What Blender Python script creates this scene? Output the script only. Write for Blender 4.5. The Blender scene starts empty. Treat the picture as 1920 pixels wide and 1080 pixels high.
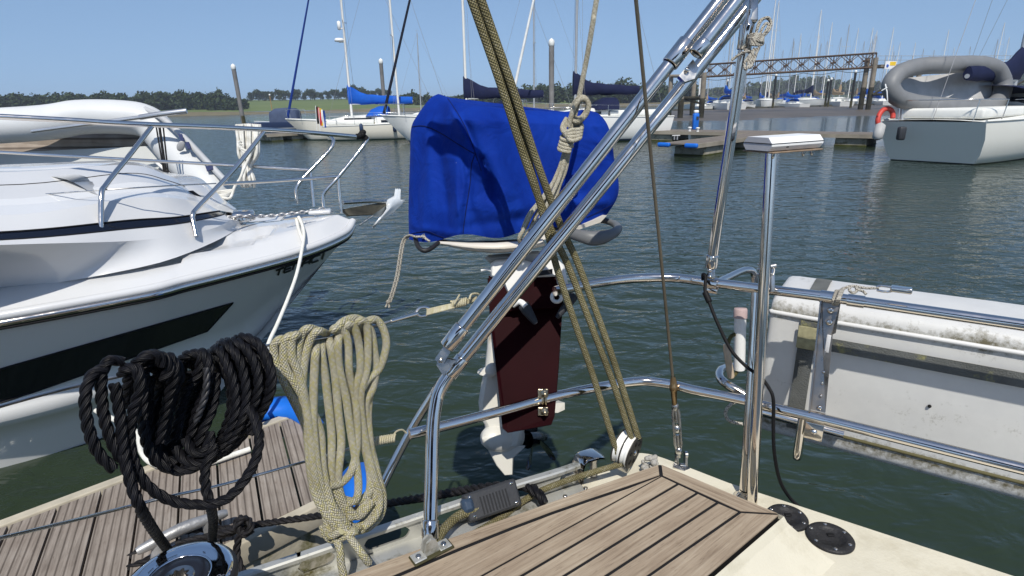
import bpy, bmesh, math, random
from mathutils import Vector, Matrix
from mathutils.bvhtree import BVHTree
V = Vector
R = math.radians
sc = bpy.context.scene
col = sc.collection
rng = random.Random(7)

# ------------------------------------------------------------------ camera
PITCH, ROLL, CAMH, FPX = R(17.7), R(1.2), 2.0, 1080.0
EYE = V((0, 0, CAMH))
_r0 = V((1, 0, 0)); _u0 = V((0, math.sin(PITCH), math.cos(PITCH)))
CF = V((0, math.cos(PITCH), -math.sin(PITCH)))
CR = _r0 * math.cos(ROLL) - _u0 * math.sin(ROLL)
CU = _u0 * math.cos(ROLL) + _r0 * math.sin(ROLL)
cam = bpy.data.cameras.new('camera'); co = bpy.data.objects.new('camera', cam); col.objects.link(co)
cam.sensor_width = 36; cam.lens = 36 * FPX / 1920; cam.clip_start = 0.02; cam.clip_end = 9000
co.matrix_world = Matrix(((CR.x, CU.x, -CF.x, EYE.x), (CR.y, CU.y, -CF.y, EYE.y), (CR.z, CU.z, -CF.z, EYE.z), (0, 0, 0, 1)))
sc.camera = co

# ------------------------------------------------------------------ sky, sun, exposure
SUN_EL, SUN_AZ = 54, 177          # azimuth clockwise from +Y (view direction), so the sun is behind the camera, a little right
w = bpy.data.worlds.new('World'); sc.world = w; w.use_nodes = True
nt = w.node_tree; bg = nt.nodes['Background']
sky = nt.nodes.new('ShaderNodeTexSky'); sky.sky_type = 'NISHITA'; sky.sun_disc = False
sky.sun_elevation = R(SUN_EL); sky.sun_rotation = R(SUN_AZ)
sky.air_density = 1.0; sky.dust_density = 0.35; sky.ozone_density = 2.8
wc_ = nt.nodes.new('ShaderNodeTexCoord'); wa = nt.nodes.new('ShaderNodeVectorMath'); wa.operation = 'MULTIPLY_ADD'; wa.inputs[1].default_value = (1, 1, .6); wa.inputs[2].default_value = (0, 0, .165)
wn_ = nt.nodes.new('ShaderNodeVectorMath'); wn_.operation = 'NORMALIZE'; nt.links.new(wc_.outputs['Generated'], wa.inputs[0]); nt.links.new(wa.outputs[0], wn_.inputs[0]); nt.links.new(wn_.outputs[0], sky.inputs[0])   # clear summer haze: softens the steep horizon gradient
nt.links.new(sky.outputs[0], bg.inputs[0]); bg.inputs[1].default_value = 0.132
sl = bpy.data.lights.new('sun', 'SUN'); sl.energy = 4.7; sl.angle = R(0.53); sl.color = (1, .95, .86)
so = bpy.data.objects.new('sun', sl); col.objects.link(so)
sd = V((math.sin(R(SUN_AZ)) * math.cos(R(SUN_EL)), math.cos(R(SUN_AZ)) * math.cos(R(SUN_EL)), math.sin(R(SUN_EL))))
so.rotation_euler = sd.to_track_quat('Z', 'Y').to_euler(); so.location = (0, -5, 12)
sc.view_settings.view_transform = 'Standard'; sc.view_settings.look = 'None'
sc.view_settings.exposure = 0.0; sc.view_settings.gamma = 1.0

# ------------------------------------------------------------------ measuring helpers (real points in metres)
def ray(u, v):
    return CF + CR * ((u - 960) / FPX) - CU * ((v - 540) / FPX)
def px(u, v, d):                       # point on the sight line at depth d metres
    return EYE + ray(u, v) * d
def gr(u, v, z):                       # point where the sight line meets height z
    q = ray(u, v); return EYE + q * ((z - CAMH) / q.z)
def pp(pts): return [px(*p) for p in pts]
def proj(p):
    q = V(p) - EYE; d = q.dot(CF); return (960 + FPX * q.dot(CR) / d, 540 - FPX * q.dot(CU) / d, d)
def catmull(P, n=8, closed=False):
    P = [V(p) for p in P]; out = []
    m = len(P); segs = m if closed else m - 1
    for i in range(segs):
        if closed: a, b, c, d = P[(i-1) % m], P[i], P[(i+1) % m], P[(i+2) % m]
        else: a, b, c, d = P[max(i-1, 0)], P[i], P[i+1], P[min(i+2, m-1)]
        for k in range(n):
            t = k / n
            out.append(.5 * ((2*b) + (c-a)*t + (2*a-5*b+4*c-d)*t*t + (3*b-a-3*c+d)*t**3))
    if not closed: out.append(P[-1])
    return out
def resample(P, step):
    P = [V(p) for p in P]; L = [0]
    for a, b in zip(P, P[1:]): L.append(L[-1] + (b-a).length)
    n = max(2, int(L[-1] / step) + 1); out = []; j = 0
    for i in range(n):
        s = L[-1] * i / (n-1)
        while j < len(P)-2 and L[j+1] < s: j += 1
        f = (s - L[j]) / max(L[j+1]-L[j], 1e-9); out.append(P[j].lerp(P[j+1], min(max(f, 0), 1)))
    return out
def frames(P):
    T = []
    for i in range(len(P)):
        t = P[min(i+1, len(P)-1)] - P[max(i-1, 0)]
        T.append(t.normalized() if t.length > 1e-9 else V((0, 0, 1)))
    n = T[0].orthogonal().normalized(); N = []
    for t in T:
        n = n - t * n.dot(t)
        n = n.normalized() if n.length > 1e-6 else t.orthogonal().normalized()
        N.append(n.copy())
    return T, N

# ------------------------------------------------------------------ mesh builder
class MB:
    def __init__(s): s.v = []; s.f = []; s.uv = []; s.sm = []
    def add(s, vs, fs, uvs=None, smooth=False):
        o = len(s.v); s.v += [V(p) for p in vs]
        for i, f in enumerate(fs):
            s.f.append([o+k for k in f]); s.uv.append(uvs[i] if uvs else [(0, 0)]*len(f)); s.sm.append(smooth)
        return s
    def grid(s, rows, closed_u=False, uvscale=None, smooth=True, flip=False):
        n = len(rows); m = len(rows[0]); vs = [p for r in rows for p in r]; fs = []; uvs = []
        mm = m if closed_u else m-1
        for i in range(n-1):
            for j in range(mm):
                k = (j+1) % m; f = [i*m+j, i*m+k, (i+1)*m+k, (i+1)*m+j]
                u = [(j/mm, i/(n-1)), ((j+1)/mm, i/(n-1)), ((j+1)/mm, (i+1)/(n-1)), (j/mm, (i+1)/(n-1))]
                if uvscale: u = [(a*uvscale[0], b*uvscale[1]) for a, b in u]
                if flip: f.reverse(); u.reverse()
                fs.append(f); uvs.append(u)
        return s.add(vs, fs, uvs, smooth)
    def tube(s, P, r, sides=16, cap=True, closed=False):
        P = [V(p) for p in P]; T, N = frames(P); n = len(P); rows = []; L = 0; vs = []; fs = []; uvs = []; ls = []
        for i, p in enumerate(P):
            if i: L += (p-P[i-1]).length
            ls.append(L); b = T[i].cross(N[i]); rr = r[i] if isinstance(r, (list, tuple)) else r
            for k in range(sides):
                a = 2*math.pi*k/sides; vs.append(p + N[i]*math.cos(a)*rr + b*math.sin(a)*rr)
        for i in range(n-1):
            for k in range(sides):
                q = (k+1) % sides; fs.append([i*sides+k, i*sides+q, (i+1)*sides+q, (i+1)*sides+k])
                uvs.append([(k/sides, ls[i]), ((k+1)/sides, ls[i]), ((k+1)/sides, ls[i+1]), (k/sides, ls[i+1])])
        s.add(vs, fs, uvs, True)
        if cap:
            c0 = [vs[k] for k in range(sides)]; c1 = [vs[(n-1)*sides+k] for k in range(sides)]
            s.add(c0, [list(range(sides))[::-1]]); s.add(c1, [list(range(sides))])
        return s
    def twist(s, P, r, pitch=None, sides=7, strands=3, lay=1):
        pitch = pitch or r*7.5; P = resample(P, r*.55); T, N = frames(P); L = 0
        for q in range(strands):
            path = []; L = 0
            for i, p in enumerate(P):
                if i: L += (p-P[i-1]).length
                a = lay*2*math.pi*(L/pitch) + 2*math.pi*q/strands; b = T[i].cross(N[i])
                path.append(p + (N[i]*math.cos(a) + b*math.sin(a))*r*.50)
            s.tube(path, r*.56, sides)
        return s
    def box(s, c, size, ax=None, bev=0.0):
        c = V(c); X, Y, Z = ax if ax else (V((1, 0, 0)), V((0, 1, 0)), V((0, 0, 1)))
        hx, hy, hz = size[0]/2, size[1]/2, size[2]/2
        if bev <= 0:
            vs = [c + X*hx*a + Y*hy*b + Z*hz*d for d in (-1, 1) for b in (-1, 1) for a in (-1, 1)]
            return s.add(vs, [[0, 2, 3, 1], [4, 5, 7, 6], [0, 1, 5, 4], [2, 6, 7, 3], [0, 4, 6, 2], [1, 3, 7, 5]],
                         [[(0, 0), (0, size[1]), (size[0], size[1]), (size[0], 0)], [(0, 0), (size[0], 0), (size[0], size[1]), (0, size[1])]] + [[(0, 0), (1, 0), (1, 1), (0, 1)]]*4)
        b = min(bev, hx*.99, hy*.99, hz*.99); ring = []
        for sx, sy in ((1, 1), (-1, 1), (-1, -1), (1, -1)):
            a0 = {(1, 1): 0, (-1, 1): 90, (-1, -1): 180, (1, -1): 270}[(sx, sy)]
            for k in range(5):
                a = R(a0 + 22.5*k); ring.append((sx*(hx-b), sy*(hy-b), math.cos(a), math.sin(a)))
        rows = []
        for zz, ins in ((-hz, 1), (-hz+b*.3, .3), (-hz+b, 0), (hz-b, 0), (hz-b*.3, .3), (hz, 1)):
            rows.append([c + X*(cx+ca*b*(1-ins)) + Y*(cy+sa*b*(1-ins)) + Z*zz for cx, cy, ca, sa in ring])
        s.grid(rows, closed_u=True)
        s.add(rows[0], [list(range(len(ring)))[::-1]]); s.add(rows[-1], [list(range(len(ring)))])
        return s
    def lathe(s, prof, o, ax, sides=24, sx=None):
        o = V(o); ax = V(ax).normalized(); X = sx or ax.orthogonal().normalized(); Y = ax.cross(X)
        rows = [[o + ax*h + (X*math.cos(2*math.pi*k/sides) + Y*math.sin(2*math.pi*k/sides))*max(r, 1e-5) for k in range(sides)] for r, h in prof]
        s.grid(rows, closed_u=True); return s
    def prism(s, poly, off, smooth=False):
        n = len(poly); a = [V(p) for p in poly]; b = [p + off for p in a]
        s.add(a + b, [list(range(n))[::-1], [n+i for i in range(n)]] + [[i, (i+1) % n, n+(i+1) % n, n+i] for i in range(n)]); return s
    def plate(s, pts, t, uv=None):      # flat polygon given in 3-D, thickness t to the side away from the camera
        pts = [V(p) for p in pts]; nrm = V((0, 0, 0))
        for i in range(len(pts)): nrm += (pts[i]-pts[0]).cross(pts[(i+1) % len(pts)]-pts[0])
        nrm.normalize()
        if nrm.dot(EYE - pts[0]) > 0: nrm = -nrm
        return s.prism(pts, nrm*t)
    def ball(s, c, r, n=10, sq=(1, 1, 1), ax=None):
        c = V(c); X, Y, Z = ax if ax else (V((1, 0, 0)), V((0, 1, 0)), V((0, 0, 1)))
        rows = [[c + (X*math.cos(2*math.pi*k/(2*n))*sq[0] + Y*math.sin(2*math.pi*k/(2*n))*sq[1])*r*max(math.sin(math.pi*i/n), 1e-4) + Z*r*sq[2]*math.cos(math.pi*i/n) for k in range(2*n)] for i in range(n+1)]
        s.grid(rows, closed_u=True); return s
    def build(s, name, m, parent=None, origin=None, fix=True, extra=None):
        o = V(origin) if origin is not None else (V(parent['_o']) if parent is not None and '_o' in parent else V((0, 0, 0)))
        me = bpy.data.meshes.new(name); me.from_pydata([tuple(p-o) for p in s.v], [], s.f)
        uvl = me.uv_layers.new(name='UVMap'); flat = [c for f in s.uv for q in f for c in q]; uvl.data.foreach_set('uv', flat)
        me.polygons.foreach_set('use_smooth', s.sm)
        if fix:
            bm = bmesh.new(); bm.from_mesh(me); bmesh.ops.recalc_face_normals(bm, faces=bm.faces); bm.to_mesh(me); bm.free()
        me.materials.append(m)
        if extra:
            for x in extra: me.materials.append(x)
        me.update(); ob = bpy.data.objects.new(name, me); col.objects.link(ob)
        if parent is not None: ob.parent = parent; ob['_o'] = tuple(o)
        else: ob.location = o
        return ob

def tag(o, label=None, cat=None, group=None, kind=None):
    if label: o['label'] = label
    if cat: o['category'] = cat
    if group: o['group'] = group
    if kind: o['kind'] = kind
    return o
def thing(name, label, cat, loc=(0, 0, 0), group=None):
    o = bpy.data.objects.new(name, None); col.objects.link(o); o.location = loc; o.empty_display_size = .1
    o['_o'] = tuple(loc); return tag(o, label, cat, group)
def solo(name, mb, m, label, cat, group=None, **k):
    lo = V((min(p.x for p in mb.v), min(p.y for p in mb.v), min(p.z for p in mb.v))); hi = V((max(p.x for p in mb.v), max(p.y for p in mb.v), 0))
    return tag(mb.build(name, m, origin=V(((lo.x+hi.x)/2, (lo.y+hi.y)/2, lo.z)), **k), label, cat, group)
def copy_tree(o, parent=None):
    c = o.copy(); col.objects.link(c); c.parent = parent
    for ch in [x for x in bpy.data.objects if x.parent == o]: copy_tree(ch, c)
    return c

# ------------------------------------------------------------------ materials
MC = {}
def nodes(name):
    m = bpy.data.materials.new(name); m.use_nodes = True; t = m.node_tree; return m, t, t.nodes['Principled BSDF']
def N(t, typ, **k):
    n = t.nodes.new(typ)
    for a, b in k.items(): setattr(n, a, b)
    return n
def ramp(t, stops, interp='LINEAR'):
    n = N(t, 'ShaderNodeValToRGB'); n.color_ramp.interpolation = interp; e = n.color_ramp.elements
    while len(e) < len(stops): e.new(.5)
    for i, (p, c) in enumerate(stops): e[i].position = p; e[i].color = (*c, 1) if len(c) == 3 else c
    return n
def mth(t, op, a, b=None):
    n = N(t, 'ShaderNodeMath', operation=op)
    for i, x in enumerate((a, b)):
        if x is None: continue
        if isinstance(x, (int, float)): n.inputs[i].default_value = x
        else: t.links.new(x, n.inputs[i])
    return n.outputs[0]
def M(name, c, rough=.5, metal=0., var=.12, vs=3., bump=0., bs=40., spec=None, coat=0., dirt=None):
    """plain painted / moulded surface: base colour with large-scale variation, fine bump, optional dirt speckle"""
    if name in MC: return MC[name]
    m, t, b = nodes(name); L = t.links.new
    tc = N(t, 'ShaderNodeTexCoord'); nz = N(t, 'ShaderNodeTexNoise'); nz.inputs['Scale'].default_value = vs; nz.inputs['Detail'].default_value = 6
    L(tc.outputs['Object'], nz.inputs['Vector'])
    r = ramp(t, [(.3, tuple(x*(1-var) for x in c)), (.7, tuple(min(x*(1+var), .95) for x in c))]); L(nz.outputs['Fac'], r.inputs[0]); out = r.outputs[0]
    if dirt:
        dc, ds, lo, hi = dirt
        d = N(t, 'ShaderNodeTexNoise'); d.inputs['Scale'].default_value = ds; d.inputs['Detail'].default_value = 10; d.inputs['Roughness'].default_value = .7; L(tc.outputs['Object'], d.inputs['Vector'])
        rr = ramp(t, [(lo, (0, 0, 0)), (hi, (1, 1, 1))]); L(d.outputs['Fac'], rr.inputs[0])
        mx = N(t, 'ShaderNodeMix', data_type='RGBA'); L(rr.outputs[0], mx.inputs[0]); L(out, mx.inputs[6]); mx.inputs[7].default_value = (*dc, 1); out = mx.outputs[2]
    L(out, b.inputs['Base Color']); b.inputs['Roughness'].default_value = rough; b.inputs['Metallic'].default_value = metal
    b.inputs['Specular IOR Level'].default_value = spec if spec is not None else (.5 if rough < .36 else .3 if rough < .6 else .15)
    if coat: b.inputs['Coat Weight'].default_value = coat; b.inputs['Coat Roughness'].default_value = .05
    if bump:
        n2 = N(t, 'ShaderNodeTexNoise'); n2.inputs['Scale'].default_value = bs; n2.inputs['Detail'].default_value = 4; L(tc.outputs['Object'], n2.inputs['Vector'])
        bp = N(t, 'ShaderNodeBump'); bp.inputs['Strength'].default_value = bump; bp.inputs['Distance'].default_value = .01; L(n2.outputs['Fac'], bp.inputs['Height']); L(bp.outputs[0], b.inputs['Normal'])
    MC[name] = m; return m
def steel(name, c=(.66, .65, .63), rough=.09, brushed=.0):
    if name in MC: return MC[name]
    m, t, b = nodes(name); L = t.links.new; b.inputs['Metallic'].default_value = 1; b.inputs['Base Color'].default_value = (*c, 1)
    tc = N(t, 'ShaderNodeTexCoord'); nz = N(t, 'ShaderNodeTexNoise'); nz.inputs['Scale'].default_value = 25; nz.inputs['Detail'].default_value = 8; L(tc.outputs['Object'], nz.inputs['Vector'])
    r = ramp(t, [(.35, (rough*.6,)*3), (.75, (rough*1.9,)*3)]); L(nz.outputs['Fac'], r.inputs[0]); L(r.outputs[0], b.inputs['Roughness'])
    n2 = N(t, 'ShaderNodeTexNoise'); n2.inputs['Scale'].default_value = 9; L(tc.outputs['Object'], n2.inputs['Vector'])
    bp = N(t, 'ShaderNodeBump'); bp.inputs['Strength'].default_value = .04 + brushed; bp.inputs['Distance'].default_value = .01; L(n2.outputs['Fac'], bp.inputs['Height']); L(bp.outputs[0], b.inputs['Normal'])
    MC[name] = m; return m
def braid(name, cols, n=8, perm=180., rough=.85, bump=.9):
    """braided line: diamond cells along the rope from the tube UVs, one colour per yarn"""
    if name in MC: return MC[name]
    m, t, b = nodes(name); L = t.links.new
    uv = N(t, 'ShaderNodeUVMap'); sp = N(t, 'ShaderNodeSeparateXYZ'); L(uv.outputs[0], sp.inputs[0])
    U = mth(t, 'MULTIPLY', sp.outputs[0], n); W = mth(t, 'MULTIPLY', sp.outputs[1], perm)
    A = mth(t, 'ADD', U, W); B = mth(t, 'SUBTRACT', U, W)
    sa = mth(t, 'ABSOLUTE', mth(t, 'SINE', mth(t, 'MULTIPLY', A, math.pi))); sb = mth(t, 'ABSOLUTE', mth(t, 'SINE', mth(t, 'MULTIPLY', B, math.pi)))
    h = mth(t, 'POWER', mth(t, 'MULTIPLY', sa, sb), .5)
    fA, fB = mth(t, 'FLOOR', A), mth(t, 'FLOOR', B); par = mth(t, 'FLOORED_MODULO', mth(t, 'ADD', fA, fB), 2)   # over / under alternates cell by cell
    ia = mth(t, 'FLOORED_MODULO', fA, n); ib = mth(t, 'ADD', mth(t, 'FLOORED_MODULO', fB, n), 20.5); yarn = mth(t, 'ADD', ia, mth(t, 'MULTIPLY', par, mth(t, 'SUBTRACT', ib, ia)))
    wn = N(t, 'ShaderNodeTexWhiteNoise', noise_dimensions='1D'); L(yarn, wn.inputs['W'])
    k = len(cols); r = ramp(t, [(i/k, c) for i, c in enumerate(cols)], 'CONSTANT'); L(wn.outputs['Value'], r.inputs[0])
    tc = N(t, 'ShaderNodeTexCoord'); nz = N(t, 'ShaderNodeTexNoise'); nz.inputs['Scale'].default_value = 14; nz.inputs['Detail'].default_value = 5; L(tc.outputs['Object'], nz.inputs['Vector'])
    r2 = ramp(t, [(.3, (.62, .6, .55)), (.65, (1, 1, 1))]); L(nz.outputs['Fac'], r2.inputs[0])
    mx = N(t, 'ShaderNodeMix', data_type='RGBA', blend_type='MULTIPLY'); mx.inputs[0].default_value = .8; L(r.outputs[0], mx.inputs[6]); L(r2.outputs[0], mx.inputs[7])
    L(mx.outputs[2], b.inputs['Base Color']); b.inputs['Roughness'].default_value = rough; b.inputs['Specular IOR Level'].default_value = .2
    bp = N(t, 'ShaderNodeBump'); bp.inputs['Strength'].default_value = bump; bp.inputs['Distance'].default_value = .0022; L(h, bp.inputs['Height']); L(bp.outputs[0], b.inputs['Normal'])
    MC[name] = m; return m
def fibre(name, c, stripes=9., twist=70., rough=.5, spec=.25):
    """laid strand: fine yarns running along each strand of the UV-mapped tube"""
    m, t, b = nodes(name); L = t.links.new; uv = N(t, 'ShaderNodeUVMap'); sp = N(t, 'ShaderNodeSeparateXYZ'); L(uv.outputs[0], sp.inputs[0])
    ph = mth(t, 'ADD', mth(t, 'MULTIPLY', sp.outputs[0], stripes), mth(t, 'MULTIPLY', sp.outputs[1], -twist)); h = mth(t, 'ABSOLUTE', mth(t, 'SINE', mth(t, 'MULTIPLY', ph, math.pi)))
    tc = N(t, 'ShaderNodeTexCoord'); nz = N(t, 'ShaderNodeTexNoise'); nz.inputs['Scale'].default_value = 35; nz.inputs['Detail'].default_value = 6; L(tc.outputs['Object'], nz.inputs['Vector'])
    r = ramp(t, [(.35, tuple(x*.7 for x in c)), (.75, tuple(x*1.9 for x in c))]); L(nz.outputs['Fac'], r.inputs[0]); L(r.outputs[0], b.inputs['Base Color']); b.inputs['Roughness'].default_value = rough; b.inputs['Specular IOR Level'].default_value = spec
    bp = N(t, 'ShaderNodeBump'); bp.inputs['Strength'].default_value = .8; bp.inputs['Distance'].default_value = .0011; L(h, bp.inputs['Height']); L(bp.outputs[0], b.inputs['Normal']); return m
def wood(name, c0, c1, c2, su=1.6, sv=38., rough=.7, groove=0, fleck=.35):
    """planks: grain runs along U (metres) of the UV map"""
    if name in MC: return MC[name]
    m, t, b = nodes(name); L = t.links.new
    uv = N(t, 'ShaderNodeUVMap'); mp = N(t, 'ShaderNodeMapping'); mp.inputs['Scale'].default_value = (su, sv, 1); L(uv.outputs[0], mp.inputs[0])
    nz = N(t, 'ShaderNodeTexNoise'); nz.inputs['Scale'].default_value = 2.2; nz.inputs['Detail'].default_value = 9; nz.inputs['Roughness'].default_value = .66; nz.inputs['Distortion'].default_value = .6; L(mp.outputs[0], nz.inputs['Vector'])
    r = ramp(t, [(.25, c0), (.5, c1), (.78, c2)]); L(nz.outputs['Fac'], r.inputs[0])
    tc = N(t, 'ShaderNodeTexCoord'); n2 = N(t, 'ShaderNodeTexNoise'); n2.inputs['Scale'].default_value = 7; n2.inputs['Detail'].default_value = 6; L(tc.outputs['Object'], n2.inputs['Vector'])
    r2 = ramp(t, [(.3, (.72, .68, .66)), (.7, (1.0, 1, 1))]); L(n2.outputs['Fac'], r2.inputs[0])
    mx = N(t, 'ShaderNodeMix', data_type='RGBA', blend_type='MULTIPLY'); mx.inputs[0].default_value = .9; L(r.outputs[0], mx.inputs[6]); L(r2.outputs[0], mx.inputs[7]); out = mx.outputs[2]
    mp3 = N(t, 'ShaderNodeMapping'); mp3.inputs['Scale'].default_value = (su*7, sv*2.2, 1); L(uv.outputs[0], mp3.inputs[0])
    n3 = N(t, 'ShaderNodeTexNoise'); n3.inputs['Scale'].default_value = 2.; n3.inputs['Detail'].default_value = 4; L(mp3.outputs[0], n3.inputs['Vector'])
    r3 = ramp(t, [(.60, (1, 1, 1)), (.74, (1-fleck, 1-fleck*1.1, 1-fleck*1.15))]); L(n3.outputs['Fac'], r3.inputs[0])
    mx3 = N(t, 'ShaderNodeMix', data_type='RGBA', blend_type='MULTIPLY'); mx3.inputs[0].default_value = 1; L(out, mx3.inputs[6]); L(r3.outputs[0], mx3.inputs[7]); out = mx3.outputs[2]
    hgt = nz.outputs['Fac']
    if groove:
        sp = N(t, 'ShaderNodeSeparateXYZ'); L(uv.outputs[0], sp.inputs[0])
        s = mth(t, 'SINE', mth(t, 'MULTIPLY', sp.outputs[1], 2*math.pi*groove)); g = ramp(t, [(.0, (.30, .28, .27)), (.22, (1, 1, 1))])
        L(mth(t, 'ADD', mth(t, 'MULTIPLY', s, .5), .5), g.inputs[0])
        m4 = N(t, 'ShaderNodeMix', data_type='RGBA', blend_type='MULTIPLY'); m4.inputs[0].default_value = .85; L(out, m4.inputs[6]); L(g.outputs[0], m4.inputs[7]); out = m4.outputs[2]
        hgt = mth(t, 'ADD', mth(t, 'MULTIPLY', g.outputs[0], 1.5), hgt)
    L(out, b.inputs['Base Color']); b.inputs['Roughness'].default_value = rough; b.inputs['Specular IOR Level'].default_value = .25
    bp = N(t, 'ShaderNodeBump'); bp.inputs['Strength'].default_value = .35; bp.inputs['Distance'].default_value = .003; L(hgt, bp.inputs['Height']); L(bp.outputs[0], b.inputs['Normal'])
    MC[name] = m; return m
def hullmat(name, top, boot, anti, zb=.10, zs=.2, rough=.3):
    """boat topsides with painted antifouling and boot-top bands measured up from the waterline"""
    if name in MC: return MC[name]
    m, t, b = nodes(name); L = t.links.new; tc = N(t, 'ShaderNodeTexCoord'); sp = N(t, 'ShaderNodeSeparateXYZ'); L(tc.outputs['Object'], sp.inputs[0])
    r = ramp(t, [(0, anti), (.5+zb/4, boot), (.5+zs/4, top)], 'CONSTANT'); L(mth(t, 'ADD', mth(t, 'MULTIPLY', sp.outputs[2], .25), .5), r.inputs[0])
    L(r.outputs[0], b.inputs['Base Color']); b.inputs['Roughness'].default_value = rough; MC[name] = m; return m
def leafmat(name, c0, c1):
    if name in MC: return MC[name]
    m, t, b = nodes(name); L = t.links.new; g = N(t, 'ShaderNodeNewGeometry'); r = ramp(t, [(0, c0), (1, c1)]); L(g.outputs['Random Per Island'], r.inputs[0])
    L(r.outputs[0], b.inputs['Base Color']); b.inputs['Roughness'].default_value = .8; b.inputs['Specular IOR Level'].default_value = .1; MC[name] = m; return m

SS = steel('polished_steel', (.74, .685, .625)); SSD = steel('dull_steel', (.5, .49, .47), .28, .05); ALU = steel('anodised_aluminium', (.62, .62, .61), .34, .08)
GEL = M('white_gelcoat', (.575, .58, .585), .16, var=.03, coat=.4); CREAM = M('cream_gelcoat', (.60, .565, .46), .38, var=.06, vs=5, bump=.10, bs=170, dirt=((.40, .36, .26), 8, .52, .85))
WHITE = M('white_plastic', (.76, .76, .74), .4, var=.05); BLACKP = M('black_plastic', (.018, .018, .02), .45, var=.2, bump=.05)
GREYP = M('dark_grey_plastic', (.035, .037, .042), .5, var=.15, bump=.1, bs=90); RUBBER = M('black_rubber', (.01, .01, .011), .6)
DGLASS = M('tinted_glass', (.006, .008, .016), .06, var=.1); MASTW = M('white_mast_paint', (.72, .71, .67), .4, var=.04); ALMAST = M('grey_mast_alloy', (.42, .43, .44), .4, metal=.4, var=.05)
BLUEPL = M('bright_blue_plastic', (.01, .13, .55), .45, var=.12, bump=.05)
# ================================================================== SETTING
# ---- water
m, t, b = nodes('river_water'); L = t.links.new
b.inputs['Base Color'].default_value = (.022, .034, .020, 1); b.inputs['Roughness'].default_value = .05; b.inputs['IOR'].default_value = 1.333
tc = N(t, 'ShaderNodeTexCoord')
def wnoise(scale, stretch, detail, rot):
    mp = N(t, 'ShaderNodeMapping'); mp.inputs['Scale'].default_value = (scale*stretch, scale, scale); mp.inputs['Rotation'].default_value = (0, 0, R(rot)); L(tc.outputs['Object'], mp.inputs[0])
    nz = N(t, 'ShaderNodeTexNoise'); nz.inputs['Scale'].default_value = 1; nz.inputs['Detail'].default_value = detail; nz.inputs['Roughness'].default_value = .5; nz.inputs['Distortion'].default_value = .35; L(mp.outputs[0], nz.inputs['Vector']); return nz.outputs['Fac']
h = mth(t, 'ADD', mth(t, 'MULTIPLY', wnoise(4.2, .66, 3, 6), .043), mth(t, 'MULTIPLY', wnoise(1.3, .7, 2, -14), .048))
h = mth(t, 'ADD', h, mth(t, 'MULTIPLY', wnoise(9., .7, 2, 20), .008))
bp = N(t, 'ShaderNodeBump'); bp.inputs['Strength'].default_value = 1.0; bp.inputs['Distance'].default_value = 1.0; L(h, bp.inputs['Height']); L(bp.outputs[0], b.inputs['Normal'])
WATER = m
mb = MB(); n = 40
xs = [-4000, -1200, -300, -60, 60, 300, 1200, 4000]
mb.grid([[V((x, y, 0)) for x in xs] for y in (-400, -60, 60, 300, 1200, 5000)], smooth=False)
tag(mb.build('water', WATER), kind='structure')

# ---- river bed / ground sheet under everything
mb = MB(); mb.grid([[V((x, y, -2.2)) for x in (-4200, 0, 4200)] for y in (-420, 1000, 5200)], smooth=False)
tag(mb.build('ground', M('river_bed', (.06, .055, .04), .9)), kind='structure')

# ---- far bank with green field (left) and low hills right
def noise2(x, y): return math.sin(x*.031+1.3)*math.cos(y*.027+.4) + .5*math.sin(x*.083+y*.061)
def field(name, mat, x0, x1, ysh, depth, prof, nx=60, ny=14):
    rows = []
    for j in range(ny+1):
        f = j/ny; rows.append([V((x0+(x1-x0)*i/nx, ysh(x0+(x1-x0)*i/nx)+depth*f, prof(f) + .35*f*noise2(x0+(x1-x0)*i/nx, depth*f))) for i in range(nx+1)])
    mb = MB(); mb.grid(rows); return tag(mb.build(name, mat), kind='structure')
def grassmat(name, c0, c1, sc_=.02):
    m, t, b = nodes(name); L = t.links.new; tc = N(t, 'ShaderNodeTexCoord'); mp = N(t, 'ShaderNodeMapping'); mp.inputs['Scale'].default_value = (sc_, sc_*4, 1); L(tc.outputs['Object'], mp.inputs[0])
    nz = N(t, 'ShaderNodeTexNoise'); nz.inputs['Scale'].default_value = 3; nz.inputs['Detail'].default_value = 8; L(mp.outputs[0], nz.inputs['Vector']); r = ramp(t, [(.3, c0), (.7, c1)]); L(nz.outputs['Fac'], r.inputs[0]); L(r.outputs[0], b.inputs['Base Color']); b.inputs['Roughness'].default_value = .9; b.inputs['Specular IOR Level'].default_value = .1; return m
GRASS = grassmat('meadow_grass', (.085, .125, .04), (.15, .18, .07)); SHORE = grassmat('shore_mud', (.11, .095, .06), (.19, .165, .10), .05)
ysh = lambda x: 262 + .05*x + 3*math.sin(x*.05)
field('far_shore', SHORE, -900, 90, ysh, 14, lambda f: -.5+1.9*f, ny=4)
field('field', GRASS, -900, 30, lambda x: ysh(x)+13.5, 190, lambda f: 1.2+7.2*f**.8)
field('far_hill', grassmat('hill_scrub', (.04, .06, .035), (.07, .09, .05)), 60, 900, lambda x: 430+.12*x, 320, lambda f: -.3+15*f**.75)

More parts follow.
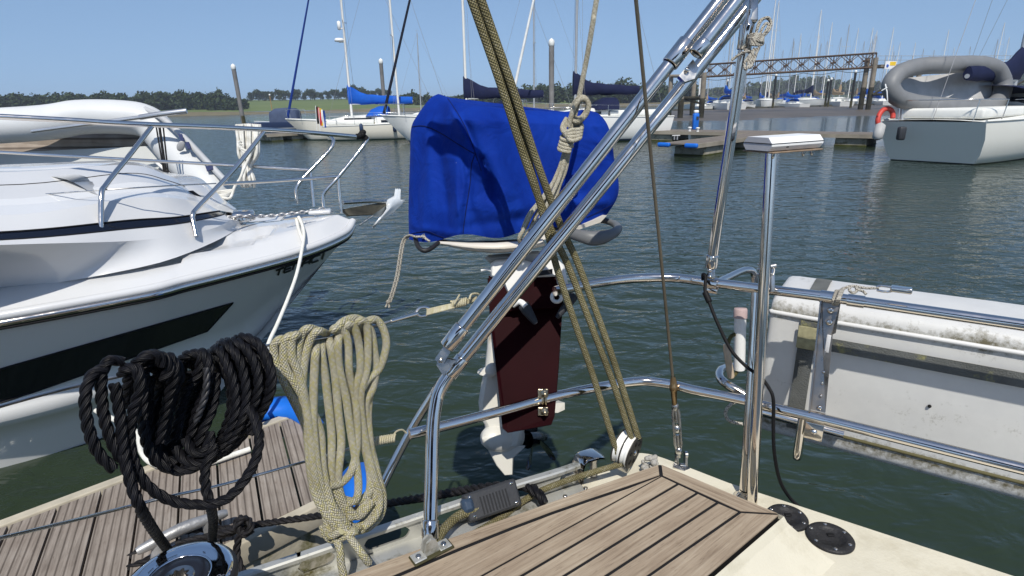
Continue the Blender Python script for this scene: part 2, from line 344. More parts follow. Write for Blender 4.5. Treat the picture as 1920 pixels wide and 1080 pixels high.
# ---- mud bank to the right
MUD = M('wet_mud', (.098, .083, .068), .5, var=.3, vs=.25, bump=.6, bs=2.0)
rows = []
for j in range(26):
    f = j/25; r_ = []
    for i in range(61):
        x = 10 + 150*i/60; y0 = 50 + .18*x + 2.5*math.sin(x*.11); y1 = 93 + .45*x; y = y0+(y1-y0)*f
        r_.append(V((x, y, -.12 + .42*math.sin(math.pi*min(f*1.15, 1)*.5) - (0.35*max(0, 18-x)/8) + .07*noise2(x*6, y*9))))
    rows.append(r_)
mb = MB(); mb.grid(rows); tag(mb.build('mud_bank', MUD), kind='structure')
mb = MB(); rows = []
for i in range(50):
    x = 12 + 150*i/49; y = 93 + .45*x
    rows.append([V((x, y-1.5, .1)), V((x, y-.6, .55+.16*noise2(x*9, 3))), V((x, y+1.2, .55)), V((x, y+3, -.4))])
mb.grid(rows); tag(mb.build('mud_ridge', M('dark_mud', (.045, .042, .03), .7, var=.3, vs=1, bump=.5, bs=5)), kind='structure')

# ---- trees
LEAFD = leafmat('dark_foliage', (.018, .030, .014), (.055, .078, .030)); LEAFM = leafmat('mid_foliage', (.03, .048, .02), (.08, .10, .042)); BARK = M('bark', (.08, .065, .05), .9)
def crown(mb, c, rx, rz, n, leaf, rg):
    lobes = [(V((rg.uniform(-.55, .55)*rx, rg.uniform(-.55, .55)*rx, rg.uniform(-.6, .55)*rz)), rg.uniform(.38, .62)) for _ in range(10)]
    for _ in range(n):
        lc, lr = rg.choice(lobes); d = V((rg.gauss(0, 1), rg.gauss(0, 1), rg.gauss(0, 1))).normalized()*rg.uniform(.55, 1.05)*lr
        p = V(c) + lc + V((d.x*rx, d.y*rx, d.z*rz)); a = V((rg.gauss(0, 1), rg.gauss(0, 1), rg.gauss(0, 1))).normalized(); bb = a.orthogonal().normalized()*leaf*rg.uniform(.6, 1.3); q = a.cross(bb).normalized()*leaf*rg.uniform(.5, 1.)
        mb.add([p-bb, p+q*.8, p+bb, p-q*.8], [[0, 1, 2, 3]])
def wood_mass(name, label, mat, spots, n, leaf, seed):
    rg = random.Random(seed); mb = MB()
    for (x, y, z, rx, h) in spots: crown(mb, (x, y, z+h*.5), rx, h*.55, n, leaf, rg)
    o = mb.build(name, mat, fix=False); tag(o, label, 'woodland', kind='stuff')
def on_bank(u, dist): q = ray(u, 200); s = dist/q.y; return q.x*s, dist
rg = random.Random(3); sp = []
for u in range(-190, 452, 8):
    for k in range(2):
        d = rg.uniform(285, 310); x, y = on_bank(u+rg.uniform(-6, 6), d); e = (u+190)/640
        top = 9.2 if u < 430 else 6
        if 240 < u < 262: top = 7
        sp.append((x, y, 1.8, rg.uniform(2.8, 4.6), top*rg.uniform(.85, 1.05)))
for u in range(392, 450, 9):
    x, y = on_bank(u, 281); sp.append((x, y, 1.5, 2.6, rg.uniform(3.5, 6)))
wood_mass('woodland', 'dark green wood massed along the far left bank beside the field', LEAFD, sp, 430, .75, 5)
sp = []
for u in range(735, 1300, 9):
    for k in range(2):
        d = rg.uniform(292, 330); x, y = on_bank(u+rg.uniform(-6, 6), d); sp.append((x, y, .2, rg.uniform(3.4, 5), (7.0 + 3.6*(u > 960) + 1.2*math.sin(u*.05))*rg.uniform(.8, 1.1)))
wood_mass('woodland', 'dark band of trees behind the yachts in the middle of the far shore', LEAFD, sp, 430, .8, 6)
sp = []
for u in range(1290, 1990, 9):
    for k in range(2):
        d = rg.uniform(520, 600); x, y = on_bank(u+rg.uniform(-6, 6), d); sp.append((x, y, 3.5, rg.uniform(5, 8), (12+4*math.sin(u*.017+1))*rg.uniform(.8, 1.15)))
wood_mass('woodland', 'distant hazy tree line behind the far marina at right', LEAFM, sp, 330, 1.5, 8)
protos = []
for k in range(4):
    rg = random.Random(20+k); t_ = thing('hedgerow_tree', 'round dark hedgerow tree on the skyline of the green field', 'tree', (0, 0, 0), 'trees along the field skyline')
    mb = MB(); crown(mb, (0, 0, 3.9), 3.3+.4*k, 3.1, 800, .5, rg); mb.build('crown', LEAFD, t_, fix=False)
    mb = MB(); mb.tube([V((0, 0, -.6)), V((.1, 0, 1.6)), V((0, .1, 4))], [.34, .26, .12], 8); mb.build('trunk', BARK, t_); protos.append(t_)
rg = random.Random(9)
us = [474, 487, 497, 506, 513, 527, 538, 549, 560, 572, 584, 592, 603, 618, 629, 641, 652, 664, 678, 690, 703, 716, 729]
for i, u in enumerate(us):
    o = protos[i] if i < 4 else copy_tree(protos[i % 4]); x, y = on_bank(u, 425 + rg.uniform(-4, 4)); s = rg.uniform(.8, 1.25)
    o.location = (x, y, 7.4); o.scale = (s, s, s*rg.uniform(.9, 1.1)); o.rotation_euler.z = rg.uniform(0, 6)

# ---- mooring piles
PILE = M('galvanised_pile', (.17, .165, .16), .6, var=.25, vs=1.2, dirt=((.16, .07, .04), 1.5, .62, .72)); PILED = M('black_pile', (.022, .022, .022), .5, var=.3)
CAPW = M('white_cap', (.74, .74, .70), .5)
def pile(base, h, r, label, mat, group=None, lean=0., cap=1.):
    b = V(base); t_ = thing('mooring_pile', label, 'pile', b, group); top = b + V((lean*h, 0, h))
    mb = MB(); mb.tube([b + V((0, 0, -1.5)), top], r, 20); mb.build('shaft', mat, t_)
    mb = MB(); mb.lathe([(r*1.02, -.02), (r*1.12, 0), (r*1.12, r*1.5*cap), (r*.9, r*2*cap), (.001, r*2.7*cap)], top, V((lean, 0, 1)), 20); mb.build('cap', CAPW, t_)
    mb = MB(); mb.lathe([(r*1.015, 0), (r*1.03, .2), (r*1.02, 1.1), (r*1.004, 1.35)], b + V((lean*.4, 0, 0)), V((lean, 0, 1)), 20); mb.build('weed_band', M('pile_weed', (.055, .05, .022), .8, var=.4, vs=6), t_)
def pile_at(u, vb, vt, z0, r, label, mat, group=None, lean=0., cap=1.):
    b = gr(u, vb, z0); d = proj(b)[2]; lo, hi = 0., 40.
    for _ in range(40):
        md = (lo+hi)/2
        if proj(b + V((lean*md, 0, md)))[1] > vt: lo = md
        else: hi = md
    pile(b, lo - 2.7*r*cap, r, label, mat, group, lean, cap)
pile_at(459, 240, 119, 0, .23, 'tall grey steel mooring pile with white cap leaning beside the covered launch', PILE, lean=-.035)
pile_at(1034, 236, 71, 0, .24, 'stout grey mooring pile with white cap and rust patch behind the blue cover', PILE)
pile_at(724, 236, 109, 0, .2, 'slim grey mooring pile with white cap at the mast of the blue-sailed yacht', PILE)
for (u, vb, vt, lab) in ((1359, 208, 148, 'short black capped pile leftmost under the footbridge'), (1422, 203, 154, 'shortest black capped pile under the middle of the footbridge'), (1448, 206, 138, 'black capped pile right of the steel strut under the footbridge'),
                       (1546, 203, 148, 'left of the twin black piles in the far marina'), (1551.5, 203, 145, 'right of the twin black piles in the far marina'), (1594, 205, 131, 'tallest black capped pile near the right end of the footbridge')):
    pile_at(u, vb, vt, 0, .19, lab, PILED, 'black piles in the far marina', cap=.8)
# ================================================================== BOATS IN THE DISTANCE
HW = hullmat('white_topsides', (.74, .74, .71), (.03, .05, .10), (.015, .05, .03), .06, .14); HC = hullmat('cream_topsides', (.68, .65, .56), (.60, .58, .5), (.02, .06, .05), .05, .12)
HB = hullmat('dark_blue_topsides', (.03, .05, .12), (.6, .6, .6), (.03, .03, .03)); DECKW = M('white_deck', (.70, .70, .66), .5, var=.06, vs=2)
CBLUE = M('royal_blue_canvas', (.008, .085, .42), .8, bump=.3, bs=12); CNAVY = M('navy_canvas', (.010, .014, .045), .8, bump=.3, bs=12); CGREY = M('slate_blue_canvas', (.055, .075, .13), .8, bump=.3, bs=8)
WIRE = M('rig_wire', (.30, .30, .31), .5, metal=.3)
def sailboat(name, label, L=10., B=3.2, F=1.05, mast=13., hull=None, cover=None, hood=None, furl=None, mastm=None, group=None, detail=True, boom=True, fender=False, counter=.03):
    t_ = thing(name, label, 'sailing boat', (0, 0, 0), group); n = 15; hull = hull or HW; cover = cover or CNAVY; mastm = mastm or ALMAST
    def hb(s): return B/2*max(0.0, (1-max(0, (s-.38)/.62)**2.1))*(1-.28*max(0, (.38-s)/.38)**2)
    def sh(s): return F*(.92+.30*s*s)
    rows = []
    for i in range(n+1):
        s = i/n; x = -L/2 + L*s; bb = max(hb(s), .02); z1 = sh(s); rake = lambda z: (1-z/z1)*L*(counter*max(0, (.3-s)/.3)**1.5-.13*max(0, (s-.75)/.25)**2)
        sec = [(bb, z1), (bb*1.0, z1*.6), (bb*.93, .28), (bb*.82, 0), (bb*.45, -.35), (0, -.5)]
        rows.append([V((x+rake(z), y, z)) for y, z in sec] + [V((x+rake(z), -y, z)) for y, z in sec[::-1]])
    mb = MB(); mb.grid(rows); mb.add(rows[0], [list(range(len(rows[0])))]); mb.build('hull', hull, t_)
    mb = MB(); dr = []
    for i in range(n+1):
        s = i/n; x = -L/2 + L*s; bb = max(hb(s), .02)
        dr.append([V((x, bb*k, sh(s)+.06*(1-k*k)+.004)) for k in (-1, -.5, 0, .5, 1)])
    mb.grid(dr)
    for sg in (-1, 1): mb.tube([V((-L/2+L*i/n, sg*max(hb(i/n), .02), sh(i/n)+.03)) for i in range(n+1)], .035, 6)
    mb.build('deck', DECKW, t_)
    zc = F*.98; mb = MB(); cr = []
    for x, wd, hh in ((-.10*L, .31*B, .02), (-.10*L, .31*B, .42), (0, .31*B, .42), (.12*L, .26*B, .36), (.2*L, .2*B, .22), (.25*L, .14*B, .02)):
        cr.append([V((x, -wd, zc-.05)), V((x, -wd*.92, zc+hh*.8)), V((x, -wd*.6, zc+hh)), V((x, 0, zc+hh*1.06)), V((x, wd*.6, zc+hh)), V((x, wd*.92, zc+hh*.8)), V((x, wd, zc-.05))])
    mb.grid(cr, smooth=False); ch = mb.build('coachroof', DECKW, t_)
    if detail:
        for sg in (-1, 1):
            mb = MB(); mb.box((.03*L, sg*.305*B, zc+.2), (.17*L, .03, .13)); mb.build('window', DGLASS, ch)
        mb = MB(); mb.box((-.29*L, 0, F*.94+.2), (.36*L, .62*B, .3), bev=.08); mb.build('cockpit', DECKW, t_)
        for (x0, nm, sgx) in ((.5*L, 'pulpit', 1), (-.5*L, 'pushpit', -1)):
            mb = MB(); zz = sh(1 if sgx > 0 else 0); w_ = .16*B if sgx > 0 else .34*B
            top = [V((x0-sgx*.11*L, w_*1.5 if sgx > 0 else w_*1.1, zz+.6)), V((x0-sgx*.02*L, w_*.8, zz+.62)), V((x0+sgx*.01*L, 0, zz+.62)), V((x0-sgx*.02*L, -w_*.8, zz+.62)), V((x0-sgx*.11*L, -(w_*1.5 if sgx > 0 else w_*1.1), zz+.6))]
            mb.tube(catmull(top, 4), .018, 6)
            for p in (top[0], top[1], top[3], top[4]): mb.tube([p, V((p.x-.02, p.y*.95, zz))], .015, 6)
            mb.build(nm, SS, t_)
        for sg in (-1, 1):
            mb = MB()
            for s in (.25, .42, .58, .74): mb.tube([V((-L/2+L*s, sg*hb(s)*.96, sh(s))), V((-L/2+L*s, sg*hb(s)*.96, sh(s)+.6))], .014, 6)
            mb.tube([V((-L/2+L*s, sg*hb(s)*.96, sh(s)+.59)) for s in (.11, .25, .42, .58, .74, .9)], .006, 5); mb.build('lifeline', SS, t_)
        if fender:
            for s in (.3, .55):
                f_ = V((-L/2+L*s, -hb(s)-.11, .45)); mb = MB(); mb.lathe([(.01, 0), (.11, .06), (.12, .3), (.11, .5), (.02, .6)], f_, (0, 0, 1), 12); mb.build('fender', M('navy_fender', (.02, .04, .09), .5), t_)
    mx = .08*L; mz = zc+.4
    mb = MB(); mb.tube([V((mx, 0, mz-.1)), V((mx-.05, 0, mz+mast*.6)), V((mx-.12, 0, mz+mast))], [.075, .07, .05], 10); mo = mb.build('mast', mastm, t_)
    for k, ww in ((.42, .8), (.70, .6)):
        mb = MB(); z = mz+mast*k; mb.tube([V((mx-.12, ww, z+.06)), V((mx-.03, 0, z)), V((mx-.12, -ww, z+.06))], .022, 6); mb.build('spreader', ALMAST, mo)
    if detail:
        mb = MB(); mb.tube([V((mx-.12, 0, mz+mast)), V((mx-.12, 0, mz+mast+.5))], .012, 5); mb.tube([V((mx-.4, 0, mz+mast+.25)), V((mx+.1, 0, mz+mast+.25))], .01, 5); mb.build('aerial', WIRE, mo)
    tp = V((mx-.12, 0, mz+mast))
    mb = MB(); mb.tube([V((L/2-.15, 0, sh(1)+.1)), tp], .01 if not furl else [.085, .02], 8); mb.build('forestay', furl or WIRE, t_)
    mb = MB(); mb.tube([V((-L/2+.1, 0, sh(0)+.05)), tp], .008, 5); mb.build('backstay', WIRE, t_)
    for sg in (-1, 1):
        mb = MB(); z2 = mz+mast*.7; mb.tube([V((mx-.1, sg*B*.44, F)), V((mx-.12, sg*.8, mz+mast*.42+.06)), V((mx-.12, sg*.6, z2+.06)), tp], .007, 5)
        mb.tube([V((mx-.3, sg*B*.44, F)), V((mx-.03, 0, mz+mast*.42))], .006, 5); mb.build('shroud', WIRE, t_)
    if boom:
        bz = mz+.75; bl = .40*L; mb = MB(); mb.tube([V((mx-.1, 0, bz)), V((mx-bl, 0, bz+.08))], .07, 10); mb.build('boom', mastm, t_)
        if cover:
            mb = MB(); rows = []
            for i in range(11):
                f = i/10; x = mx+.12-(bl+.1)*f; hh = (1.25-2.3*f if f < .22 else .72-.30*f) ; ww = .19-.06*f
                rows.append([V((x, ww*math.sin(a)*(1 if math.cos(a) < .2 else .8), bz+.1 + .06*f*0 + (hh*.5)*(1+math.cos(a)) - .16 + .02*math.sin(i*2.1))) for a in [2*math.pi*k/12 for k in range(12)]])
            mb.grid(rows, closed_u=True); mb.add(rows[0], [list(range(12))]); mb.add(rows[-1], [list(range(12))]); mb.build('sail_cover', cover, t_)
    if hood:
        mb = MB(); rows = []
        for x, hh in ((-.02*L, .02), (-.05*L, .42), (-.10*L, .62), (-.16*L, .60)):
            rows.append([V((x, .36*B*math.cos(a)*(1 if hh > .1 else .9), zc+.36+hh*math.sin(a)**.6 if math.sin(a) > 0 else zc+.36)) for a in [math.pi*k/10 for k in range(11)]])
        mb.grid(rows); hd = mb.build('sprayhood', hood, t_)
        mb = MB(); mb.box((-.045*L, 0, zc+.62), (.02, .4*B, .2), (V((.5, 0, .87)), V((0, 1, 0)), V((-.87, 0, .5)))); mb.build('hood_window', M('clear_pvc', (.35, .38, .40), .15), hd)
    return t_
def place(o, bow, heading_deg, L, s=1.):      # put the stem of a boat over the water point bow, heading clockwise from +Y
    h = R(heading_deg); d = V((math.sin(h), math.cos(h), 0)); p = V((bow[0], bow[1], 0)) - d*(L/2*.93)*s
    o.location = (p.x, p.y, 0); o.rotation_euler.z = math.atan2(d.y, d.x); o.scale = (s, s, s)
    return o
FB = M('blue_furled_sail', (.010, .035, .20), .8); FN = M('black_furled_sail', (.012, .014, .025), .8); FW = M('white_furled_sail', (.72, .72, .70), .7)
o = sailboat('sailing_yacht', 'cream yacht with bright blue boom cover and sprayhood, blue furled jib at its left bow', 10.2, 3.2, 1.1, 13.5, HC, CBLUE, CBLUE, FB, MASTW)
place(o, gr(551, 263, 0), 264, 10.2)
mo = [c_ for c_ in o.children if c_.name.startswith('mast')][0]; lx0 = .08*10.2
mb = MB(); mb.lathe([(.02, 0), (.28, .03), (.30, .12), (.24, .22), (.01, .25)], V((lx0+.32, 0, 6.0)), (0, 0, 1), 16); mb.tube([V((lx0-.05, 0, 6.0)), V((lx0+.35, 0, 6.0))], .04, 6); mb.build('radar_dome', WHITE, mo)
mb = MB(); mb.lathe([(.02, 0), (.11, .04), (.11, .5), (.01, .55)], V((lx0+.24, 0, 6.7)), (0, 0, 1), 12); mb.tube([V((lx0-.05, 0, 6.8)), V((lx0+.24, 0, 6.8))], .03, 6); mb.build('radar_reflector', WHITE, mo)
o = sailboat('sailing_yacht', 'low cream yacht with dark fenders moored before the blue-covered yacht', 8.2, 2.7, .95, 11.5, HC, None, None, None, MASTW, fender=True, boom=False)
place(o, gr(842, 257, 0), 84, 8.2)
o = sailboat('sailing_yacht', 'white yacht with black furled jib, its bow just left of the blue engine cover', 11.5, 3.6, 1.25, 15., HW, CNAVY, CNAVY, FN, MASTW)
place(o, gr(733, 269, 0), 258, 11.5)
o = sailboat('sailing_yacht', 'white yacht with navy boom cover and navy sprayhood behind the steel gantry tubes', 8.8, 3.2, 1.3, 14.5, HW, CNAVY, CNAVY, FW, ALMAST, fender=False)
place(o, gr(962, 268, 0), 264, 8.8)
o = sailboat('sailing_yacht', 'grey masted yacht mostly hidden behind the stout capped pile', 9.5, 3.1, 1.05, 13., HW, None, None, None, ALMAST, boom=False)
place(o, gr(925, 240, 0), 268, 9.5)
o = sailboat('sailing_yacht', 'small distant yacht with a slim short mast left of the blue engine cover', 8, 2.7, .9, 9.2, HW, None, None, None, ALMAST, boom=False)
place(o, gr(745, 231, 0), 255, 8)

# flags at the stern of the near cream yacht
for u, v, cols_, lab in ((594, 232, ((.02, .02, .02), (.50, .02, .02), (.70, .45, .03)), 'small black, red and gold flag hanging at the stern of the low cream yacht'), (600, 236, ((.55, .03, .04), (.75, .75, .73), (.03, .07, .28)), 'small red, white and blue flag hanging at the stern of the low cream yacht')):
    q = px(u, v, 33.5); fl_ = thing('flag', lab, 'flag', q)
    mb = MB(); mb.tube([q+V((-.05, 0, -.6)), q+V((.05, 0, 1.0))], .02, 6); mb.build('staff', WHITE, fl_)
    for k, cc_ in enumerate(cols_):
        mb = MB(); mb.grid([[q+V((.04+.11*k+.11*j/2, .05*math.sin(k*2+j+i), .95-.16*i-.05*k)) for j in range(3)] for i in range(7)]); mb.build('stripe', M('flag_%d_%d' % (u, k), cc_, .8), fl_)
# covered launch on the left, with a white dinghy and a short wooden mast
b0 = gr(530, 243, 0); t_ = thing('covered_launch', 'launch under a boxy slate blue canvas cover beside the leaning pile', 'motor boat', b0)
lx = V((1, .12, 0)).normalized(); ly = V((-.12, 1, 0)).normalized(); lz = V((0, 0, 1))
mb = MB(); rows = []
for i in range(9):
    s = i/8; x = -3.4+6.4*s; w_ = 1.15*(1-max(0, (.3-s)/.3)**2*.95)
    rows.append([b0+lx*x+ly*w_*k+lz*z for k, z in ((-1, .75), (-.9, .2), (-.6, -.3), (.6, -.3), (.9, .2), (1, .75))])
mb.grid(rows); mb.add(rows[-1], [list(range(6))]); mb.add([r[0] for r in rows]+[r[-1] for r in rows[::-1]], [list(range(18))]); mb.build('hull', HB, t_)
mb = MB(); rows = []
for x, hh in ((-.9, .0), (-.85, 1.05), (-.4, 1.35), (.6, 1.42), (1.5, 1.36), (1.75, 1.1), (1.8, 0)):
    rows.append([b0+lx*x+ly*1.1*k+lz*(.7+hh*q) for k, q in ((-1.02, 0), (-1, .7), (-.85, .94), (-.3, 1), (.3, 1), (.85, .94), (1, .7), (1.02, 0))])
mb.grid(rows); mb.build('canvas_cover', CGREY, t_)
mb = MB(); mb.tube([b0+lx*-.75+lz*.7, b0+lx*-.8+lz*3.3], [.05, .035], 8); mb.build('mast', M('varnished_spar', (.35, .22, .10), .4), t_)
mb = MB(); mb.ball(b0+lx*-.8+lz*3.36, .09); mb.build('lamp', WHITE, t_)
d0 = gr(496, 234, 0); mb = MB(); rows = []
for i in range(9):
    s = i/8; x = -1.3+2.6*s; w_ = .6*(1-max(0, (.35-s)/.35)**2*.96); rows.append([d0+lx*x+lz*(.35)+V((0, -w_, .18*(1-s))), d0+lx*x+V((0, -w_*.8, .1)), d0+lx*x+V((0, 0, .0)), d0+lx*x+V((0, w_*.8, .1)), d0+lx*x+lz*.35+V((0, w_, .18*(1-s)))])
mb.grid(rows); mb.add([r[0] for r in rows]+[r[-1] for r in rows[::-1]], [list(range(18))]); solo('rowing_dinghy', mb, WHITE, 'small white dinghy floating left of the covered launch', 'dinghy')
# visitor pontoon the left boats lie against
PLK = wood('weathered_decking', (.11, .095, .08), (.20, .175, .15), (.30, .27, .235), 1.2, 22., .85, groove=0)
def pontoon_box(name, label, A, B, w, z, float_mat, n_float=3, blue=False, fz=.42):
    A = V((A.x, A.y, 0)); B = V((B.x, B.y, 0)); d = (B-A).normalized(); q = V((-d.y, d.x, 0)); Ln = (B-A).length; up = V((0, 0, 1)); t_ = thing(name, label, 'pontoon', A)
    mb = MB(); k = int(Ln/.145)
    for i in range(k):
        c = A+d*((i+.5)*Ln/k)+q*0+up*(z-.02); mb.box(c, (w, .135, .04), (q, d, up))
    mb.build('decking', PLK, t_)
    mb = MB()
    for sg in (-1, 1): mb.box(A+d*Ln/2+q*sg*(w/2+.04)+up*(z-.08), (Ln, .07, .15), (d, q, up))
    mb.build('edge_beam', M('pontoon_beam', (.28, .25, .20), .8, var=.2, vs=1.5), t_)
    for i in range(n_float):
        mb = MB(); mb.box(A+d*Ln*(i+.5)/n_float+up*(z-.16-fz/2), (Ln/n_float*.55, w*.94, fz), (d, q, up), bev=.03); mb.build('float', float_mat, t_)
        mb = MB(); mb.box(A+d*Ln*(i+.5)/n_float+up*(.015), (Ln/n_float*.55+.01, w*.95, .07), (d, q, up)); mb.build('weed_line', M('pontoon_weed', (.05, .055, .015), .9, var=.4, vs=4), t_)
    if blue:
        for sg in (-1, 1):
            mb = MB(); mb.box(A+d*-.03+q*sg*(w/2-.1)+up*(z-.06), (.16, .5, .16), (d, q, up), bev=.05); mb.build('corner_fender', BLUEPL, t_)
    return t_
CONC = M('pontoon_concrete', (.30, .28, .22), .85, var=.25, vs=2.5, bump=.3, bs=25, dirt=((.10, .09, .05), 3, .5, .66))
pontoon_box('pontoon', 'low pontoon with weedy float below the covered launch', gr(488, 252, .45), gr(600, 246, .45), 1.6, .45, CONC, 3)

# ---- right-hand walkway pontoon, finger, service pedestal
A = gr(1238, 244, .5); B = gr(1645, 250, .5); Bx = A + (B-A)*1.9
pontoon_box('walkway_pontoon', 'long walkway pontoon crossing behind the white antenna', A - (B-A)*.05, Bx, 2.0, .5, CONC, 9)
pontoon_box('finger_pontoon', 'finger pontoon with two bright blue corners on a concrete float', gr(1271, 269, .5), gr(1432, 249, .5), 1.3, .5, CONC, 2, True, .55)
pb = gr(1303, 243, .5); t_ = thing('service_pedestal', 'bright blue service pedestal with white top on the walkway pontoon', 'pedestal', pb)
mb = MB(); mb.box(pb+V((0, 0, .42)), (.30, .26, .84), bev=.05); mb.build('post', BLUEPL, t_)
mb = MB(); mb.box(pb+V((0, 0, .92)), (.24, .22, .16), bev=.05); mb.build('lamp_head', WHITE, t_)
mb = MB(); mb.box(pb+V((.05, -.145, .6)), (.12, .03, .16)); mb.build('socket', GREYP, t_)
for (u, v, lab) in ((1293, 246, 'small white mooring bollard left of the blue pedestal'), (1308, 247, 'small white mooring bollard right of the blue pedestal')):
    q = gr(u, v, .5); mb = MB(); mb.lathe([(.07, 0), (.06, .12), (.1, .16), (.1, .2), (.001, .22)], q, (0, 0, 1), 12); solo('bollard', mb, WHITE, lab, 'bollard')
q = gr(1267, 262, .5); mb = MB(); mb.tube([q+V((-.16, 0, .16)), q+V((.16, 0, .16))], .03, 8); mb.tube([q+V((-.06, 0, 0)), q+V((-.06, 0, .16))], .03, 8); mb.tube([q+V((.06, 0, 0)), q+V((.06, 0, .16))], .03, 8); solo('cleat', mb, M('galvanised', (.4, .4, .4), .5, metal=.5), 'pale mooring cleat on the blue-cornered finger pontoon', 'cleat')

# ---- footbridge and its trestles
RUST = M('rusty_bridge_steel', (.09, .062, .045), .8, var=.35, vs=1.5); TIMB = M('weathered_timber', (.22, .19, .15), .85, var=.3, vs=1.2); TIMD = M('wet_timber', (.035, .032, .022), .7, var=.4, vs=2)
E0 = gr(1312, 214, 0); d0 = proj(E0)[2]; E1 = gr(1627, 206, .2); d1 = proj(E1)[2]
def lift(u, v, b):      # height above b seen at row v
    lo, hi = 0, 40
    for _ in range(40):
        md = (lo+hi)/2
        if proj(V((b.x, b.y, md)))[1] > v: lo = md
        else: hi = md
    return lo
zb0, zt0, zb1, zt1 = lift(0, 144, E0), lift(0, 121, E0), lift(0, 126, E1), lift(0, 99, E1)
t_ = thing('footbridge', 'long rusty lattice truss footbridge sloping up to the right', 'footbridge', V((E0.x, E0.y, zb0)))
dv = V((E1.x-E0.x, E1.y-E0.y, 0)); side = V((-dv.y, dv.x, 0)).normalized()*1.3
def bp_(f, top, s): return V((E0.x, E0.y, 0)) + dv*f + side*s + V((0, 0, (zt0+(zt1-zt0)*f) if top else (zb0+(zb1-zb0)*f)))
NB = 11
for s in (0, 1):
    mb = MB(); mb.tube([bp_(-.02, True, s), bp_(1, True, s)], .10, 6); mb.tube([bp_(-.02, False, s), bp_(1, False, s)], .13, 6)
    for i in range(NB):
        a, b2 = i/NB, (i+1)/NB; mb.tube([bp_(a, True, s), bp_(b2, False, s)], .05, 5); mb.tube([bp_(a, False, s), bp_(b2, True, s)], .05, 5)
        for f in (a+.42/NB, a+.58/NB): mb.tube([bp_(f, True, s), bp_(f, False, s)], .04, 5)
        mb.ball((bp_(a+.5/NB, True, s)+bp_(a+.5/NB, False, s))/2, .17, 5)
    for f in (0, 1): mb.tube([bp_(f, True, s), bp_(f, False, s)], .09, 5)
    mb.build('truss', RUST, t_)
mb = MB(); mb.add([bp_(0, False, .05)+V((0, 0, .06)), bp_(1, False, .05)+V((0, 0, .06)), bp_(1, False, .95)+V((0, 0, .06)), bp_(0, False, .95)+V((0, 0, .06))], [[0, 1, 2, 3]]); mb.build('deck', TIMB, t_)
mb = MB(); pts = [bp_(f/20, False, -.02)+V((0, 0, -.25-.35*abs(math.sin(f*math.pi/4)))) for f in range(21)]; mb.tube(pts, .035, 5); mb.build('cable', RUBBER, t_)
# left trestle
t_ = thing('trestle', 'weedy timber trestle carrying the lower left end of the footbridge', 'trestle', V((E0.x, E0.y, 0)))
for u, dd, vt in ((1254, 3, 140), (1275, 0, 140), (1297, 4, 150), (1314, 0, 136)):
    b_ = gr(u, 222-dd, 0); zt = lift(0, vt, b_); mb = MB(); mb.tube([b_+V((0, 0, -1)), V((b_.x, b_.y, zt))], .30, 8); p_ = mb.build('post', TIMB, t_)
    mb = MB(); mb.lathe([(.305, -.5), (.33, .6), (.33, 1.9), (.305, 2.2)], b_, (0, 0, 1), 8); mb.build('weed_band', TIMD, p_)
a = gr(1252, 219, 0); c = gr(1316, 219, 0)
for (v0, v1, r_) in ((143, 143, .2), (184, 184, .22), (178, 196, .13)):
    mb = MB(); mb.tube([V((a.x, a.y-.5, lift(0, v0, a))), V((c.x, c.y-.5, lift(0, v1, c)))], r_, 6); mb.build('beam', TIMB if v0 < 150 else TIMD, t_)
# pier at right
t_ = thing('pier', 'timber pier on dark piles with warning sign at the upper right end of the footbridge', 'pier', V((E1.x, E1.y, 0)))
pd = V((1, .25, 0)).normalized(); zp = lift(0, 121, E1)
mb = MB(); mb.box(V((E1.x, E1.y, zp))+pd*14+V((0, 1.2, -.2)), (27.4, 3.2, .35), (pd, V((-pd.y, pd.x, 0)), V((0, 0, 1)))); mb.build('deck', TIMB, t_)
for i in range(4):
    for q in (0, .45):
        b_ = V((E1.x, E1.y, 0))+pd*(i*8-q)+V((-pd.y, pd.x, 0))*q*2
        mb = MB(); mb.tube([b_+V((0, 0, -.6)), V((b_.x, b_.y, zp+(.9 if i == 0 else 0)))], .33, 8); p_ = mb.build('post', TIMB, t_)
        mb = MB(); mb.lathe([(.335, -.3), (.36, .8), (.36, zp*.45), (.335, zp*.52)], b_, (0, 0, 1), 8); mb.build('weed_band', TIMD, p_)
    b_ = V((E1.x, E1.y, 0))+pd*(i*8)
    mb = MB(); mb.tube([b_+V((0, 0, zp*.36))+V((0, -.3, 0)), b_+pd*7.8+V((0, -.3, zp*.85))], .16, 6); mb.build('brace', TIMD, t_)
    mb = MB(); mb.tube([b_+V((0, -.4, zp*.36)), b_+pd*8+V((0, -.4, zp*.38))], .17, 6); mb.build('beam', TIMD, t_)
mb = MB()
for hgt in (.55, 1.1): mb.tube([V((E1.x, E1.y-.35, zp+hgt)), V((E1.x, E1.y-.35, zp+hgt))+pd*27], .03, 5)
for i in range(10): mb.tube([V((E1.x, E1.y-.35, zp))+pd*i*3, V((E1.x, E1.y-.35, zp+1.1))+pd*i*3], .035, 5)
mb.build('handrail', M('grey_rail', (.3, .3, .3), .6), t_)
s0 = V((E1.x, E1.y, zp))+pd*2.2+V((0, -.62, -.1)); mb = MB(); mb.box(s0, (1.9, .05, 1.0), (pd, V((-pd.y, pd.x, 0)), V((0, 0, 1)))); sg = mb.build('warning_sign', M('sign_white', (.75, .75, .75), .5), t_)
mb = MB(); mb.box(s0+pd*.35+V((0, -.04, .17)), (1.0, .02, .5), (pd, V((-pd.y, pd.x, 0)), V((0, 0, 1)))); mb.build('yellow_panel', M('sign_yellow', (.75, .50, .03), .5), sg)
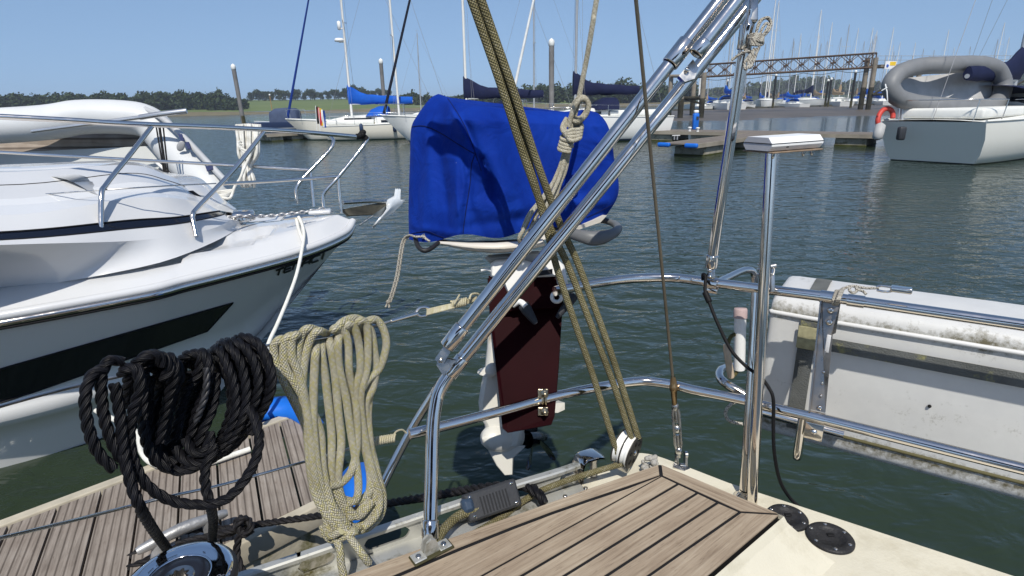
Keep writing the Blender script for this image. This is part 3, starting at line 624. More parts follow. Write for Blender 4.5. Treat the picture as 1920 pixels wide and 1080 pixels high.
mb = MB(); mb.ball(s0-pd*.55+V((0, -.05, -.12)), .22, 6, (1, .1, 1)); mb.build('blue_symbol', M('sign_blue', (.03, .10, .45), .5), sg)

# ---- crowded marina beyond the mud
fp = []
for i, (cv, md) in enumerate(((CNAVY, 12.5), (CBLUE, 11.5), (None, 13.5), (M('tan_canvas', (.30, .22, .14), .8), 10.5))):
    fp.append(sailboat('moored_yacht', 'white yacht with a bare mast among the crowded boats of the far marina', 9.2+.4*i, 3.3, 1.15, md, HW, cv, cv if i == 1 else None, None, ALMAST if i % 2 else MASTW, 'yachts crowded in the far marina', detail=False, boom=cv is not None))
rg = random.Random(31); us = sorted(list(range(1300, 1690, 9)) + [1700, 1722, 1741, 1760, 1785, 1810, 1835, 1860, 1890])
us_old = [1318, 1333, 1347, 1358, 1372, 1384, 1397, 1409, 1421, 1432, 1446, 1460, 1473, 1484, 1495, 1508, 1519, 1531, 1540, 1552, 1560, 1572, 1584, 1598, 1610, 1622, 1641, 1655, 1668, 1685, 1700, 1722, 1741, 1760, 1785, 1810, 1835, 1860, 1890]
big = {1345, 1426, 1462, 1552, 1579}
for i, u in enumerate(us):
    o = fp[i] if i < 4 else copy_tree(fp[i % 4]); s = rg.uniform(.9, 1.2) if u not in big else 1.35
    x0, y0 = on_bank(u, 100); yy = (99 + .45*x0 if u in big else 101 + .45*x0 + rg.uniform(0, 20)); x0, y0 = on_bank(u, yy)
    place(o, (x0, y0), rg.choice((172, 188, 200, 8, 350, 195)) + rg.uniform(-12, 12), 9.2, s); o.location.z = -.05
tag(fp[0], 'white yacht with a bare mast among the crowded boats of the far marina')
# ================================================================== MOTOR YACHT at left
def ext(P, q): return P
tip = px(662, 424, 4.3); ax_ = V((-.975, -.22, 0)).normalized(); sb = V((.22, -.975, 0))   # aft and starboard directions
t_my = thing('motor_yacht', 'glossy white motor yacht with steel bow rail and dark hull window at left', 'motor yacht', V((tip.x-2, tip.y-.4, 0)))
# starboard sheer (rub rail), measured; extended aft
sheer = [tip, px(655, 438, 4.22), px(640, 449, 4.12), px(600, 467, 3.92), px(540, 487, 3.72), px(450, 511, 3.5), px(350, 536, 3.3), px(240, 562, 3.1)]
dlast = (sheer[-1]-sheer[-3]).normalized(); a1 = sheer[-1]+(dlast*.55+ax_*.45)*1.0; sheer += [a1, a1+(dlast*.2+ax_*.8)*1.4, a1+(dlast*.2+ax_*.8)*1.4+ax_*3.]
SH = catmull(sheer, 8)
foot = gr(432, 692, 0)                                            # stem meets the water
def stempt(f): return tip.lerp(foot, f) + V((0, 0, 0)) + (ax_*(-.05))*math.sin(math.pi*f)
n = len(SH); Ls = [0]
for a, c in zip(SH, SH[1:]): Ls.append(Ls[-1]+(c-a).length)
def hullpt(i, f):                                                 # f 0 sheer .. 1 waterline
    s = Ls[i]; top = SH[i]; k = 1-math.exp(-s*1.0); w0 = (top-tip).dot(sb)
    a = (top-tip).dot(ax_); fa = (foot-tip).dot(ax_)
    wl = foot + ax_*(a+fa*(math.exp(-a/1.1)-1)) + sb*(w0*.86*(1-math.exp(-a*1.7))); wl = V((wl.x, wl.y, 0))
    p = top.lerp(wl, f); st = stempt(f)
    bl = min(1, s/.5); kn = f*(1-f)*4
    p = p - sb*.05*kn*bl
    if f > .52: p = p + sb*.085*bl*max(0, 1-abs(f-.62)/.12)        # spray knuckle
    return p
rows = [[hullpt(i, f/16) for f in range(17)] for i in range(n)]
HMY = hullmat('gloss_grey_white_topsides', (.80, .80, .79), (.02, .02, .03), (.01, .012, .03), -.2, -.1, .12)
mbh = MB(); mbh.grid(rows)
# port side mirrored about the centreline plane
def mir(p): d_ = (p-tip).dot(sb); return p - sb*2*d_
mbh.grid([[mir(p) for p in r] for r in rows], flip=True)
hull = mbh.build('hull', HMY, t_my)
hv = MB(); hv.grid(rows); bvh = BVHTree.FromPolygons([tuple(p) for p in hv.v], hv.f)
def onhull(u, v, off=.004):
    q = ray(u, v).normalized(); loc, nn, _, _ = bvh.ray_cast(EYE, q)
    if loc is None: return None
    if nn.dot(q) > 0: nn = -nn
    return loc + nn*off
# rubbing strake
mb = MB(); mb.tube(SH, .020, 10); mb.tube([mir(p) for p in SH], .020, 10); mb.build('rub_rail', SS, t_my)
mb = MB(); mb.tube([p+V((0, 0, .035))-sb*.006 for p in SH], .026, 8); mb.tube([mir(p)+V((0, 0, .035)) for p in SH], .026, 8); mb.build('gunwale_moulding', GEL, t_my)
mb = MB(); mb.tube([p+V((0, 0, -.026))+sb*.004 for p in SH], .008, 6); mb.build('gunwale_gasket', RUBBER, t_my)
# foredeck: toe moulding, side deck, coachroof base
def inb(i, w): 
    p = SH[i]; c = tip + ax_*(p-tip).dot(ax_); c.z = p.z; d_ = (c-p); l = d_.length
    return p + d_*(min(w, l)/l if l > 1e-6 else 0)
rows = []
for i in range(n):
    w0 = max((SH[i]-tip).dot(sb), .001); r_ = []
    for k in range(13):
        f = k/12; q = inb(i, w0*f); bulw = .13*math.exp(-((f-.10)/.10)**2)*min(1, Ls[i]/.9); q = q + V((0, 0, .03 + .10*min(1, f*w0/.22) + .02*f - .035*(1 if .24 < f*w0 < .55 and Ls[i] > .9 else 0))); r_.append(q)
    for k in range(11, -1, -1): r_.append(mir(r_[k]))
    rows.append(r_)
mb = MB(); mb.grid(rows); dk = mb.build('foredeck', GEL, t_my)
# coachroof, lofted from measured longitudinal lines
def lineset(pts): return catmull(pp(pts), 6)
lines = [[(-300, 470, 2.3), (40, 458, 2.75), (240, 452, 3.2), (330, 442, 3.45), (400, 428, 3.75), (432, 412, 3.98)],
         [(-300, 462, 2.33), (40, 448, 2.78), (240, 429, 3.24), (330, 420, 3.49), (396, 408, 3.80), (420, 402, 4.0)],
         [(-300, 448, 2.37), (40, 434, 2.82), (240, 414, 3.28), (330, 408, 3.53), (392, 399, 3.84), (412, 396, 4.03)],
         [(-300, 405, 2.45), (40, 402, 2.90), (240, 372, 3.36), (320, 371, 3.60), (378, 380, 3.92), (404, 391, 4.07)],
         [(-300, 384, 2.55), (40, 384, 3.0), (240, 360, 3.5), (318, 364, 3.72), (372, 374, 4.0), (400, 388, 4.1)],
         [(-300, 370, 2.6), (40, 372, 3.05), (240, 342, 3.58), (316, 350, 3.80), (366, 364, 4.06), (396, 386, 4.13)],
         [(-300, 330, 2.9), (40, 322, 3.3), (240, 309, 3.85), (312, 328, 4.05), (360, 352, 4.25), (392, 383, 4.2)],
         [(-300, 322, 3.5), (40, 316, 3.9), (240, 303, 4.3), (312, 325, 4.45), (360, 350, 4.45), (394, 381, 4.3)]]
LS = [lineset(l) for l in lines]
def strip(i, j, sub=3):
    return [[LS[i][k].lerp(LS[j][k], f/sub) for k in range(len(LS[i]))] for f in range(sub+1)]
BASE = catmull([gr(u, v, z) for u, v, z in ((-300, 575, 1.12), (40, 540, 1.14), (240, 506, 1.17), (338, 480, 1.19), (428, 440, 1.20), (468, 410, 1.20))], 30//6)
BASE = resample(BASE, .05); nL = len(LS[0]); BASE = [BASE[int(round(k*(len(BASE)-1)/(nL-1)))] for k in range(nL)]
fair = [[BASE[k].lerp(LS[0][k], f/5) + V((0, 0, -.012*math.sin(math.pi*f/5))) for k in range(nL)] for f in range(6)]
mb = MB(); mb.grid(fair); mb.grid([[r[-1] for r in fair], [LS[7][-1].lerp(r[-1], .5) for r in fair]]); mb.grid(strip(0, 1)); mb.grid(strip(2, 3)); mb.grid(strip(5, 6, 4)); mb.grid(strip(6, 7))
far = [[p + (mir(p)-p)*1.0 for p in LS[i]] for i in range(8)]
mb.grid([LS[7], [ (a+b_)/2 + V((0, 0, .03)) for a, b_ in zip(LS[7], far[7])], far[7], far[3], far[0]])
mb.grid([[LS[i][-1] for i in range(8)], [LS[7][-1].lerp(LS[i][-1], .2) for i in range(8)]])
cr_ = mb.build('coachroof', GEL, t_my)
mb = MB(); mb.grid([[p for p in r] for r in strip(1, 2)]); mb.build('side_window', DGLASS, cr_)
mb = MB(); mb.grid(strip(3, 4)); mb.grid(strip(4, 5)); mb.build('roof_shoulder', M('grey_white_grp_panel', (.62, .63, .64), .25, var=.03, coat=.3), cr_)  # even grey-white panel between cabin side and roof
mb = MB(); mb.plate([px(350, 359, 4.0), px(362, 358, 4.01), px(384, 374, 4.08), px(372, 372, 4.05)], .01); mb.build('nav_light_housing', BLACKP, cr_)
# dark hull window: quad with sharp forward corner, projected on the topsides
def surf(poly, name, m, par, nn=14, off=.006):
    # poly: four measured corners, bilinear patch laid on the hull
    a, b_, c, d_ = poly; rws = []
    for i in range(nn+1):
        r_ = []
        for j in range(nn+1):
            f, g = i/nn, j/nn; u = (a[0]*(1-f)+b_[0]*f)*(1-g)+(d_[0]*(1-f)+c[0]*f)*g; v = (a[1]*(1-f)+b_[1]*f)*(1-g)+(d_[1]*(1-f)+c[1]*f)*g
            q = onhull(u, v, off); r_.append(q)
        if all(x is not None for x in r_): rws.append(r_)
    if len(rws) > 1: MB().grid(rws).build(name, m, par)
surf([(-60, 708), (436, 567), (388, 620), (-60, 777)], 'hull_window', DGLASS, t_my, nn=24)
wr = [onhull(u, v, .005) for u, v in [(-60+496*k/30, 708-141*k/30) for k in range(31)]+[(436-48*k/8, 567+53*k/8) for k in range(1, 9)]+[(388-448*k/26, 620+157*k/26) for k in range(1, 27)]]
wr = [p for p in wr if p]; mb = MB(); mb.tube(wr, .006, 6); mb.build('window_seal', RUBBER, t_my)
mb = MB(); mb.tube([p+V((0, 0, .002)) for p in LS[2]], .005, 6); mb.tube(LS[1], .004, 6); mb.tube([p.lerp(q, .5) for p, q in zip(LS[5], LS[6])], .0035, 6); mb.build('panel_gasket', RUBBER, cr_)
# name on the bow, stroke by stroke
FONT = {'T': [[(0, 1), (1, 1)], [(.5, 1), (.5, 0)]], 'E': [[(1, 1), (.12, 1), (0, .85), (0, .15), (.12, 0), (1, 0)], [(0, .5), (.85, .5)]], 'n': [[(0, 0), (0, 1)], [(0, 1), (.8, 1), (1, .8), (1, 0)]],
        'A': [[(0, 0), (.15, .8), (.4, 1), (1, 1), (1, 0)], [(.08, .42), (1, .42)]], 'C': [[(1, 1), (.2, 1), (0, .8), (0, .2), (.2, 0), (1, 0)]], 'I': [[(.3, 0), (.3, 1)]]}
def letters(text, org, ux, uy, adv, wch, sw, put, widths=None):
    """stroke lettering: org pixel, ux/uy per-letter pixel basis; put maps a pixel to a surface point"""
    mb = MB(); x = 0
    for ch in text:
        for st in FONT.get(ch, []):
            pts = []
            for (a, c), (a2, c2) in zip(st, st[1:]):
                for k in range(5): pts.append((a+(a2-a)*k/4, c+(c2-c)*k/4))
            P = [(org[0]+ux[0]*(x+wch*p[0])+uy[0]*p[1], org[1]+ux[1]*(x+wch*p[0])+uy[1]*p[1]) for p in pts]
            for i in range(len(P)-1):
                dx, dy = P[i+1][0]-P[i][0], P[i+1][1]-P[i][1]; l = math.hypot(dx, dy)
                if l < 1e-6: continue
                nx, ny = -dy/l*sw, dx/l*sw; ex, ey = dx/l*sw*.5, dy/l*sw*.5
                q = [put(P[i][0]+nx-ex, P[i][1]+ny-ey), put(P[i+1][0]+nx+ex, P[i+1][1]+ny+ey), put(P[i+1][0]-nx+ex, P[i+1][1]-ny+ey), put(P[i][0]-nx-ex, P[i][1]-ny-ey)]
                if all(z is not None for z in q): mb.add(q, [[0, 1, 2, 3]])
        x += adv
    return mb
mb = letters('TEnACI', (514, 517), (17.0, -6.1), (3.5, -11.0), 1.0, .82, 1.7, lambda u, v: onhull(u, v, .005))
mb.build('name_lettering', M('black_vinyl', (.012, .012, .014), .35), t_my)
# bow rail
def tubepart(name, pts, r, par, m=SS, n_=6, sides=12):
    mb = MB(); mb.tube(catmull(pp(pts), n_), r, sides); return mb.build(name, m, par)
tubepart('bow_rail', [(-400, 200, 2.8), (-60, 216, 3.1), (120, 225, 3.3), (240, 232, 3.47), (420, 239, 3.83), (560, 247, 4.18), (676, 257, 4.47)], .0165, t_my)
tubepart('rail_post', [(286, 235, 3.56), (243, 291, 3.38), (200, 345, 3.22), (190, 370, 3.17), (190, 470, 3.12)], .014, t_my)
tubepart('rail_post', [(496, 246, 4.02), (440, 316, 3.84), (372, 388, 3.62), (362, 402, 3.58), (362, 415, 3.57), (368, 443, 3.55)], .015, t_my)
tubepart('rail_post', [(690, 258, 4.5), (680, 275, 4.47), (635, 331, 4.40), (612, 356, 4.37), (606, 370, 4.37), (608, 393, 4.38)], .014, t_my)
tubepart('rail_post', [(634, 331, 4.40), (640, 400, 4.45)], .013, t_my)
tubepart('rail_post', [(610, 250, 4.9), (622, 258, 4.88), (625, 268, 4.86), (615, 285, 4.83), (572, 330, 4.75), (558, 348, 4.72), (555, 362, 4.72), (558, 382, 4.74)], .014, t_my)
tubepart('rail_post', [(582, 320, 4.78), (589, 388, 4.80)], .013, t_my)
tubepart('mid_rail', [(412, 345, 3.76), (520, 339, 4.17), (634, 331, 4.40)], .012, t_my)
tubepart('mid_rail', [(-400, 262, 4.0), (-60, 282, 4.4), (240, 299, 4.6), (420, 309, 4.7), (582, 319, 4.78)], .013, t_my)
tubepart('lifeline', [(-400, 410, 2.7), (-60, 376, 3.1), (240, 353, 3.25), (405, 344, 3.74)], .004, t_my, m=SSD)
mb = MB(); mb.tube(catmull(pp([(668, 256, 4.45), (682, 256, 4.48), (688, 262, 4.49)]), 5), [.022]*11, 10)
for k in range(5): mb.ball(px(679+rng.uniform(-4, 6), 252+rng.uniform(-5, 10), 4.46), .022, 5)
mb.build('rail_wrap', RUBBER, t_my)
# deck fittings
c = px(561, 408, 4.02); mb = MB(); mb.lathe([(.022, -.06), (.018, -.01), (.03, 0), (.026, .012), (.001, .016)], c, (0, 0, 1), 14); d_ = (px(590, 402, 4.1)-px(535, 407, 3.95)).normalized(); mb.tube([c-d_*.11, c-d_*.05+V((0, 0, .006)), c+d_*.05+V((0, 0, .006)), c+d_*.11], [.008, .014, .014, .008], 10); mb.build('bow_cleat', SS, t_my)
c = px(449, 400, 4.25); mb = MB(); mb.lathe([(.105, -.05), (.105, .0), (.09, .018), (.02, .022), (.001, .022)], c, (0, 0, 1), 20); mb.build('windlass', SS, t_my)
mb = MB(); cpts = resample(catmull(pp([(425, 408, 4.1), (460, 405, 4.15), (500, 405, 4.2), (540, 401, 4.25), (580, 396, 4.3), (606, 391, 4.36)]), 6), .035)
for i in range(len(cpts)-1):
    d_ = (cpts[i+1]-cpts[i]).normalized(); up = V((0, 0, 1)); q = d_.cross(up) if i % 2 else (d_.cross(up)*.5+up*.6).normalized(); c = (cpts[i]+cpts[i+1])/2
    mb.tube([c + d_*.026*math.cos(a) + q*.014*math.sin(a) for a in [2*math.pi*k/10 for k in range(11)]], .0055, 6, cap=False)
mb.build('anchor_chain', M('galvanised_chain', (.42, .42, .43), .4, metal=.7), t_my)
mb = MB(); mb.box(px(600, 397, 4.32), (.16, .10, .03), (ax_, sb, V((0, 0, 1))), bev=.012); mb.build('deck_pad', GEL, t_my)
# anchor on its bow roller, wrapped in clear plastic
t_ = thing('anchor', 'dark anchor sticking out over the white bow', 'anchor', px(660, 390, 4.5))
mb = MB(); mb.plate([px(643, 392, 4.5), px(720, 379, 4.85), px(733, 379, 4.9), px(700, 402, 4.75), px(655, 404, 4.52)], .03); mb.build('shank', M('weathered_anchor', (.06, .055, .04), .5, var=.4, vs=12), t_)
mb = MB(); mb.tube(pp([(643, 380, 4.5), (690, 377, 4.7), (726, 378, 4.88)]), .016, 8); mb.build('roller_cheek', SSD, t_)
mb = MB(); mb.plate([px(697, 404, 4.75), px(708, 396, 4.8), px(730, 381, 4.9), px(729, 396, 4.95), px(712, 406, 4.85)], .05); mb.build('fluke', M('pale_anchor', (.5, .49, .44), .6, var=.2, vs=15), t_)
mb = MB(); mb.tube(pp([(699, 405, 4.75), (674, 422, 4.68)]), .008, 6); mb.build('bar', SSD, t_)
m, t, b = nodes('clear_plastic'); b.inputs['Base Color'].default_value = (.78, .82, .86, 1); b.inputs['Roughness'].default_value = .12; b.inputs['Alpha'].default_value = .55
mb = MB(); rw = []
for (a, c_, d2) in (((741, 354, 4.95), (751, 355, 4.97), .0), ((739, 370, 4.93), (751, 374, 4.96), .02), ((722, 376, 4.86), (760, 376, 5.0), .05), ((725, 392, 4.87), (752, 385, 4.98), .07), ((712, 408, 4.82), (738, 398, 4.95), .05), ((705, 418, 4.8), (717, 411, 4.86), .03), ((698, 427, 4.78), (700, 426, 4.79), .01)):
    p, q = px(*a), px(*c_); rw.append([p.lerp(q, k/6) - CF*d2*math.sin(math.pi*k/6) + V((0, 0, .012*math.sin(k*2.7+d2*70))) for k in range(7)] + [p.lerp(q, k/6) + CF*d2*.8*math.sin(math.pi*k/6) for k in range(6, -1, -1)])
mb.grid(rw, closed_u=True); solo('plastic_bag', mb, m, 'torn clear plastic bag wrapped round the anchor tip', 'bag')
# hanging coil of white line on the far bow rail
WROPE = braid('white_braid', [(.72, .71, .66), (.66, .65, .60), (.76, .75, .72)], 6, 90., bump=.4)
mb = MB(); rg = random.Random(4)
for i in range(13):
    u0 = 444+44*i/12; ub = 461+14*(i/12-.5)*1.5+5; e = rg.uniform(-3, 3); dd = 4.72+rg.uniform(-.03, .03)
    mb.tube(catmull(pp([(u0+2, 246, dd+.08), (u0, 234+abs(i-6)*.25, dd+.03), (u0-1, 240, dd-.03), (u0+(461-u0)*.12, 262, dd-.05), (ub-2+(u0-461)*.35, 290, dd-.04), (462+(u0-461)*.32, 312, dd-.01), (463+(u0-461)*.62+e, 340+rg.uniform(-4, 0), dd-.03), (465+(u0-461)*.55+e, 346+rg.uniform(-2, 5), dd), (466+(u0-461)*.4+e, 335, dd+.03), (464+(u0-461)*.2, 300, dd+.03)]), 5), .0115, 7)
for k in range(4): mb.tube(catmull(pp([(452, 264+k*5, 4.63), (447+k*3, 272+k*5, 4.65), (463, 283+k*5, 4.62), (480-k*2.5, 270+k*5, 4.66), (484-k*2, 256+k*5, 4.70)]), 5), .0115, 7)
mb.tube(catmull(pp([(470, 290, 4.62), (458, 315, 4.6), (450, 335, 4.58), (440, 350, 4.55), (430, 372, 4.5), (405, 365, 4.5)]), 6), .011, 7)
solo('white_rope_coil', mb, WROPE, 'hank of white line hung over the bow rail of the motor yacht', 'rope')
mb = MB()
for k in range(3): mb.tube(catmull(pp([(398, 362+k*2, 4.55), (420, 358+k*3, 4.6), (438, 357+k, 4.62), (424, 364+k*2, 4.55), (402, 367+k, 4.5)]), 6), .010, 7)
solo('white_rope_turns', mb, WROPE, 'loose white rope turns lying on the foredeck by the tender', 'rope')
# ---- tender tipped up behind the foredeck
t_ = thing('inflatable_tender', 'pale grey inflatable tender tipped on edge behind the motor yacht foredeck', 'inflatable boat', px(340, 370, 6.6))
HYP = M('pale_grey_hypalon', (.56, .57, .57), .45, var=.05, bump=.05, bs=30); BEI = wood('beige_floor_slats', (.26, .22, .18), (.36, .31, .26), (.42, .37, .32), 1, 8, .7, groove=9, fleck=.15)
mb = MB(); tp = catmull(pp([(-260, 250, 6.0), (60, 232, 6.3), (150, 220, 6.4), (230, 220, 6.5), (275, 228, 6.55), (302, 252, 6.55), (335, 292, 6.5), (372, 330, 6.4), (402, 356, 6.35), (424, 372, 6.35)]), 6); nn = len(tp)
mb.tube(tp, [.185]*(nn-10)+[.185-.012*k*k*.12 for k in range(10)], 24); mb.build('tube', HYP, t_)
mb = MB(); tq = catmull(pp([(272, 205, 6.45), (305, 222, 6.38), (345, 258, 6.33), (385, 300, 6.26), (420, 337, 6.22)]), 6); mb.tube([p for p in tq], .035, 8); mb.build('rubbing_strip', M('grey_strip', (.42, .43, .44), .5), t_)
mb = MB(); mb.plate([px(-200, 250, 6.7), px(255, 246, 6.75), px(290, 262, 6.7), px(318, 282, 6.7), px(240, 284, 6.75), px(-200, 300, 6.7)], .03)
mb.f and mb.uv.__setitem__(0, [(0, 0), (1.2, 0), (1.4, .1), (1.6, .25), (1.1, .25), (0, .3)][:len(mb.uv[0])][::-1]); mb.build('upper_floor', BEI, t_)
mb = MB(); mb.plate([px(-200, 296, 6.5), px(318, 272, 6.62), px(350, 312, 6.6), px(310, 330, 6.6), px(-200, 360, 6.5)], .04); mb.build('seat_moulding', M('grey_seat', (.50, .51, .49), .45, var=.06), t_)
mb = MB(); mb.plate([px(100, 350, 6.6), px(330, 312, 6.56), px(368, 352, 6.5), px(330, 372, 6.5), px(100, 376, 6.58)], .03); mb.uv[0] = [(0, 0), (.8, .2), (.9, .5), (.6, .6), (0, .6)]; mb.uv[1] = mb.uv[0][::-1]; mb.build('lower_floor', BEI, t_)
for pts in ([(288, 300, 6.5), (320, 330, 6.48), (330, 358, 6.45), (350, 372, 6.42)], [(328, 318, 6.45), (338, 298, 6.45), (350, 320, 6.42), (362, 345, 6.4)]): tubepart('seat_frame', pts, .018, t_, m=WHITE)
mb = MB(); mb.tube(pp([(262, 220, 6.1), (300, 214, 6.1), (350, 208, 6.15)]), .028, 8); mb.tube(pp([(60, 246, 6.0), (262, 220, 6.1)]), .02, 8); mb.build('oar', M('oar_alloy', (.55, .55, .55), .3, metal=.8), t_)
for (u, v) in ((339, 257), (352, 272)):
    mb = MB(); mb.plate([px(u-6, v-6, 6.25), px(u+2, v-6, 6.25), px(u+6, v+7, 6.22), px(u, v+7, 6.22)], .012); mb.build('handle_patch', M('navy_patch', (.03, .04, .10), .6), t_)
mb = MB(); mb.plate([px(385, 312, 6.2), px(398, 309, 6.2), px(400, 317, 6.2), px(388, 321, 6.18)], .012); mb.build('valve_patch', M('navy_patch', (.03, .04, .10), .6), t_)
mb = MB(); c = px(339, 274, 6.24); mb.ball(c, .055, 8, (.7, .3, 1.1), (V((.8, .2, -.5)).normalized(), CF, V((.5, 0, .8)).normalized())); mb.build('fitting', M('grey_fitting', (.35, .35, .35), .4), t_)
for u0, u1, r_ in ((293, 309, .008), (299, 312, .013), (306, 316, .008)):
    mb = MB(); mb.tube(pp([(u0, 238, 5.9), (u1, 332, 5.85)]), r_, 6); mb.build('tie_line', RUBBER, t_)
# ================================================================== FINGER PONTOON beside our boat
zp_ = .5; pc = gr(577, 772, zp_); pn = gr(662, 915, zp_); acr = (pn-pc); acr.z = 0; wid = acr.length; acr.normalize(); lng = V((-acr.y, acr.x, 0));
if lng.x > 0: lng = -lng
# direction of the near long edge, measured
e0 = gr(587, 939, zp_); e1 = gr(413, 1024, zp_); lng = (e1-e0); lng.z = 0; lng.normalize()
t_ = thing('finger_pontoon', 'near timber finger pontoon with grooved grey decking and blue corner fenders', 'pontoon', V((pc.x, pc.y, 0)))
GDK = wood('grooved_decking', (.15, .128, .108), (.27, .235, .20), (.39, .348, .305), 1.8, 30., .8, groove=34.5, fleck=.3)
mb = MB(); near0 = e0 - lng*.10; far_ = pc; wv = (pc-near0); wv.z = 0
nb = 40; step = .150; bdir = (pc - near0); bdir.z = 0; bdir = bdir.normalized(); W_ = wv.length; up = V((0, 0, 1)); sdir = lng
for i in range(nb):
    a = near0 + sdir*(step*i+.004); b_ = near0 + sdir*(step*(i+1)-.006)
    q = [a, b_, b_+bdir*W_, a+bdir*W_]; w2 = rng.uniform(0, 5)
    uvq = [(w2, 0), (w2, .145), (w2+W_, .145), (w2+W_, 0)]
    dz = rng.uniform(-.002, .002); vs = [p+up*dz for p in q] + [p-up*.03 for p in q]
    mb.add(vs, [[0, 1, 2, 3], [0, 4, 5, 1], [1, 5, 6, 2], [2, 6, 7, 3], [3, 7, 4, 0]], [uvq]+[[(0, 0), (0, .03), (.1, .03), (.1, 0)]]*4)
mb.build('decking', GDK, t_)
PBM = M('stained_edge_beam', (.36, .33, .26), .8, var=.25, vs=5, bump=.3, bs=40, dirt=((.10, .095, .03), 7, .5, .64))
for q0, nm in ((near0, 'edge_beam'), (near0+bdir*(W_+.045), 'edge_beam')):
    s_ = -1 if q0 is near0 else 1
    mb = MB(); c = q0 + sdir*3 - bdir*(.02 if q0 is near0 else 0) + up*-.05; mb.box(c, (6.0, .05, .10), (sdir, bdir, up), bev=.006); mb.build(nm, M('pale_edge_timber', (.42, .38, .30), .8, var=.2, vs=9), t_)
mb = MB(); mb.box(near0 + sdir*3 - bdir*.005 + up*-.20, (6.0, .05, .2), (sdir, bdir, up)); mb.build('side_beam', PBM, t_)
mb = MB(); mb.box(near0 + sdir*3 - bdir*.03 + up*-.32, (6.0, .09, .05), (sdir, bdir, up), bev=.01); mb.build('rubbing_beam', M('grey_rubbing_beam', (.14, .14, .13), .7, var=.2), t_)
mb = MB(); mb.box(near0 + sdir*3 + bdir*W_/2 + up*-.32, (5.6, W_*.85, .5), (sdir, bdir, up)); mb.build('float', CONC, t_)
mb = MB(); rws = []
for (u, v, d) in ((472, 779, 3.0), (480, 764, 3.02), (500, 757, 3.04), (525, 754, 3.05), (552, 757, 3.03), (575, 770, 2.95), (590, 790, 2.88)):
    p = gr(u, v, .53); rws.append([p+V((0, 0, .02)), p+V((0, .05, .01)), p+V((.02, .06, -.04)), p+V((0, .04, -.09)), p+V((0, -.05, -.09)), p+V((0, -.11, .0))])
mb.grid(rws, closed_u=True); mb.add(rws[0], [list(range(6))]); mb.add(rws[-1], [list(range(6))]); mb.build('corner_fender', BLUEPL, t_)
c0 = gr(640, 862, .5); c1 = gr(655, 948, .5); mb = MB(); rws = []
for f, r_ in ((0, .02), (.06, .07), (.2, .10), (.5, .115), (.8, .10), (.95, .07), (1, .02)):
    c = c0.lerp(c1, f) + V((.05, .03, -.10)); rws.append([c + V((.8, .4, 0))*r_*math.cos(a) + V((0, 0, 1))*r_*1.05*math.sin(a) for a in [2*math.pi*k/16 for k in range(16)]])
mb.grid(rws, closed_u=True); mb.build('corner_fender', BLUEPL, t_)
mb = MB(); mb.box(gr(592, 945, .46), (.05, .08, .06), (sdir, bdir, up)); mb.build('bracket', SSD, t_)
# pontoon cleat
q0, q1 = gr(255, 1030, .58), gr(425, 957, .58); d_ = (q1-q0).normalized(); c = (q0+q1)/2
mb = MB(); rws = catmull([q0-V((0, 0, .01)), q0.lerp(q1, .3), q0.lerp(q1, .5)+V((0, 0, .004)), q0.lerp(q1, .7), q1-V((0, 0, .01))], 6); mb.tube(rws, [.012+.010*math.sin(math.pi*i/(len(rws)-1))**.5 for i in range(len(rws))], 12)
for s in (-.075, .075): mb.tube([c+d_*s*1.2+V((0, 0, -.08)), c+d_*s, ], [.03, .02], 10)
mb.box(c+V((0, 0, -.075)), (.24, .08, .012), (d_, up.cross(d_), up), bev=.004)
solo('pontoon_cleat', mb, M('worn_galvanised', (.40, .40, .40), .45, metal=.6, var=.25, vs=14, bump=.2, bs=60), 'grey horn cleat bolted to the near pontoon decking', 'cleat')
BLK3 = fibre('black_rope_fibre', (.0042, .0042, .006), 9, 70, .5, .2)
BLK4 = fibre('faded_black_rope_fibre', (.010, .009, .010), 8, 70, .6, .25)
# mooring line from the pontoon knot to our fairlead
mb = MB(); P = catmull(pp([(240, 1047, 2.05), (300, 1010, 2.1), (360, 994, 2.12), (440, 990, 2.12), (470, 985, 2.12), (520, 978, 2.1), (590, 968, 2.05), (660, 956, 1.95), (725, 944, 1.85), (800, 932, 1.72), (865, 920, 1.6), (930, 912, 1.5), (975, 910, 1.46), (1000, 917, 1.43), (1014, 930, 1.40)]), 8); mb.twist(P, .0125)
P = catmull(pp([(330, 1022, 2.0), (380, 1008, 2.05), (430, 1000, 2.08), (455, 985, 2.06), (462, 975, 2.02), (452, 975, 2.0), (446, 990, 2.0), (458, 1002, 2.0), (470, 990, 2.0), (466, 976, 2.02), (450, 972, 2.05), (442, 985, 2.05), (455, 998, 2.03), (474, 995, 2.03)]), 8); mb.twist(P, .0125)
P = catmull(pp([(455, 992, 2.0), (447, 1010, 2.0), (444, 1035, 2.0), (450, 1060, 1.99), (462, 1085, 1.98)]), 8); mb.twist(P, .0125)
P = catmull(pp([(240, 1066, 2.0), (300, 1040, 2.02), (350, 1020, 2.05), (400, 1004, 2.07), (445, 990, 2.05)]), 8); mb.twist(P, .0125)
solo('mooring_line', mb, BLK4, 'black three-strand mooring line knotted on the pontoon and led to the toe rail', 'rope')
WLINE = M('white_mooring_cover', (.70, .69, .63), .7, var=.08, vs=30, bump=.3, bs=300)
mb = MB(); P = catmull(pp([(560, 407, 4.0), (566, 420, 3.95), (570, 440, 3.85), (566, 470, 3.7), (556, 515, 3.5), (540, 560, 3.3), (520, 608, 3.1), (503, 646, 2.95), (490, 700, 2.8), (475, 770, 2.75)]), 8); mb.tube(P, .011, 8)
P = catmull(pp([(556, 412, 4.0), (560, 430, 3.9), (569, 455, 3.78)]), 6); mb.tube(P, .011, 8)
solo('white_mooring_line', mb, WLINE, 'taut white mooring line running down from the motor yacht bow cleat', 'rope')
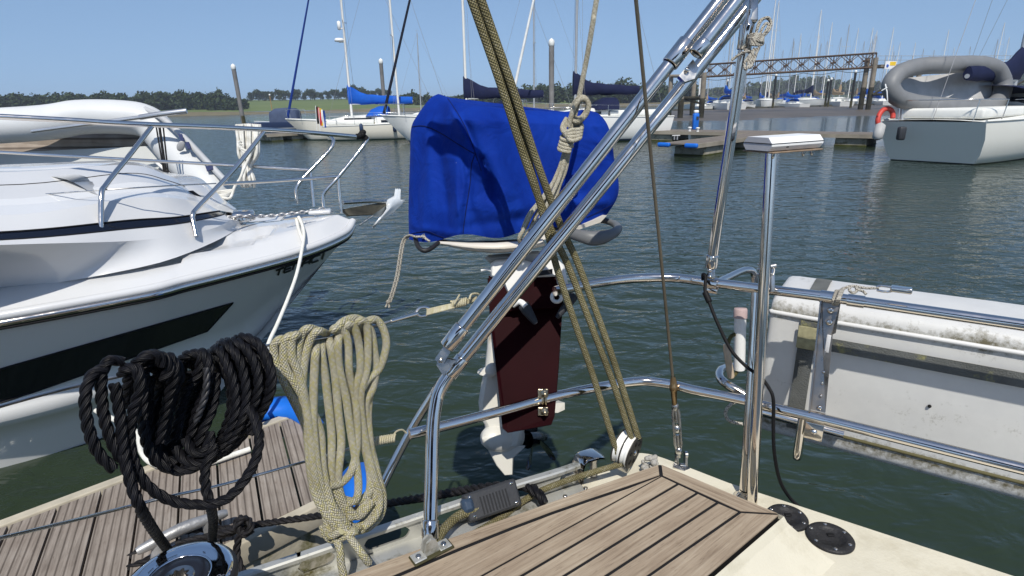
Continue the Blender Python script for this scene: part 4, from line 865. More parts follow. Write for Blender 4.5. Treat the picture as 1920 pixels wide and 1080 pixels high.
mb = MB(); P = catmull([gr(u, v, .52) for u, v in ((180, 770), (240, 800), (258, 815), (266, 848), (285, 868), (325, 878), (390, 868), (440, 852), (469, 842))], 8); mb.tube(P, .013, 8)
solo('loose_white_line', mb, WLINE, 'loose end of white line lying across the pontoon decking', 'rope')

# ================================================================== LIFELINES and ROPE COILS on our boat
def wirething(name, label, pts, r, m=SSD, n_=6):
    mb = MB(); mb.tube(catmull(pp(pts), n_), r, 10); return mb, m
UL = [(-300, 850, .52), (60, 745, .78), (240, 702, .90), (300, 690, .95), (400, 668, 1.01), (500, 648, 1.07), (560, 640, 1.10), (640, 628, 1.16), (715, 607, 1.22), (760, 595, 1.26)]
t_ = thing('upper_lifeline', 'upper wire guardrail carrying both rope coils, with steel swage and shackle', 'lifeline', px(560, 640, 1.1))
mb = MB(); mb.tube(catmull(pp(UL), 6), .0027, 8); mb.build('wire', SSD, t_)
mb = MB(); mb.tube(pp([(733, 602, 1.235), (783, 588, 1.275)]), .0042, 10); mb.build('swage', SS, t_)
mb = MB(); mb.tube(catmull(pp([(780, 586, 1.275), (786, 578, 1.28), (797, 576, 1.285), (806, 580, 1.29), (803, 589, 1.29), (790, 593, 1.28), (780, 588, 1.275)]), 5), .0032, 8); mb.build('shackle', SS, t_)
CREAMR = braid('cream_cord', [(.62, .58, .42), (.55, .50, .33), (.66, .62, .50)], 5, 300., bump=.6)
mb = MB()
for k in range(5): mb.tube(catmull(pp([(800, 581+k*2.2, 1.285), (830, 574+k*2, 1.30-.004*k), (862, 567+k*1.6, 1.31), (893, 556+k*1.5, 1.33)]), 5), .0026, 6)
P = []
for k in range(50): f = k/49; a = f*math.pi*14; c = px(846+28*f, 572-6*f, 1.303+.01*f); P.append(c + CU*.0085*math.cos(a)+CF*.0085*math.sin(a))
mb.tube(P, .0025, 6); mb.tube(pp([(852, 570, 1.29), (862, 552, 1.29)]), .0022, 6); mb.tube(catmull(pp([(880, 562, 1.3), (884, 552, 1.31), (896, 551, 1.33), (900, 558, 1.34), (890, 566, 1.31)]), 5), .0026, 6)
solo('cord_lashing', mb, CREAMR, 'cream cord lashing tying the upper lifeline shackle to the gantry tubes', 'rope')
t_ = thing('lower_lifeline', 'lower wire guardrail passing low in front of the pontoon decking', 'lifeline', px(500, 893, 1.1))
mb = MB(); mb.tube(catmull(pp([(-300, 1080, .55), (100, 985, .82), (240, 950, .97), (330, 928, 1.02), (420, 908, 1.08), (570, 866, 1.17), (650, 843, 1.23), (704, 826, 1.27)]), 6), .0028, 8); mb.build('wire', SSD, t_)
mb = MB(); P = []
for k in range(70): f = k/69; a = f*math.pi*18; c = px(703+38*f, 827-6*f, 1.27+.03*f); P.append(c + CU*.008*math.cos(a)+CF*.008*math.sin(a))
mb.tube(P, .0026, 6); mb.tube(catmull(pp([(735, 824, 1.29), (742, 810, 1.31), (754, 806, 1.33), (762, 812, 1.34)]), 5), .0022, 6)
solo('cord_lashing', mb, CREAMR, 'short pale cord lashing between the lower lifeline and the slanted gantry foot', 'rope')
def wireat(u):
    for (a, b_) in zip(UL, UL[1:]):
        if a[0] <= u <= b_[0]: f = (u-a[0])/(b_[0]-a[0]); return a[1]+(b_[1]-a[1])*f, a[2]+(b_[2]-a[2])*f
    return UL[0][1], UL[0][2]
# ---- yellow and white braided hank
YEL = braid('yellow_fleck_braid', [(.50, .47, .345), (.52, .48, .24), (.55, .52, .42), (.49, .455, .27), (.56, .53, .40), (.47, .45, .36)], 8, 150., bump=1.2)
loops = [ # top u, top v, left/front u at the wire, mid points of the front fall, bottom
 [(545, 640), (527, 636), (514, 650), (518, 680), (540, 730), (565, 780), (592, 840), (612, 920), (640, 975)],
 [(566, 632), (545, 630), (533, 645), (536, 690), (560, 730), (598, 800), (606, 880), (622, 945), (652, 985)],
 [(572, 634), (556, 628), (547, 640), (548, 670), (556, 690), (566, 720), (580, 800), (592, 900), (615, 960)],
 [(600, 622), (580, 616), (566, 626), (558, 660), (560, 700), (575, 800), (585, 900), (603, 950), (640, 1000)],
 [(612, 626), (598, 621), (584, 632), (572, 670), (567, 730), (577, 790), (590, 860), (600, 930), (630, 985)],
 [(596, 640), (592, 660), (590, 690), (588, 740), (588, 800), (596, 880), (612, 940), (640, 985), (668, 996)],
 [(606, 638), (603, 660), (610, 710), (616, 760), (622, 820), (622, 890), (636, 950), (662, 990), (690, 985)],
 [(618, 636), (620, 650), (628, 700), (634, 770), (640, 830), (634, 900), (646, 945), (672, 968), (698, 940)],
 [(640, 630), (634, 640), (636, 690), (648, 740), (658, 810), (668, 870), (672, 910), (668, 935), (650, 945)],
 [(636, 622), (625, 618), (640, 614), (652, 640), (655, 700), (668, 770), (682, 830), (694, 890), (690, 930), (672, 962), (650, 972)],
 [(672, 628), (650, 612), (662, 610), (672, 640), (676, 690), (668, 730), (672, 800), (690, 860), (704, 905), (700, 950), (676, 985), (655, 988)],
 [(685, 632), (672, 604), (686, 606), (690, 640), (688, 690), (676, 745), (684, 820), (700, 890), (712, 930), (706, 965), (680, 990)],
 [(640, 640), (634, 614), (652, 599), (675, 599), (695, 620), (702, 660), (706, 690), (698, 730), (686, 760), (694, 830), (708, 890), (718, 930), (714, 965), (692, 988), (668, 996)],
 [(684, 610), (690, 602), (706, 600), (720, 620), (724, 650), (712, 690), (690, 712), (672, 740)],
 [(660, 700), (668, 760), (670, 830), (660, 880), (640, 905), (618, 910)],
 [(700, 700), (690, 780), (700, 880), (696, 915), (680, 935), (660, 940), (640, 935)],
]
mb = MB()
for i, lp in enumerate(loops):
    pts = []
    for j, (u, v) in enumerate(lp):
        wv_, wd_ = wireat(min(max(u, 520), 715)); fall = max(0, v-wv_)
        d = wd_ + (.015 if j == 0 else -.016 - .004*(i % 3)) + .00010*fall - .00012*max(0, v-800)
        if j >= len(lp)-2 and i < 13: d -= .01*(i % 2)
        pts.append((u, v, d))
    mb.tube(catmull(pp(pts), 7), .0082, 12)
for pts in ([(606, 930, 1.17), (612, 975, 1.16), (622, 1000, 1.15), (636, 1025, 1.14), (640, 1060, 1.14), (646, 1085, 1.14)], [(622, 975, 1.145), (650, 1000, 1.14), (665, 1020, 1.14), (680, 1040, 1.14), (692, 1056, 1.15)],
            [(604, 985, 1.17), (615, 1008, 1.16), (632, 1012, 1.15), (650, 1004, 1.14), (668, 995, 1.14)], [(640, 995, 1.13), (620, 1005, 1.14), (612, 990, 1.16), (618, 960, 1.17)]): mb.tube(catmull(pp(pts), 7), .0076, 10)
solo('yellow_rope_coil', mb, YEL, 'coiled yellow-flecked braided rope hung over the upper lifeline', 'rope')
# ---- black three-strand hank
mb = MB(); blk = []
blk += [[(455, 668, 1.02), (440, 645, 1.0), (452, 632, .98), (478, 640, .97), (500, 668, .97), (508, 705, .97), (498, 745, .975), (478, 780, .98), (452, 820, .98), (420, 848, .98), (380, 862, .98), (345, 860, .98), (318, 838, .98), (306, 800, .985), (312, 750, .985), (322, 700, .98)],
        [(448, 672, 1.03), (425, 648, 1.0), (440, 640, .97), (462, 655, .96), (480, 690, .96), (484, 730, .96), (470, 775, .965), (446, 820, .97), (410, 850, .97), (370, 872, .97), (330, 862, .97), (300, 830, .975), (292, 780, .98), (298, 720, .97), (318, 690, .95)],
        [(430, 678, 1.03), (412, 652, 1.0), (424, 645, .97), (445, 668, .955), (458, 705, .955), (462, 750, .955), (450, 795, .955), (425, 835, .96), (395, 862, .96), (355, 878, .96), (322, 860, .965)],
        [(420, 690, 1.03), (402, 660, .99), (412, 656, .96), (428, 690, .95), (440, 730, .95), (440, 780, .95), (420, 830, .955), (385, 868, .955), (340, 868, .96), (310, 850, .97), (330, 800, .98), (345, 740, .98), (360, 700, .97)],
        [(470, 655, .985), (486, 650, .972), (505, 685, .965), (510, 720, .965), (500, 755, .97), (480, 790, .975), (470, 815, .97)],
        [(345, 705, .99), (338, 680, .96), (355, 664, .945), (375, 668, .945), (372, 700, .945), (352, 730, .945), (340, 770, .945), (328, 820, .95), (318, 850, .955)],
        [(385, 690, .99), (366, 668, .955), (382, 662, .945), (392, 690, .94), (388, 730, .945), (370, 770, .95), (360, 810, .955), (352, 845, .955)],
        [(300, 720, .96), (292, 690, .925), (305, 672, .905), (322, 672, .90), (328, 700, .90), (318, 740, .905), (306, 790, .91), (300, 830, .915)],
        [(262, 735, .93), (256, 700, .90), (268, 672, .88), (290, 664, .88), (308, 672, .885), (318, 692, .89), (305, 712, .89)],
        [(236, 760, .90), (240, 715, .87), (252, 686, .86), (272, 668, .86), (295, 666, .87), (305, 685, .88)],
        [(228, 700, .86), (240, 690, .85), (258, 694, .85), (262, 730, .85), (250, 770, .855), (243, 820, .86), (250, 862, .865), (264, 895, .87), (290, 922, .88), (325, 940, .89), (365, 946, .895), (395, 945, .90), (425, 935, .905), (455, 905, .91), (478, 865, .92), (486, 825, .93), (480, 790, .945), (466, 760, .96)],
        [(215, 720, .84), (225, 780, .845), (232, 850, .85), (245, 905, .85), (262, 950, .855), (285, 990, .93), (308, 1022, 1.04), (326, 1048, 1.12), (340, 1075, 1.2)],
        [(395, 810, .94), (392, 850, .935), (384, 885, .93), (386, 915, .93), (394, 945, .93), (400, 980, 1.02), (398, 1012, 1.14), (402, 1050, 1.22)],
        [(280, 760, .92), (276, 800, .92), (290, 850, .925), (320, 880, .93), (355, 880, .935), (385, 862, .94), (400, 830, .94)],
        [(330, 840, .94), (345, 862, .935), (368, 868, .935), (392, 860, .935), (402, 835, .94)], [(348, 822, .94), (362, 846, .93), (382, 848, .93), (394, 826, .94)],
        [(272, 700, .89), (268, 760, .895), (272, 820, .90), (290, 862, .91), (318, 880, .92)], [(405, 700, .955), (400, 760, .95), (380, 810, .945), (365, 850, .945)],
        [(200, 690, .84), (175, 700, .83), (160, 740, .82), (165, 800, .82), (185, 850, .83), (215, 880, .84)], [(230, 680, .86), (205, 676, .845), (190, 710, .84), (195, 780, .84), (215, 840, .845), (245, 880, .855)]]
for P in blk: mb.twist(catmull(pp(P), 8), .0080, pitch=.054, sides=8)
rg = random.Random(12)
for i in (0, 1, 2, 3, 4, 5, 6, 7, 8, 9, 13, 16, 17):                # inner turns of the hank, lying behind the outer ones
    ju, jv, jd = rg.uniform(-14, -4), rg.uniform(1, 10), rg.uniform(.018, .034)
    mb.twist(catmull(pp([(u+ju*(1 if u > 340 else -.9), v+jv*(1 if v < 720 else -1.2), d+jd) for u, v, d in blk[i]]), 8), .0080, pitch=.054, sides=7)
solo('black_rope_coil', mb, BLK3, 'thick black three-strand rope hanked over the upper lifeline', 'rope')
mb = MB(); P = resample(catmull(pp([(387, 690, .93), (388, 715, .93), (384, 745, .93), (376, 768, .93), (368, 790, .935)]), 8), .008)
mb.twist(P, .0055); solo('thin_black_tail', mb, M('black_whipping', (.03, .03, .034), .4, var=.5, vs=80), 'thin dark whipped rope tail dangling in the middle of the black rope', 'rope')
# ================================================================== OUR YACHT'S STERN
ZT, ZD = 1.15, 1.05; up = V((0, 0, 1))
oy = thing('sailing_yacht_stern', 'cream sailing yacht stern in the foreground with teak topped coaming and steel rails', 'sailing yacht', V((.3, .6, 0)))
# toe rail line (outboard top edge measured) and transom line
toe = [gr(u, v, ZD+.065) for u, v in ((440, 1078), (560, 1038), (700, 991), (863, 937), (960, 905), (1083, 866))]
for p in toe: p.z = ZD
td = (toe[0]-toe[2]).normalized(); toe = [toe[0]+td*3.0, toe[0]+td*1.2] + toe + [gr(1190, 850, ZD), gr(1285, 874, ZD)]
TOE = catmull(toe, 8)
tr0, tr1 = gr(1365, 905, ZD), gr(1680, 1008, ZD); trd = (tr1-tr0).normalized(); trn = V((trd.y, -trd.x, 0))  # inward (towards camera side)
if trn.y > 0: trn = -trn
edge = TOE + [tr0, tr1, tr1+trd*1.1]
inner = [tr1+trd*1.1+trn*3.0, V((-1.6, -2.2, ZD))]
poly = [V((p.x, p.y, ZD)) for p in edge+inner]
mb = MB(); mb.add(poly, [list(range(len(poly)))]); mb.build('side_deck', CREAM, oy)
mb = MB(); cen = V((.4, -.8, 0)); r2 = []
for z, k in ((ZD-.004, 1.0), (ZD-.02, 1.006), (.9, 1.0), (.45, .93), (.1, .84), (-.3, .6)):
    r2.append([V((cen.x+(p.x-cen.x)*k, cen.y+(p.y-cen.y)*k, z)) for p in edge])
mb.grid(r2); mb.build('hull', GEL, oy)
# toe rail: perforated alloy extrusion
TR = TOE[8*2-4:8*7+1]; TR = resample(TR, .01); T_, _ = frames(TR)
alg = M('weathered_alloy', (.50, .50, .47), .42, metal=.55, var=.1, vs=12, dirt=((.10, .085, .02), 9, .52, .66))
def tr(s): 
    i = max(0, min(int(round(s/.01)), len(TR)-1)); return TR[i], V((T_[i].y, -T_[i].x, 0)).normalized()
Ltr = .01*(len(TR)-1); mb = MB(); top_h, th = .065, .005
# face with slots: build from column strips
pitch, sl_l, sl_lo, sl_hi = .165, .100, .016, .048
off0 = .080; s = 0; cols_ = []
while s <= Ltr:
    ph = (s+off0) % pitch; x = abs(ph-pitch/2); half = sl_l/2; r_ = (sl_hi-sl_lo)/2
    if x < half: hh = r_ if x < half-r_ else math.sqrt(max(0, r_*r_-(x-half+r_)**2)); cols_.append((s, hh))
    else: cols_.append((s, 0))
    s += .005
zc = (sl_lo+sl_hi)/2
for side in (0, th):
    for lo_ in (True, False):
        rws = []
        for s, hh in cols_:
            i = s/.01; k = min(int(i), len(TR)-2); p = TR[k].lerp(TR[k+1], min(i-k, 1)); nn = V((T_[k].y, -T_[k].x, 0)).normalized(); p = p + nn*side
            a, b_ = (0, zc-hh) if lo_ else (zc+hh, top_h-.004); rws.append([p+up*a, p+up*b_])
        mb.grid(rws, smooth=False)
for (z0, o0, z1, o1) in ((top_h-.004, -.007, top_h, -.004), ):
    pass
rws = []
for i in range(len(TR)):
    p = TR[i]; nn = V((T_[i].y, -T_[i].x, 0)).normalized(); rws.append([p-nn*.006+up*(top_h-.012), p-nn*.008+up*(top_h-.004), p-nn*.004+up*top_h, p+nn*.010+up*top_h, p+nn*.013+up*(top_h-.004), p+nn*.013+up*(top_h-.012), p+nn*.005+up*(top_h-.012)])
mb.grid(rws, smooth=False)
rws = []
for i in range(len(TR)):
    p = TR[i]; nn = V((T_[i].y, -T_[i].x, 0)).normalized(); rws.append([p-nn*.01+up*.003, p-nn*.002+up*.006, p+nn*.055+up*.006, p+nn*.058+up*.001])
mb.grid(rws, smooth=False); trl = mb.build('toe_rail', alg, oy)
mb = MB()
for s in (.25, .42, .60, .78, .97, 1.15, 1.33):
    p, nn = tr(s+.3); mb.lathe([(.0065, 0), (.006, .003), (.001, .0045)], p+nn*.036+up*.006, up, 10)
mb.build('screw_heads', SS, trl)
# ---- teak capping: individual planks over black caulking
A = gr(1237, 868, ZT); B = gr(1466, 964, ZT); Cc = gr(1330, 1080, ZT); fr = (Cc-B).normalized(); D = Cc+fr*.8
le = [gr(u, v, ZT) for u, v in ((1237, 868), (1100, 915), (1000, 951), (850, 1004), (740, 1043), (645, 1078))]; le.append(le[-1]+(le[-1]-le[-2]).normalized()*.9)
sm = [gr(u, v, ZT) for u, v in ((1240, 892), (1175, 914), (1100, 939), (1034, 962), (960, 990), (860, 1030), (735, 1083))]; sm.append(sm[-1]+(sm[-1]-sm[-2]).normalized()*.9)
rp = [gr(u, v, ZT) for u, v in ((1240, 892), (1272, 907), (1308, 924), (1346, 942), (1388, 960))]; pd_ = ((gr(1100, 1054, ZT)-rp[2]).normalized()+(gr(1216, 1080, ZT)-rp[4]).normalized()+(gr(1135, 1080, ZT)-rp[3]).normalized()).normalized()
TEAK = wood('weathered_teak', (.20, .15, .105), (.35, .283, .207), (.465, .395, .302), 2.2, 60., .62, fleck=.42)
CAULK = M('black_caulking', (.012, .012, .013), .6, var=.2)
mb = MB(); outl = [p.copy() for p in le] + [D] + [Cc, B]; lowp = [p - up*.0014 for p in outl]
def inset(P, g):
    n = len(P); o = []; sg = 1 if sum(P[i].x*P[(i+1) % n].y-P[(i+1) % n].x*P[i].y for i in range(n)) > 0 else -1
    for i in range(n):
        a, b_, c_ = P[i-1], P[i], P[(i+1) % n]; e1_, e2_ = (b_-a).normalized(), (c_-b_).normalized(); m_ = V((-e1_.y, e1_.x, 0))+V((-e2_.y, e2_.x, 0)); o.append(b_+m_*sg*g/max(.3, 1+e1_.dot(e2_)))
    return o
mb.prism(inset(lowp, .0045), -up*.022); mb.build('caulking', CAULK, oy)
mb = MB(); gap = .0034; tk = mb
def plank(pts, d, gap=.0034):
    pts = [V(p) for p in pts]; c = sum(pts, V((0, 0, 0)))/len(pts); n = len(pts); ins = []
    ar = sum((pts[i].x*pts[(i+1) % n].y-pts[(i+1) % n].x*pts[i].y) for i in range(n))
    if ar < 0: pts.reverse()
    for i in range(n):                          # inset every edge by the half seam
        a, b_, c_ = pts[i-1], pts[i], pts[(i+1) % n]; e1_, e2_ = (b_-a).normalized(), (c_-b_).normalized(); n1, n2 = V((-e1_.y, e1_.x, 0)), V((-e2_.y, e2_.x, 0)); m_ = (n1+n2)
        m_ = m_/max(.25, (1+n1.dot(n2))); ins.append(b_ + m_*gap)
    q = V((-d.y, d.x, 0)); ou = rng.uniform(0, 9); ov = rng.uniform(0, 3)
    uvp = [(p.dot(d)+ou, p.dot(q)+ov) for p in ins]
    b2 = [p-up*.003 for p in ins]; b2 = [p + (p-c).normalized()*0 for p in b2]
    tk.add(ins+b2, [list(range(n))]+[[i, n+i, n+(i+1) % n, (i+1) % n] for i in range(n)], [uvp]+[[(0, 0)]*4]*n)
for i in range(len(le)-1): pass
plank([le[0]]+le[1:]+sm[::-1], (le[4]-le[0]).normalized(), .0046)          # outer margin plank
plank([A, rp[0], rp[4], B], (B-A).normalized(), .004)                      # aft margin
LN = 1.6
w_ = [sm[i] for i in range(len(sm))]
# wedge between curved margin seam and first straight seam
l1 = rp[0]; d1 = (gr(905, 1078, ZT)-rp[0]).normalized(); plank([rp[0]] + [rp[0]+d1*LN] + sm[::-1][:-1], d1, .0052)
prev = (rp[0], d1)
for i in range(1, 5):
    d2 = pd_ if i > 1 else (pd_*.6+d1*.4).normalized(); plank([prev[0], rp[i], rp[i]+d2*LN, prev[0]+prev[1]*LN], d2); prev = (rp[i], d2)
plank([rp[4], B, Cc, D, rp[4]+pd_*LN], fr)
tk.build('teak_planking', TEAK, oy, fix=True)
# moulding under the teak and sloping inner face with rounded foot
fb = gr(1565, 1055, ZD+.002); s0 = fb
mb = MB(); lip = [B+V((.004, -.002, -.004)), D+V((.004, -.004, -.004))]
prof = []
for f in (0, 1):
    b_ = lip[f]; foot_ = (s0 + fr*(-.0) if f == 0 else s0+fr*1.05); prof.append([b_, b_-up*.012+V((.006, -.004, 0)), b_.lerp(foot_, .12)-up*.008, b_.lerp(foot_, .85)-up*.004, b_.lerp(foot_, .96), V((foot_.x, foot_.y, ZD+.003)), V((foot_.x+.03, foot_.y-.02, ZD+.002))])
mb.grid(prof, smooth=False)
cor = [V((B.x+.02, B.y+.03, ZD)), B+V((.0, .0, -.006))]
mb.add([prof[0][0], prof[0][1], prof[0][2], prof[0][3], prof[0][4], prof[0][5], V((B.x-.02, B.y+.05, ZD)), A+V((.0, .02, -.10)), A-up*.02, A-up*.006], [list(range(10))])
mb.prism([p-up*.026 for p in outl], -up*.075); mb.build('coaming', CREAM, oy)
# cockpit and cabin top behind the camera; unseen sprayhood added for dark tube reflections
mb = MB(); mb.box(V((.15, -1.55, .62)), (1.1, 2.4, .04)); mb.build('cockpit_sole', TEAK, oy)
mb = MB(); mb.box(V((-.75, -1.6, 1.12)), (.42, 2.3, .22), bev=.04); mb.box(V((1.05, -1.6, 1.12)), (.42, 2.3, .22), bev=.04); mb.build('cockpit_coaming', CREAM, oy)
mb = MB(); mb.box(V((.1, -4.3, 1.45)), (2.4, 2.6, .8), bev=.15); mb.build('cabin', CREAM, oy)
mb = MB(); rws = []
for y, hh in ((-2.9, .2), (-3.0, .75), (-3.4, .95), (-4.0, .85), (-4.5, .1)): rws.append([V((.1+1.05*math.cos(a), y, 1.75+hh*max(0, math.sin(a))**.6)) for a in [math.pi*k/12 for k in range(13)]])
mb.grid(rws); mb.build('sprayhood', CNAVY, oy)
mb = MB(); mb.grid([[V((x, y, 3.05-.12*((x-.1)/1.2)**2+.03*math.sin(y*5))) for x in (-1.1, -.7, -.3, .1, .5, .9, 1.3)] for y in (-2.9, -2.3, -1.7, -1.1, -.75)]); mb.build('reflection_canopy', CNAVY, oy)  # unseen canopy, added to give the polished tubes dark reflections
mb = MB()
for x in (-1.1, 1.3): mb.tube([V((x, -1.0, 1.1)), V((x, -.8, 2.94))], .012, 8); mb.tube([V((x, -1.0, 1.1)), V((x, -2.8, 2.94))], .012, 8)
mb.build('reflection_canopy_frame', SS, oy)  # frame of the added, unseen canopy
# filler caps
def cap(u, v, r, lab=None):
    c = gr(u, v, ZD); t2 = MB(); t2.lathe([(r, -.004), (r, .004), (r*.95, .007), (r*.62, .007), (r*.60, .004), (r*.2, .0045), (.001, .0045)], c, up, 36)
    for k in range(6):
        a = k*math.pi/3+.3
    o = t2.build('deck_filler_cap', M('black_filler_cap', (.020, .020, .022), .5, var=.3, vs=40, bump=.25, bs=200), oy)
    t2 = MB()
    for k in range(6): a = k*math.pi/3+.3; t2.ball(c+V((math.cos(a)*r*.8, math.sin(a)*r*.8, .0072)), .0042, 6, (1, 1, .4))
    t2.build('screws', SS, o); t2 = MB(); t2.box(c+up*.0055+V((.004, .006, 0)), (.016, .010, .004), bev=.002); t2.build('key_slot', RUBBER, o); return o
cap(1556, 1010, .050); cap(1476, 972, .046)
# ---- pushpit rails and posts
ZU, ZL = 1.55, 1.28
def tp_(name, P, r, par, m=SS, sides=18):
    mb = MB(); mb.tube(P, r, sides); return mb.build(name, m, par)
UR = [gr(u, v, ZU) for u, v in ((1040, 546), (1100, 534), (1160, 525), (1210, 521), (1262, 521), (1300, 525), (1345, 531), (1440, 543), (1560, 558), (1680, 575))]; UR.append(UR[-1]+trd*1.1)
tp_('guard_rail', catmull(UR, 8), .0125, oy)
LR = [gr(u, v, ZL) for u, v in ((768, 814), (850, 794), (945, 769), (1020, 748), (1090, 732), (1150, 721), (1185, 716), (1215, 715), (1260, 721), (1300, 731), (1385, 748), (1450, 764), (1530, 783), (1680, 820))]; LR.append(LR[-1]+trd*1.1)
tp_('guard_rail', catmull(LR, 8), .0125, oy)
pb_ = gr(1395, 932, ZD); pt_ = V((pb_.x, pb_.y, ZU-.01)); q_ = gr(1418, 548, ZU); tp_('rail_post', [pb_, V((q_.x, q_.y, ZU))], .0118, oy)
mb = MB(); mb.lathe([(.024, 0), (.024, .004), (.014, .012), (.012, .02)], pb_, up, 20); mb.build('post_base', SS, oy)
q0 = UR[-3].lerp(UR[-2], .25); q1 = UR[-3].lerp(UR[-2], .52); mb = MB(); mb.tube([q0, q1], .0145, 20); mb.build('rail_sleeve', SS, oy)
# fairlead
f0 = gr(1055, 890, ZD+.03); fd = (TR[-1]-TR[-20]).normalized(); fn = V((fd.y, -fd.x, 0)); c = gr(1098, 874, ZD+.03); pth = []
rws = []
fb_ = gr(1082, 902, ZD)
for x, z in ((0, .0), (0, .045), (.006, .062), (.018, .069), (.055, .069), (.070, .064), (.078, .050)):
    p = fb_ + fd*x + up*z; rws.append([p+fn*.024, p+fn*.018+up*.002, p-fn*.018+up*.002, p-fn*.024])
mb = MB(); mb.grid(rws, smooth=True); mb.grid([[q-(up*.005 if i > 2 else -fd*.005) for q in r_] for i, r_ in enumerate(rws)], smooth=True, flip=True)
fl = mb.build('fairlead', SS, oy)
mb = MB(); mb.lathe([(.012, 0), (.010, .012), (.009, .04), (.012, .055)], fb_+fd*.05+up*.004, up, 14); mb.build('roller', SSD, fl)
mb = MB(); mb.box(fb_-fd*.026+up*.022, (.034, .02, .034), (fd, fn, up), bev=.006); mb.lathe([(.008, 0), (.008, .012), (.001, .014)], fb_-fd*.022+fn*.01+up*.022, fn, 8); mb.build('end_bracket', alg, fl)

# ================================================================== GANTRY
gl = px(805, 1030, 1.235)
ga = thing('stern_gantry', 'polished stainless gantry tubes slanting up to the right across the view', 'gantry', gl)
T2 = [(806, 1012, 1.238), (809, 900, 1.275), (811, 815, 1.30), (815, 770, 1.312), (823, 735, 1.32), (843, 702, 1.325), (868, 671, 1.325)]
t2pts = catmull(pp(T2), 8); t2e = px(1425, -16, 1.29); t2e = t2pts[-1]+(t2e-t2pts[-1])*1.45; t2pts += [t2pts[-1].lerp(t2e, k/10) for k in range(1, 11)]
tp_('main_tube', t2pts, .0152, ga, sides=24)
a1, a2 = px(846, 640, 1.275), px(1368, -22, 1.22); tp_('brace_tube', [a1.lerp(a2, 1.45*k/8) for k in range(9)], .0150, ga, sides=24)
tp_('upper_tube', [px(1308, 96, 1.20), px(1308, 96, 1.20).lerp(px(1400, -22, 1.185), 3.6)], .0138, ga, sides=24)
def sleeve(p, q, r, par, name='sleeve', m=SS):
    d = (q-p); L_ = d.length; mb = MB(); mb.lathe([(r*.86, -.001), (r*.97, .0), (r, .0012), (r, L_-.0012), (r*.97, L_), (r*.84, L_+.0015)], p, d, 28); return mb.build(name, m, par)
ad = (a2-a1).normalized()
sl1 = sleeve(px(838, 650, 1.275), px(867, 613, 1.272), .0178, ga)
sl2 = sleeve(px(1256, 120, 1.228), px(1288, 79, 1.225), .0185, ga)
sleeve(px(1304, 101, 1.20), px(1322, 78, 1.197), .0158, ga)
sleeve(px(843, 703, 1.325), px(868, 671, 1.325), .0172, ga)
# lower clevis
cv = MB(); cc = px(830, 678, 1.29); tdv = (px(868, 671, 1.3)-px(843, 703, 1.3)).normalized(); sdv = (tdv.cross(CF)).normalized()
if sdv.dot(CR) > 0: sdv = -sdv
for k in (-.011, .011):
    o = px(844, 690, 1.30) + CF*k; cv.prism([o-tdv*.022, o+tdv*.022, o+tdv*.012+sdv*.022, o+sdv*.032-tdv*.002, o-tdv*.012+sdv*.028], CF*.0045)
cv.build('clevis', SSD, ga)
cv = MB(); o = px(838, 655, 1.278); cv.prism([o+sdv*.010, o-sdv*.010, o-sdv*.014-tdv*.032, o-sdv*.002-tdv*.036, o+sdv*.008-tdv*.034], CF*.006); cv.build('fork_tongue', SSD, ga)
cv = MB(); p_ = px(826, 676, 1.275); cv.lathe([(.0062, -.006), (.0062, 0), (.004, .002), (.001, .0025)], p_, -CF, 6); cv.lathe([(.005, 0), (.005, .036)], p_, CF, 10); cv.build('clevis_pin', SSD, ga)
# upper clevis between the tubes
cv = MB(); o = px(1281, 126, 1.222); cv.prism([o+tdv*.026-sdv*.006, o-tdv*.020-sdv*.004, o-tdv*.022-sdv*.022, o-tdv*.004-sdv*.034, o+tdv*.020-sdv*.026], CF*.014); cv.build('clevis', SSD, ga)
cv = MB(); cv.lathe([(.0058, -.003), (.0058, 0), (.003, .0015), (.001, .002)], px(1289, 130, 1.215), -CF, 6); cv.build('clevis_pin', SS, ga)
# deck plate and foot
fp_ = gr(808, 1038, ZT); dd = (rp[0]-gr(905, 1078, ZT)).normalized(); dn = V((-dd.y, dd.x, 0))
mb = MB(); mb.box(fp_+dd*.002+up*.0025, (.088, .032, .005), (dd, dn, up), bev=.003); mb.build('foot_pad', M('olive_rubber_pad', (.045, .042, .02), .6), ga)
mb = MB(); mb.box(fp_+dd*-.027+up*.0065, (.026, .026, .003), (dd, dn, up), bev=.0014); mb.box(fp_+dd*.029+up*.0065, (.026, .026, .003), (dd, dn, up), bev=.0014)
for s in (-.007, .007):
    pr = fp_ + dn*s + up*.005; mb.prism([pr-dd*.018, pr+dd*.018, pr+dd*.010+up*.028, pr+up*.034, pr-dd*.010+up*.028], dn*.005)
mb.build('foot_bracket', alg, ga)
mb = MB()
for s in (-.027, .029): mb.lathe([(.006, 0), (.0055, .002), (.002, .0015), (.001, .0015)], fp_+dd*s+up*.008, up, 14)
mb.build('screws', SSD, ga)
sleeve(px(806, 1010, 1.236), px(807, 976, 1.248), .0185, ga)
# slanted rear foot tube
tp_('rear_leg', catmull(pp([(622, 1100, 1.30), (660, 1030, 1.345), (720, 905, 1.42), (770, 808, 1.44), (815, 735, 1.42), (838, 700, 1.38), (850, 684, 1.36)]), 8), .0108, ga)
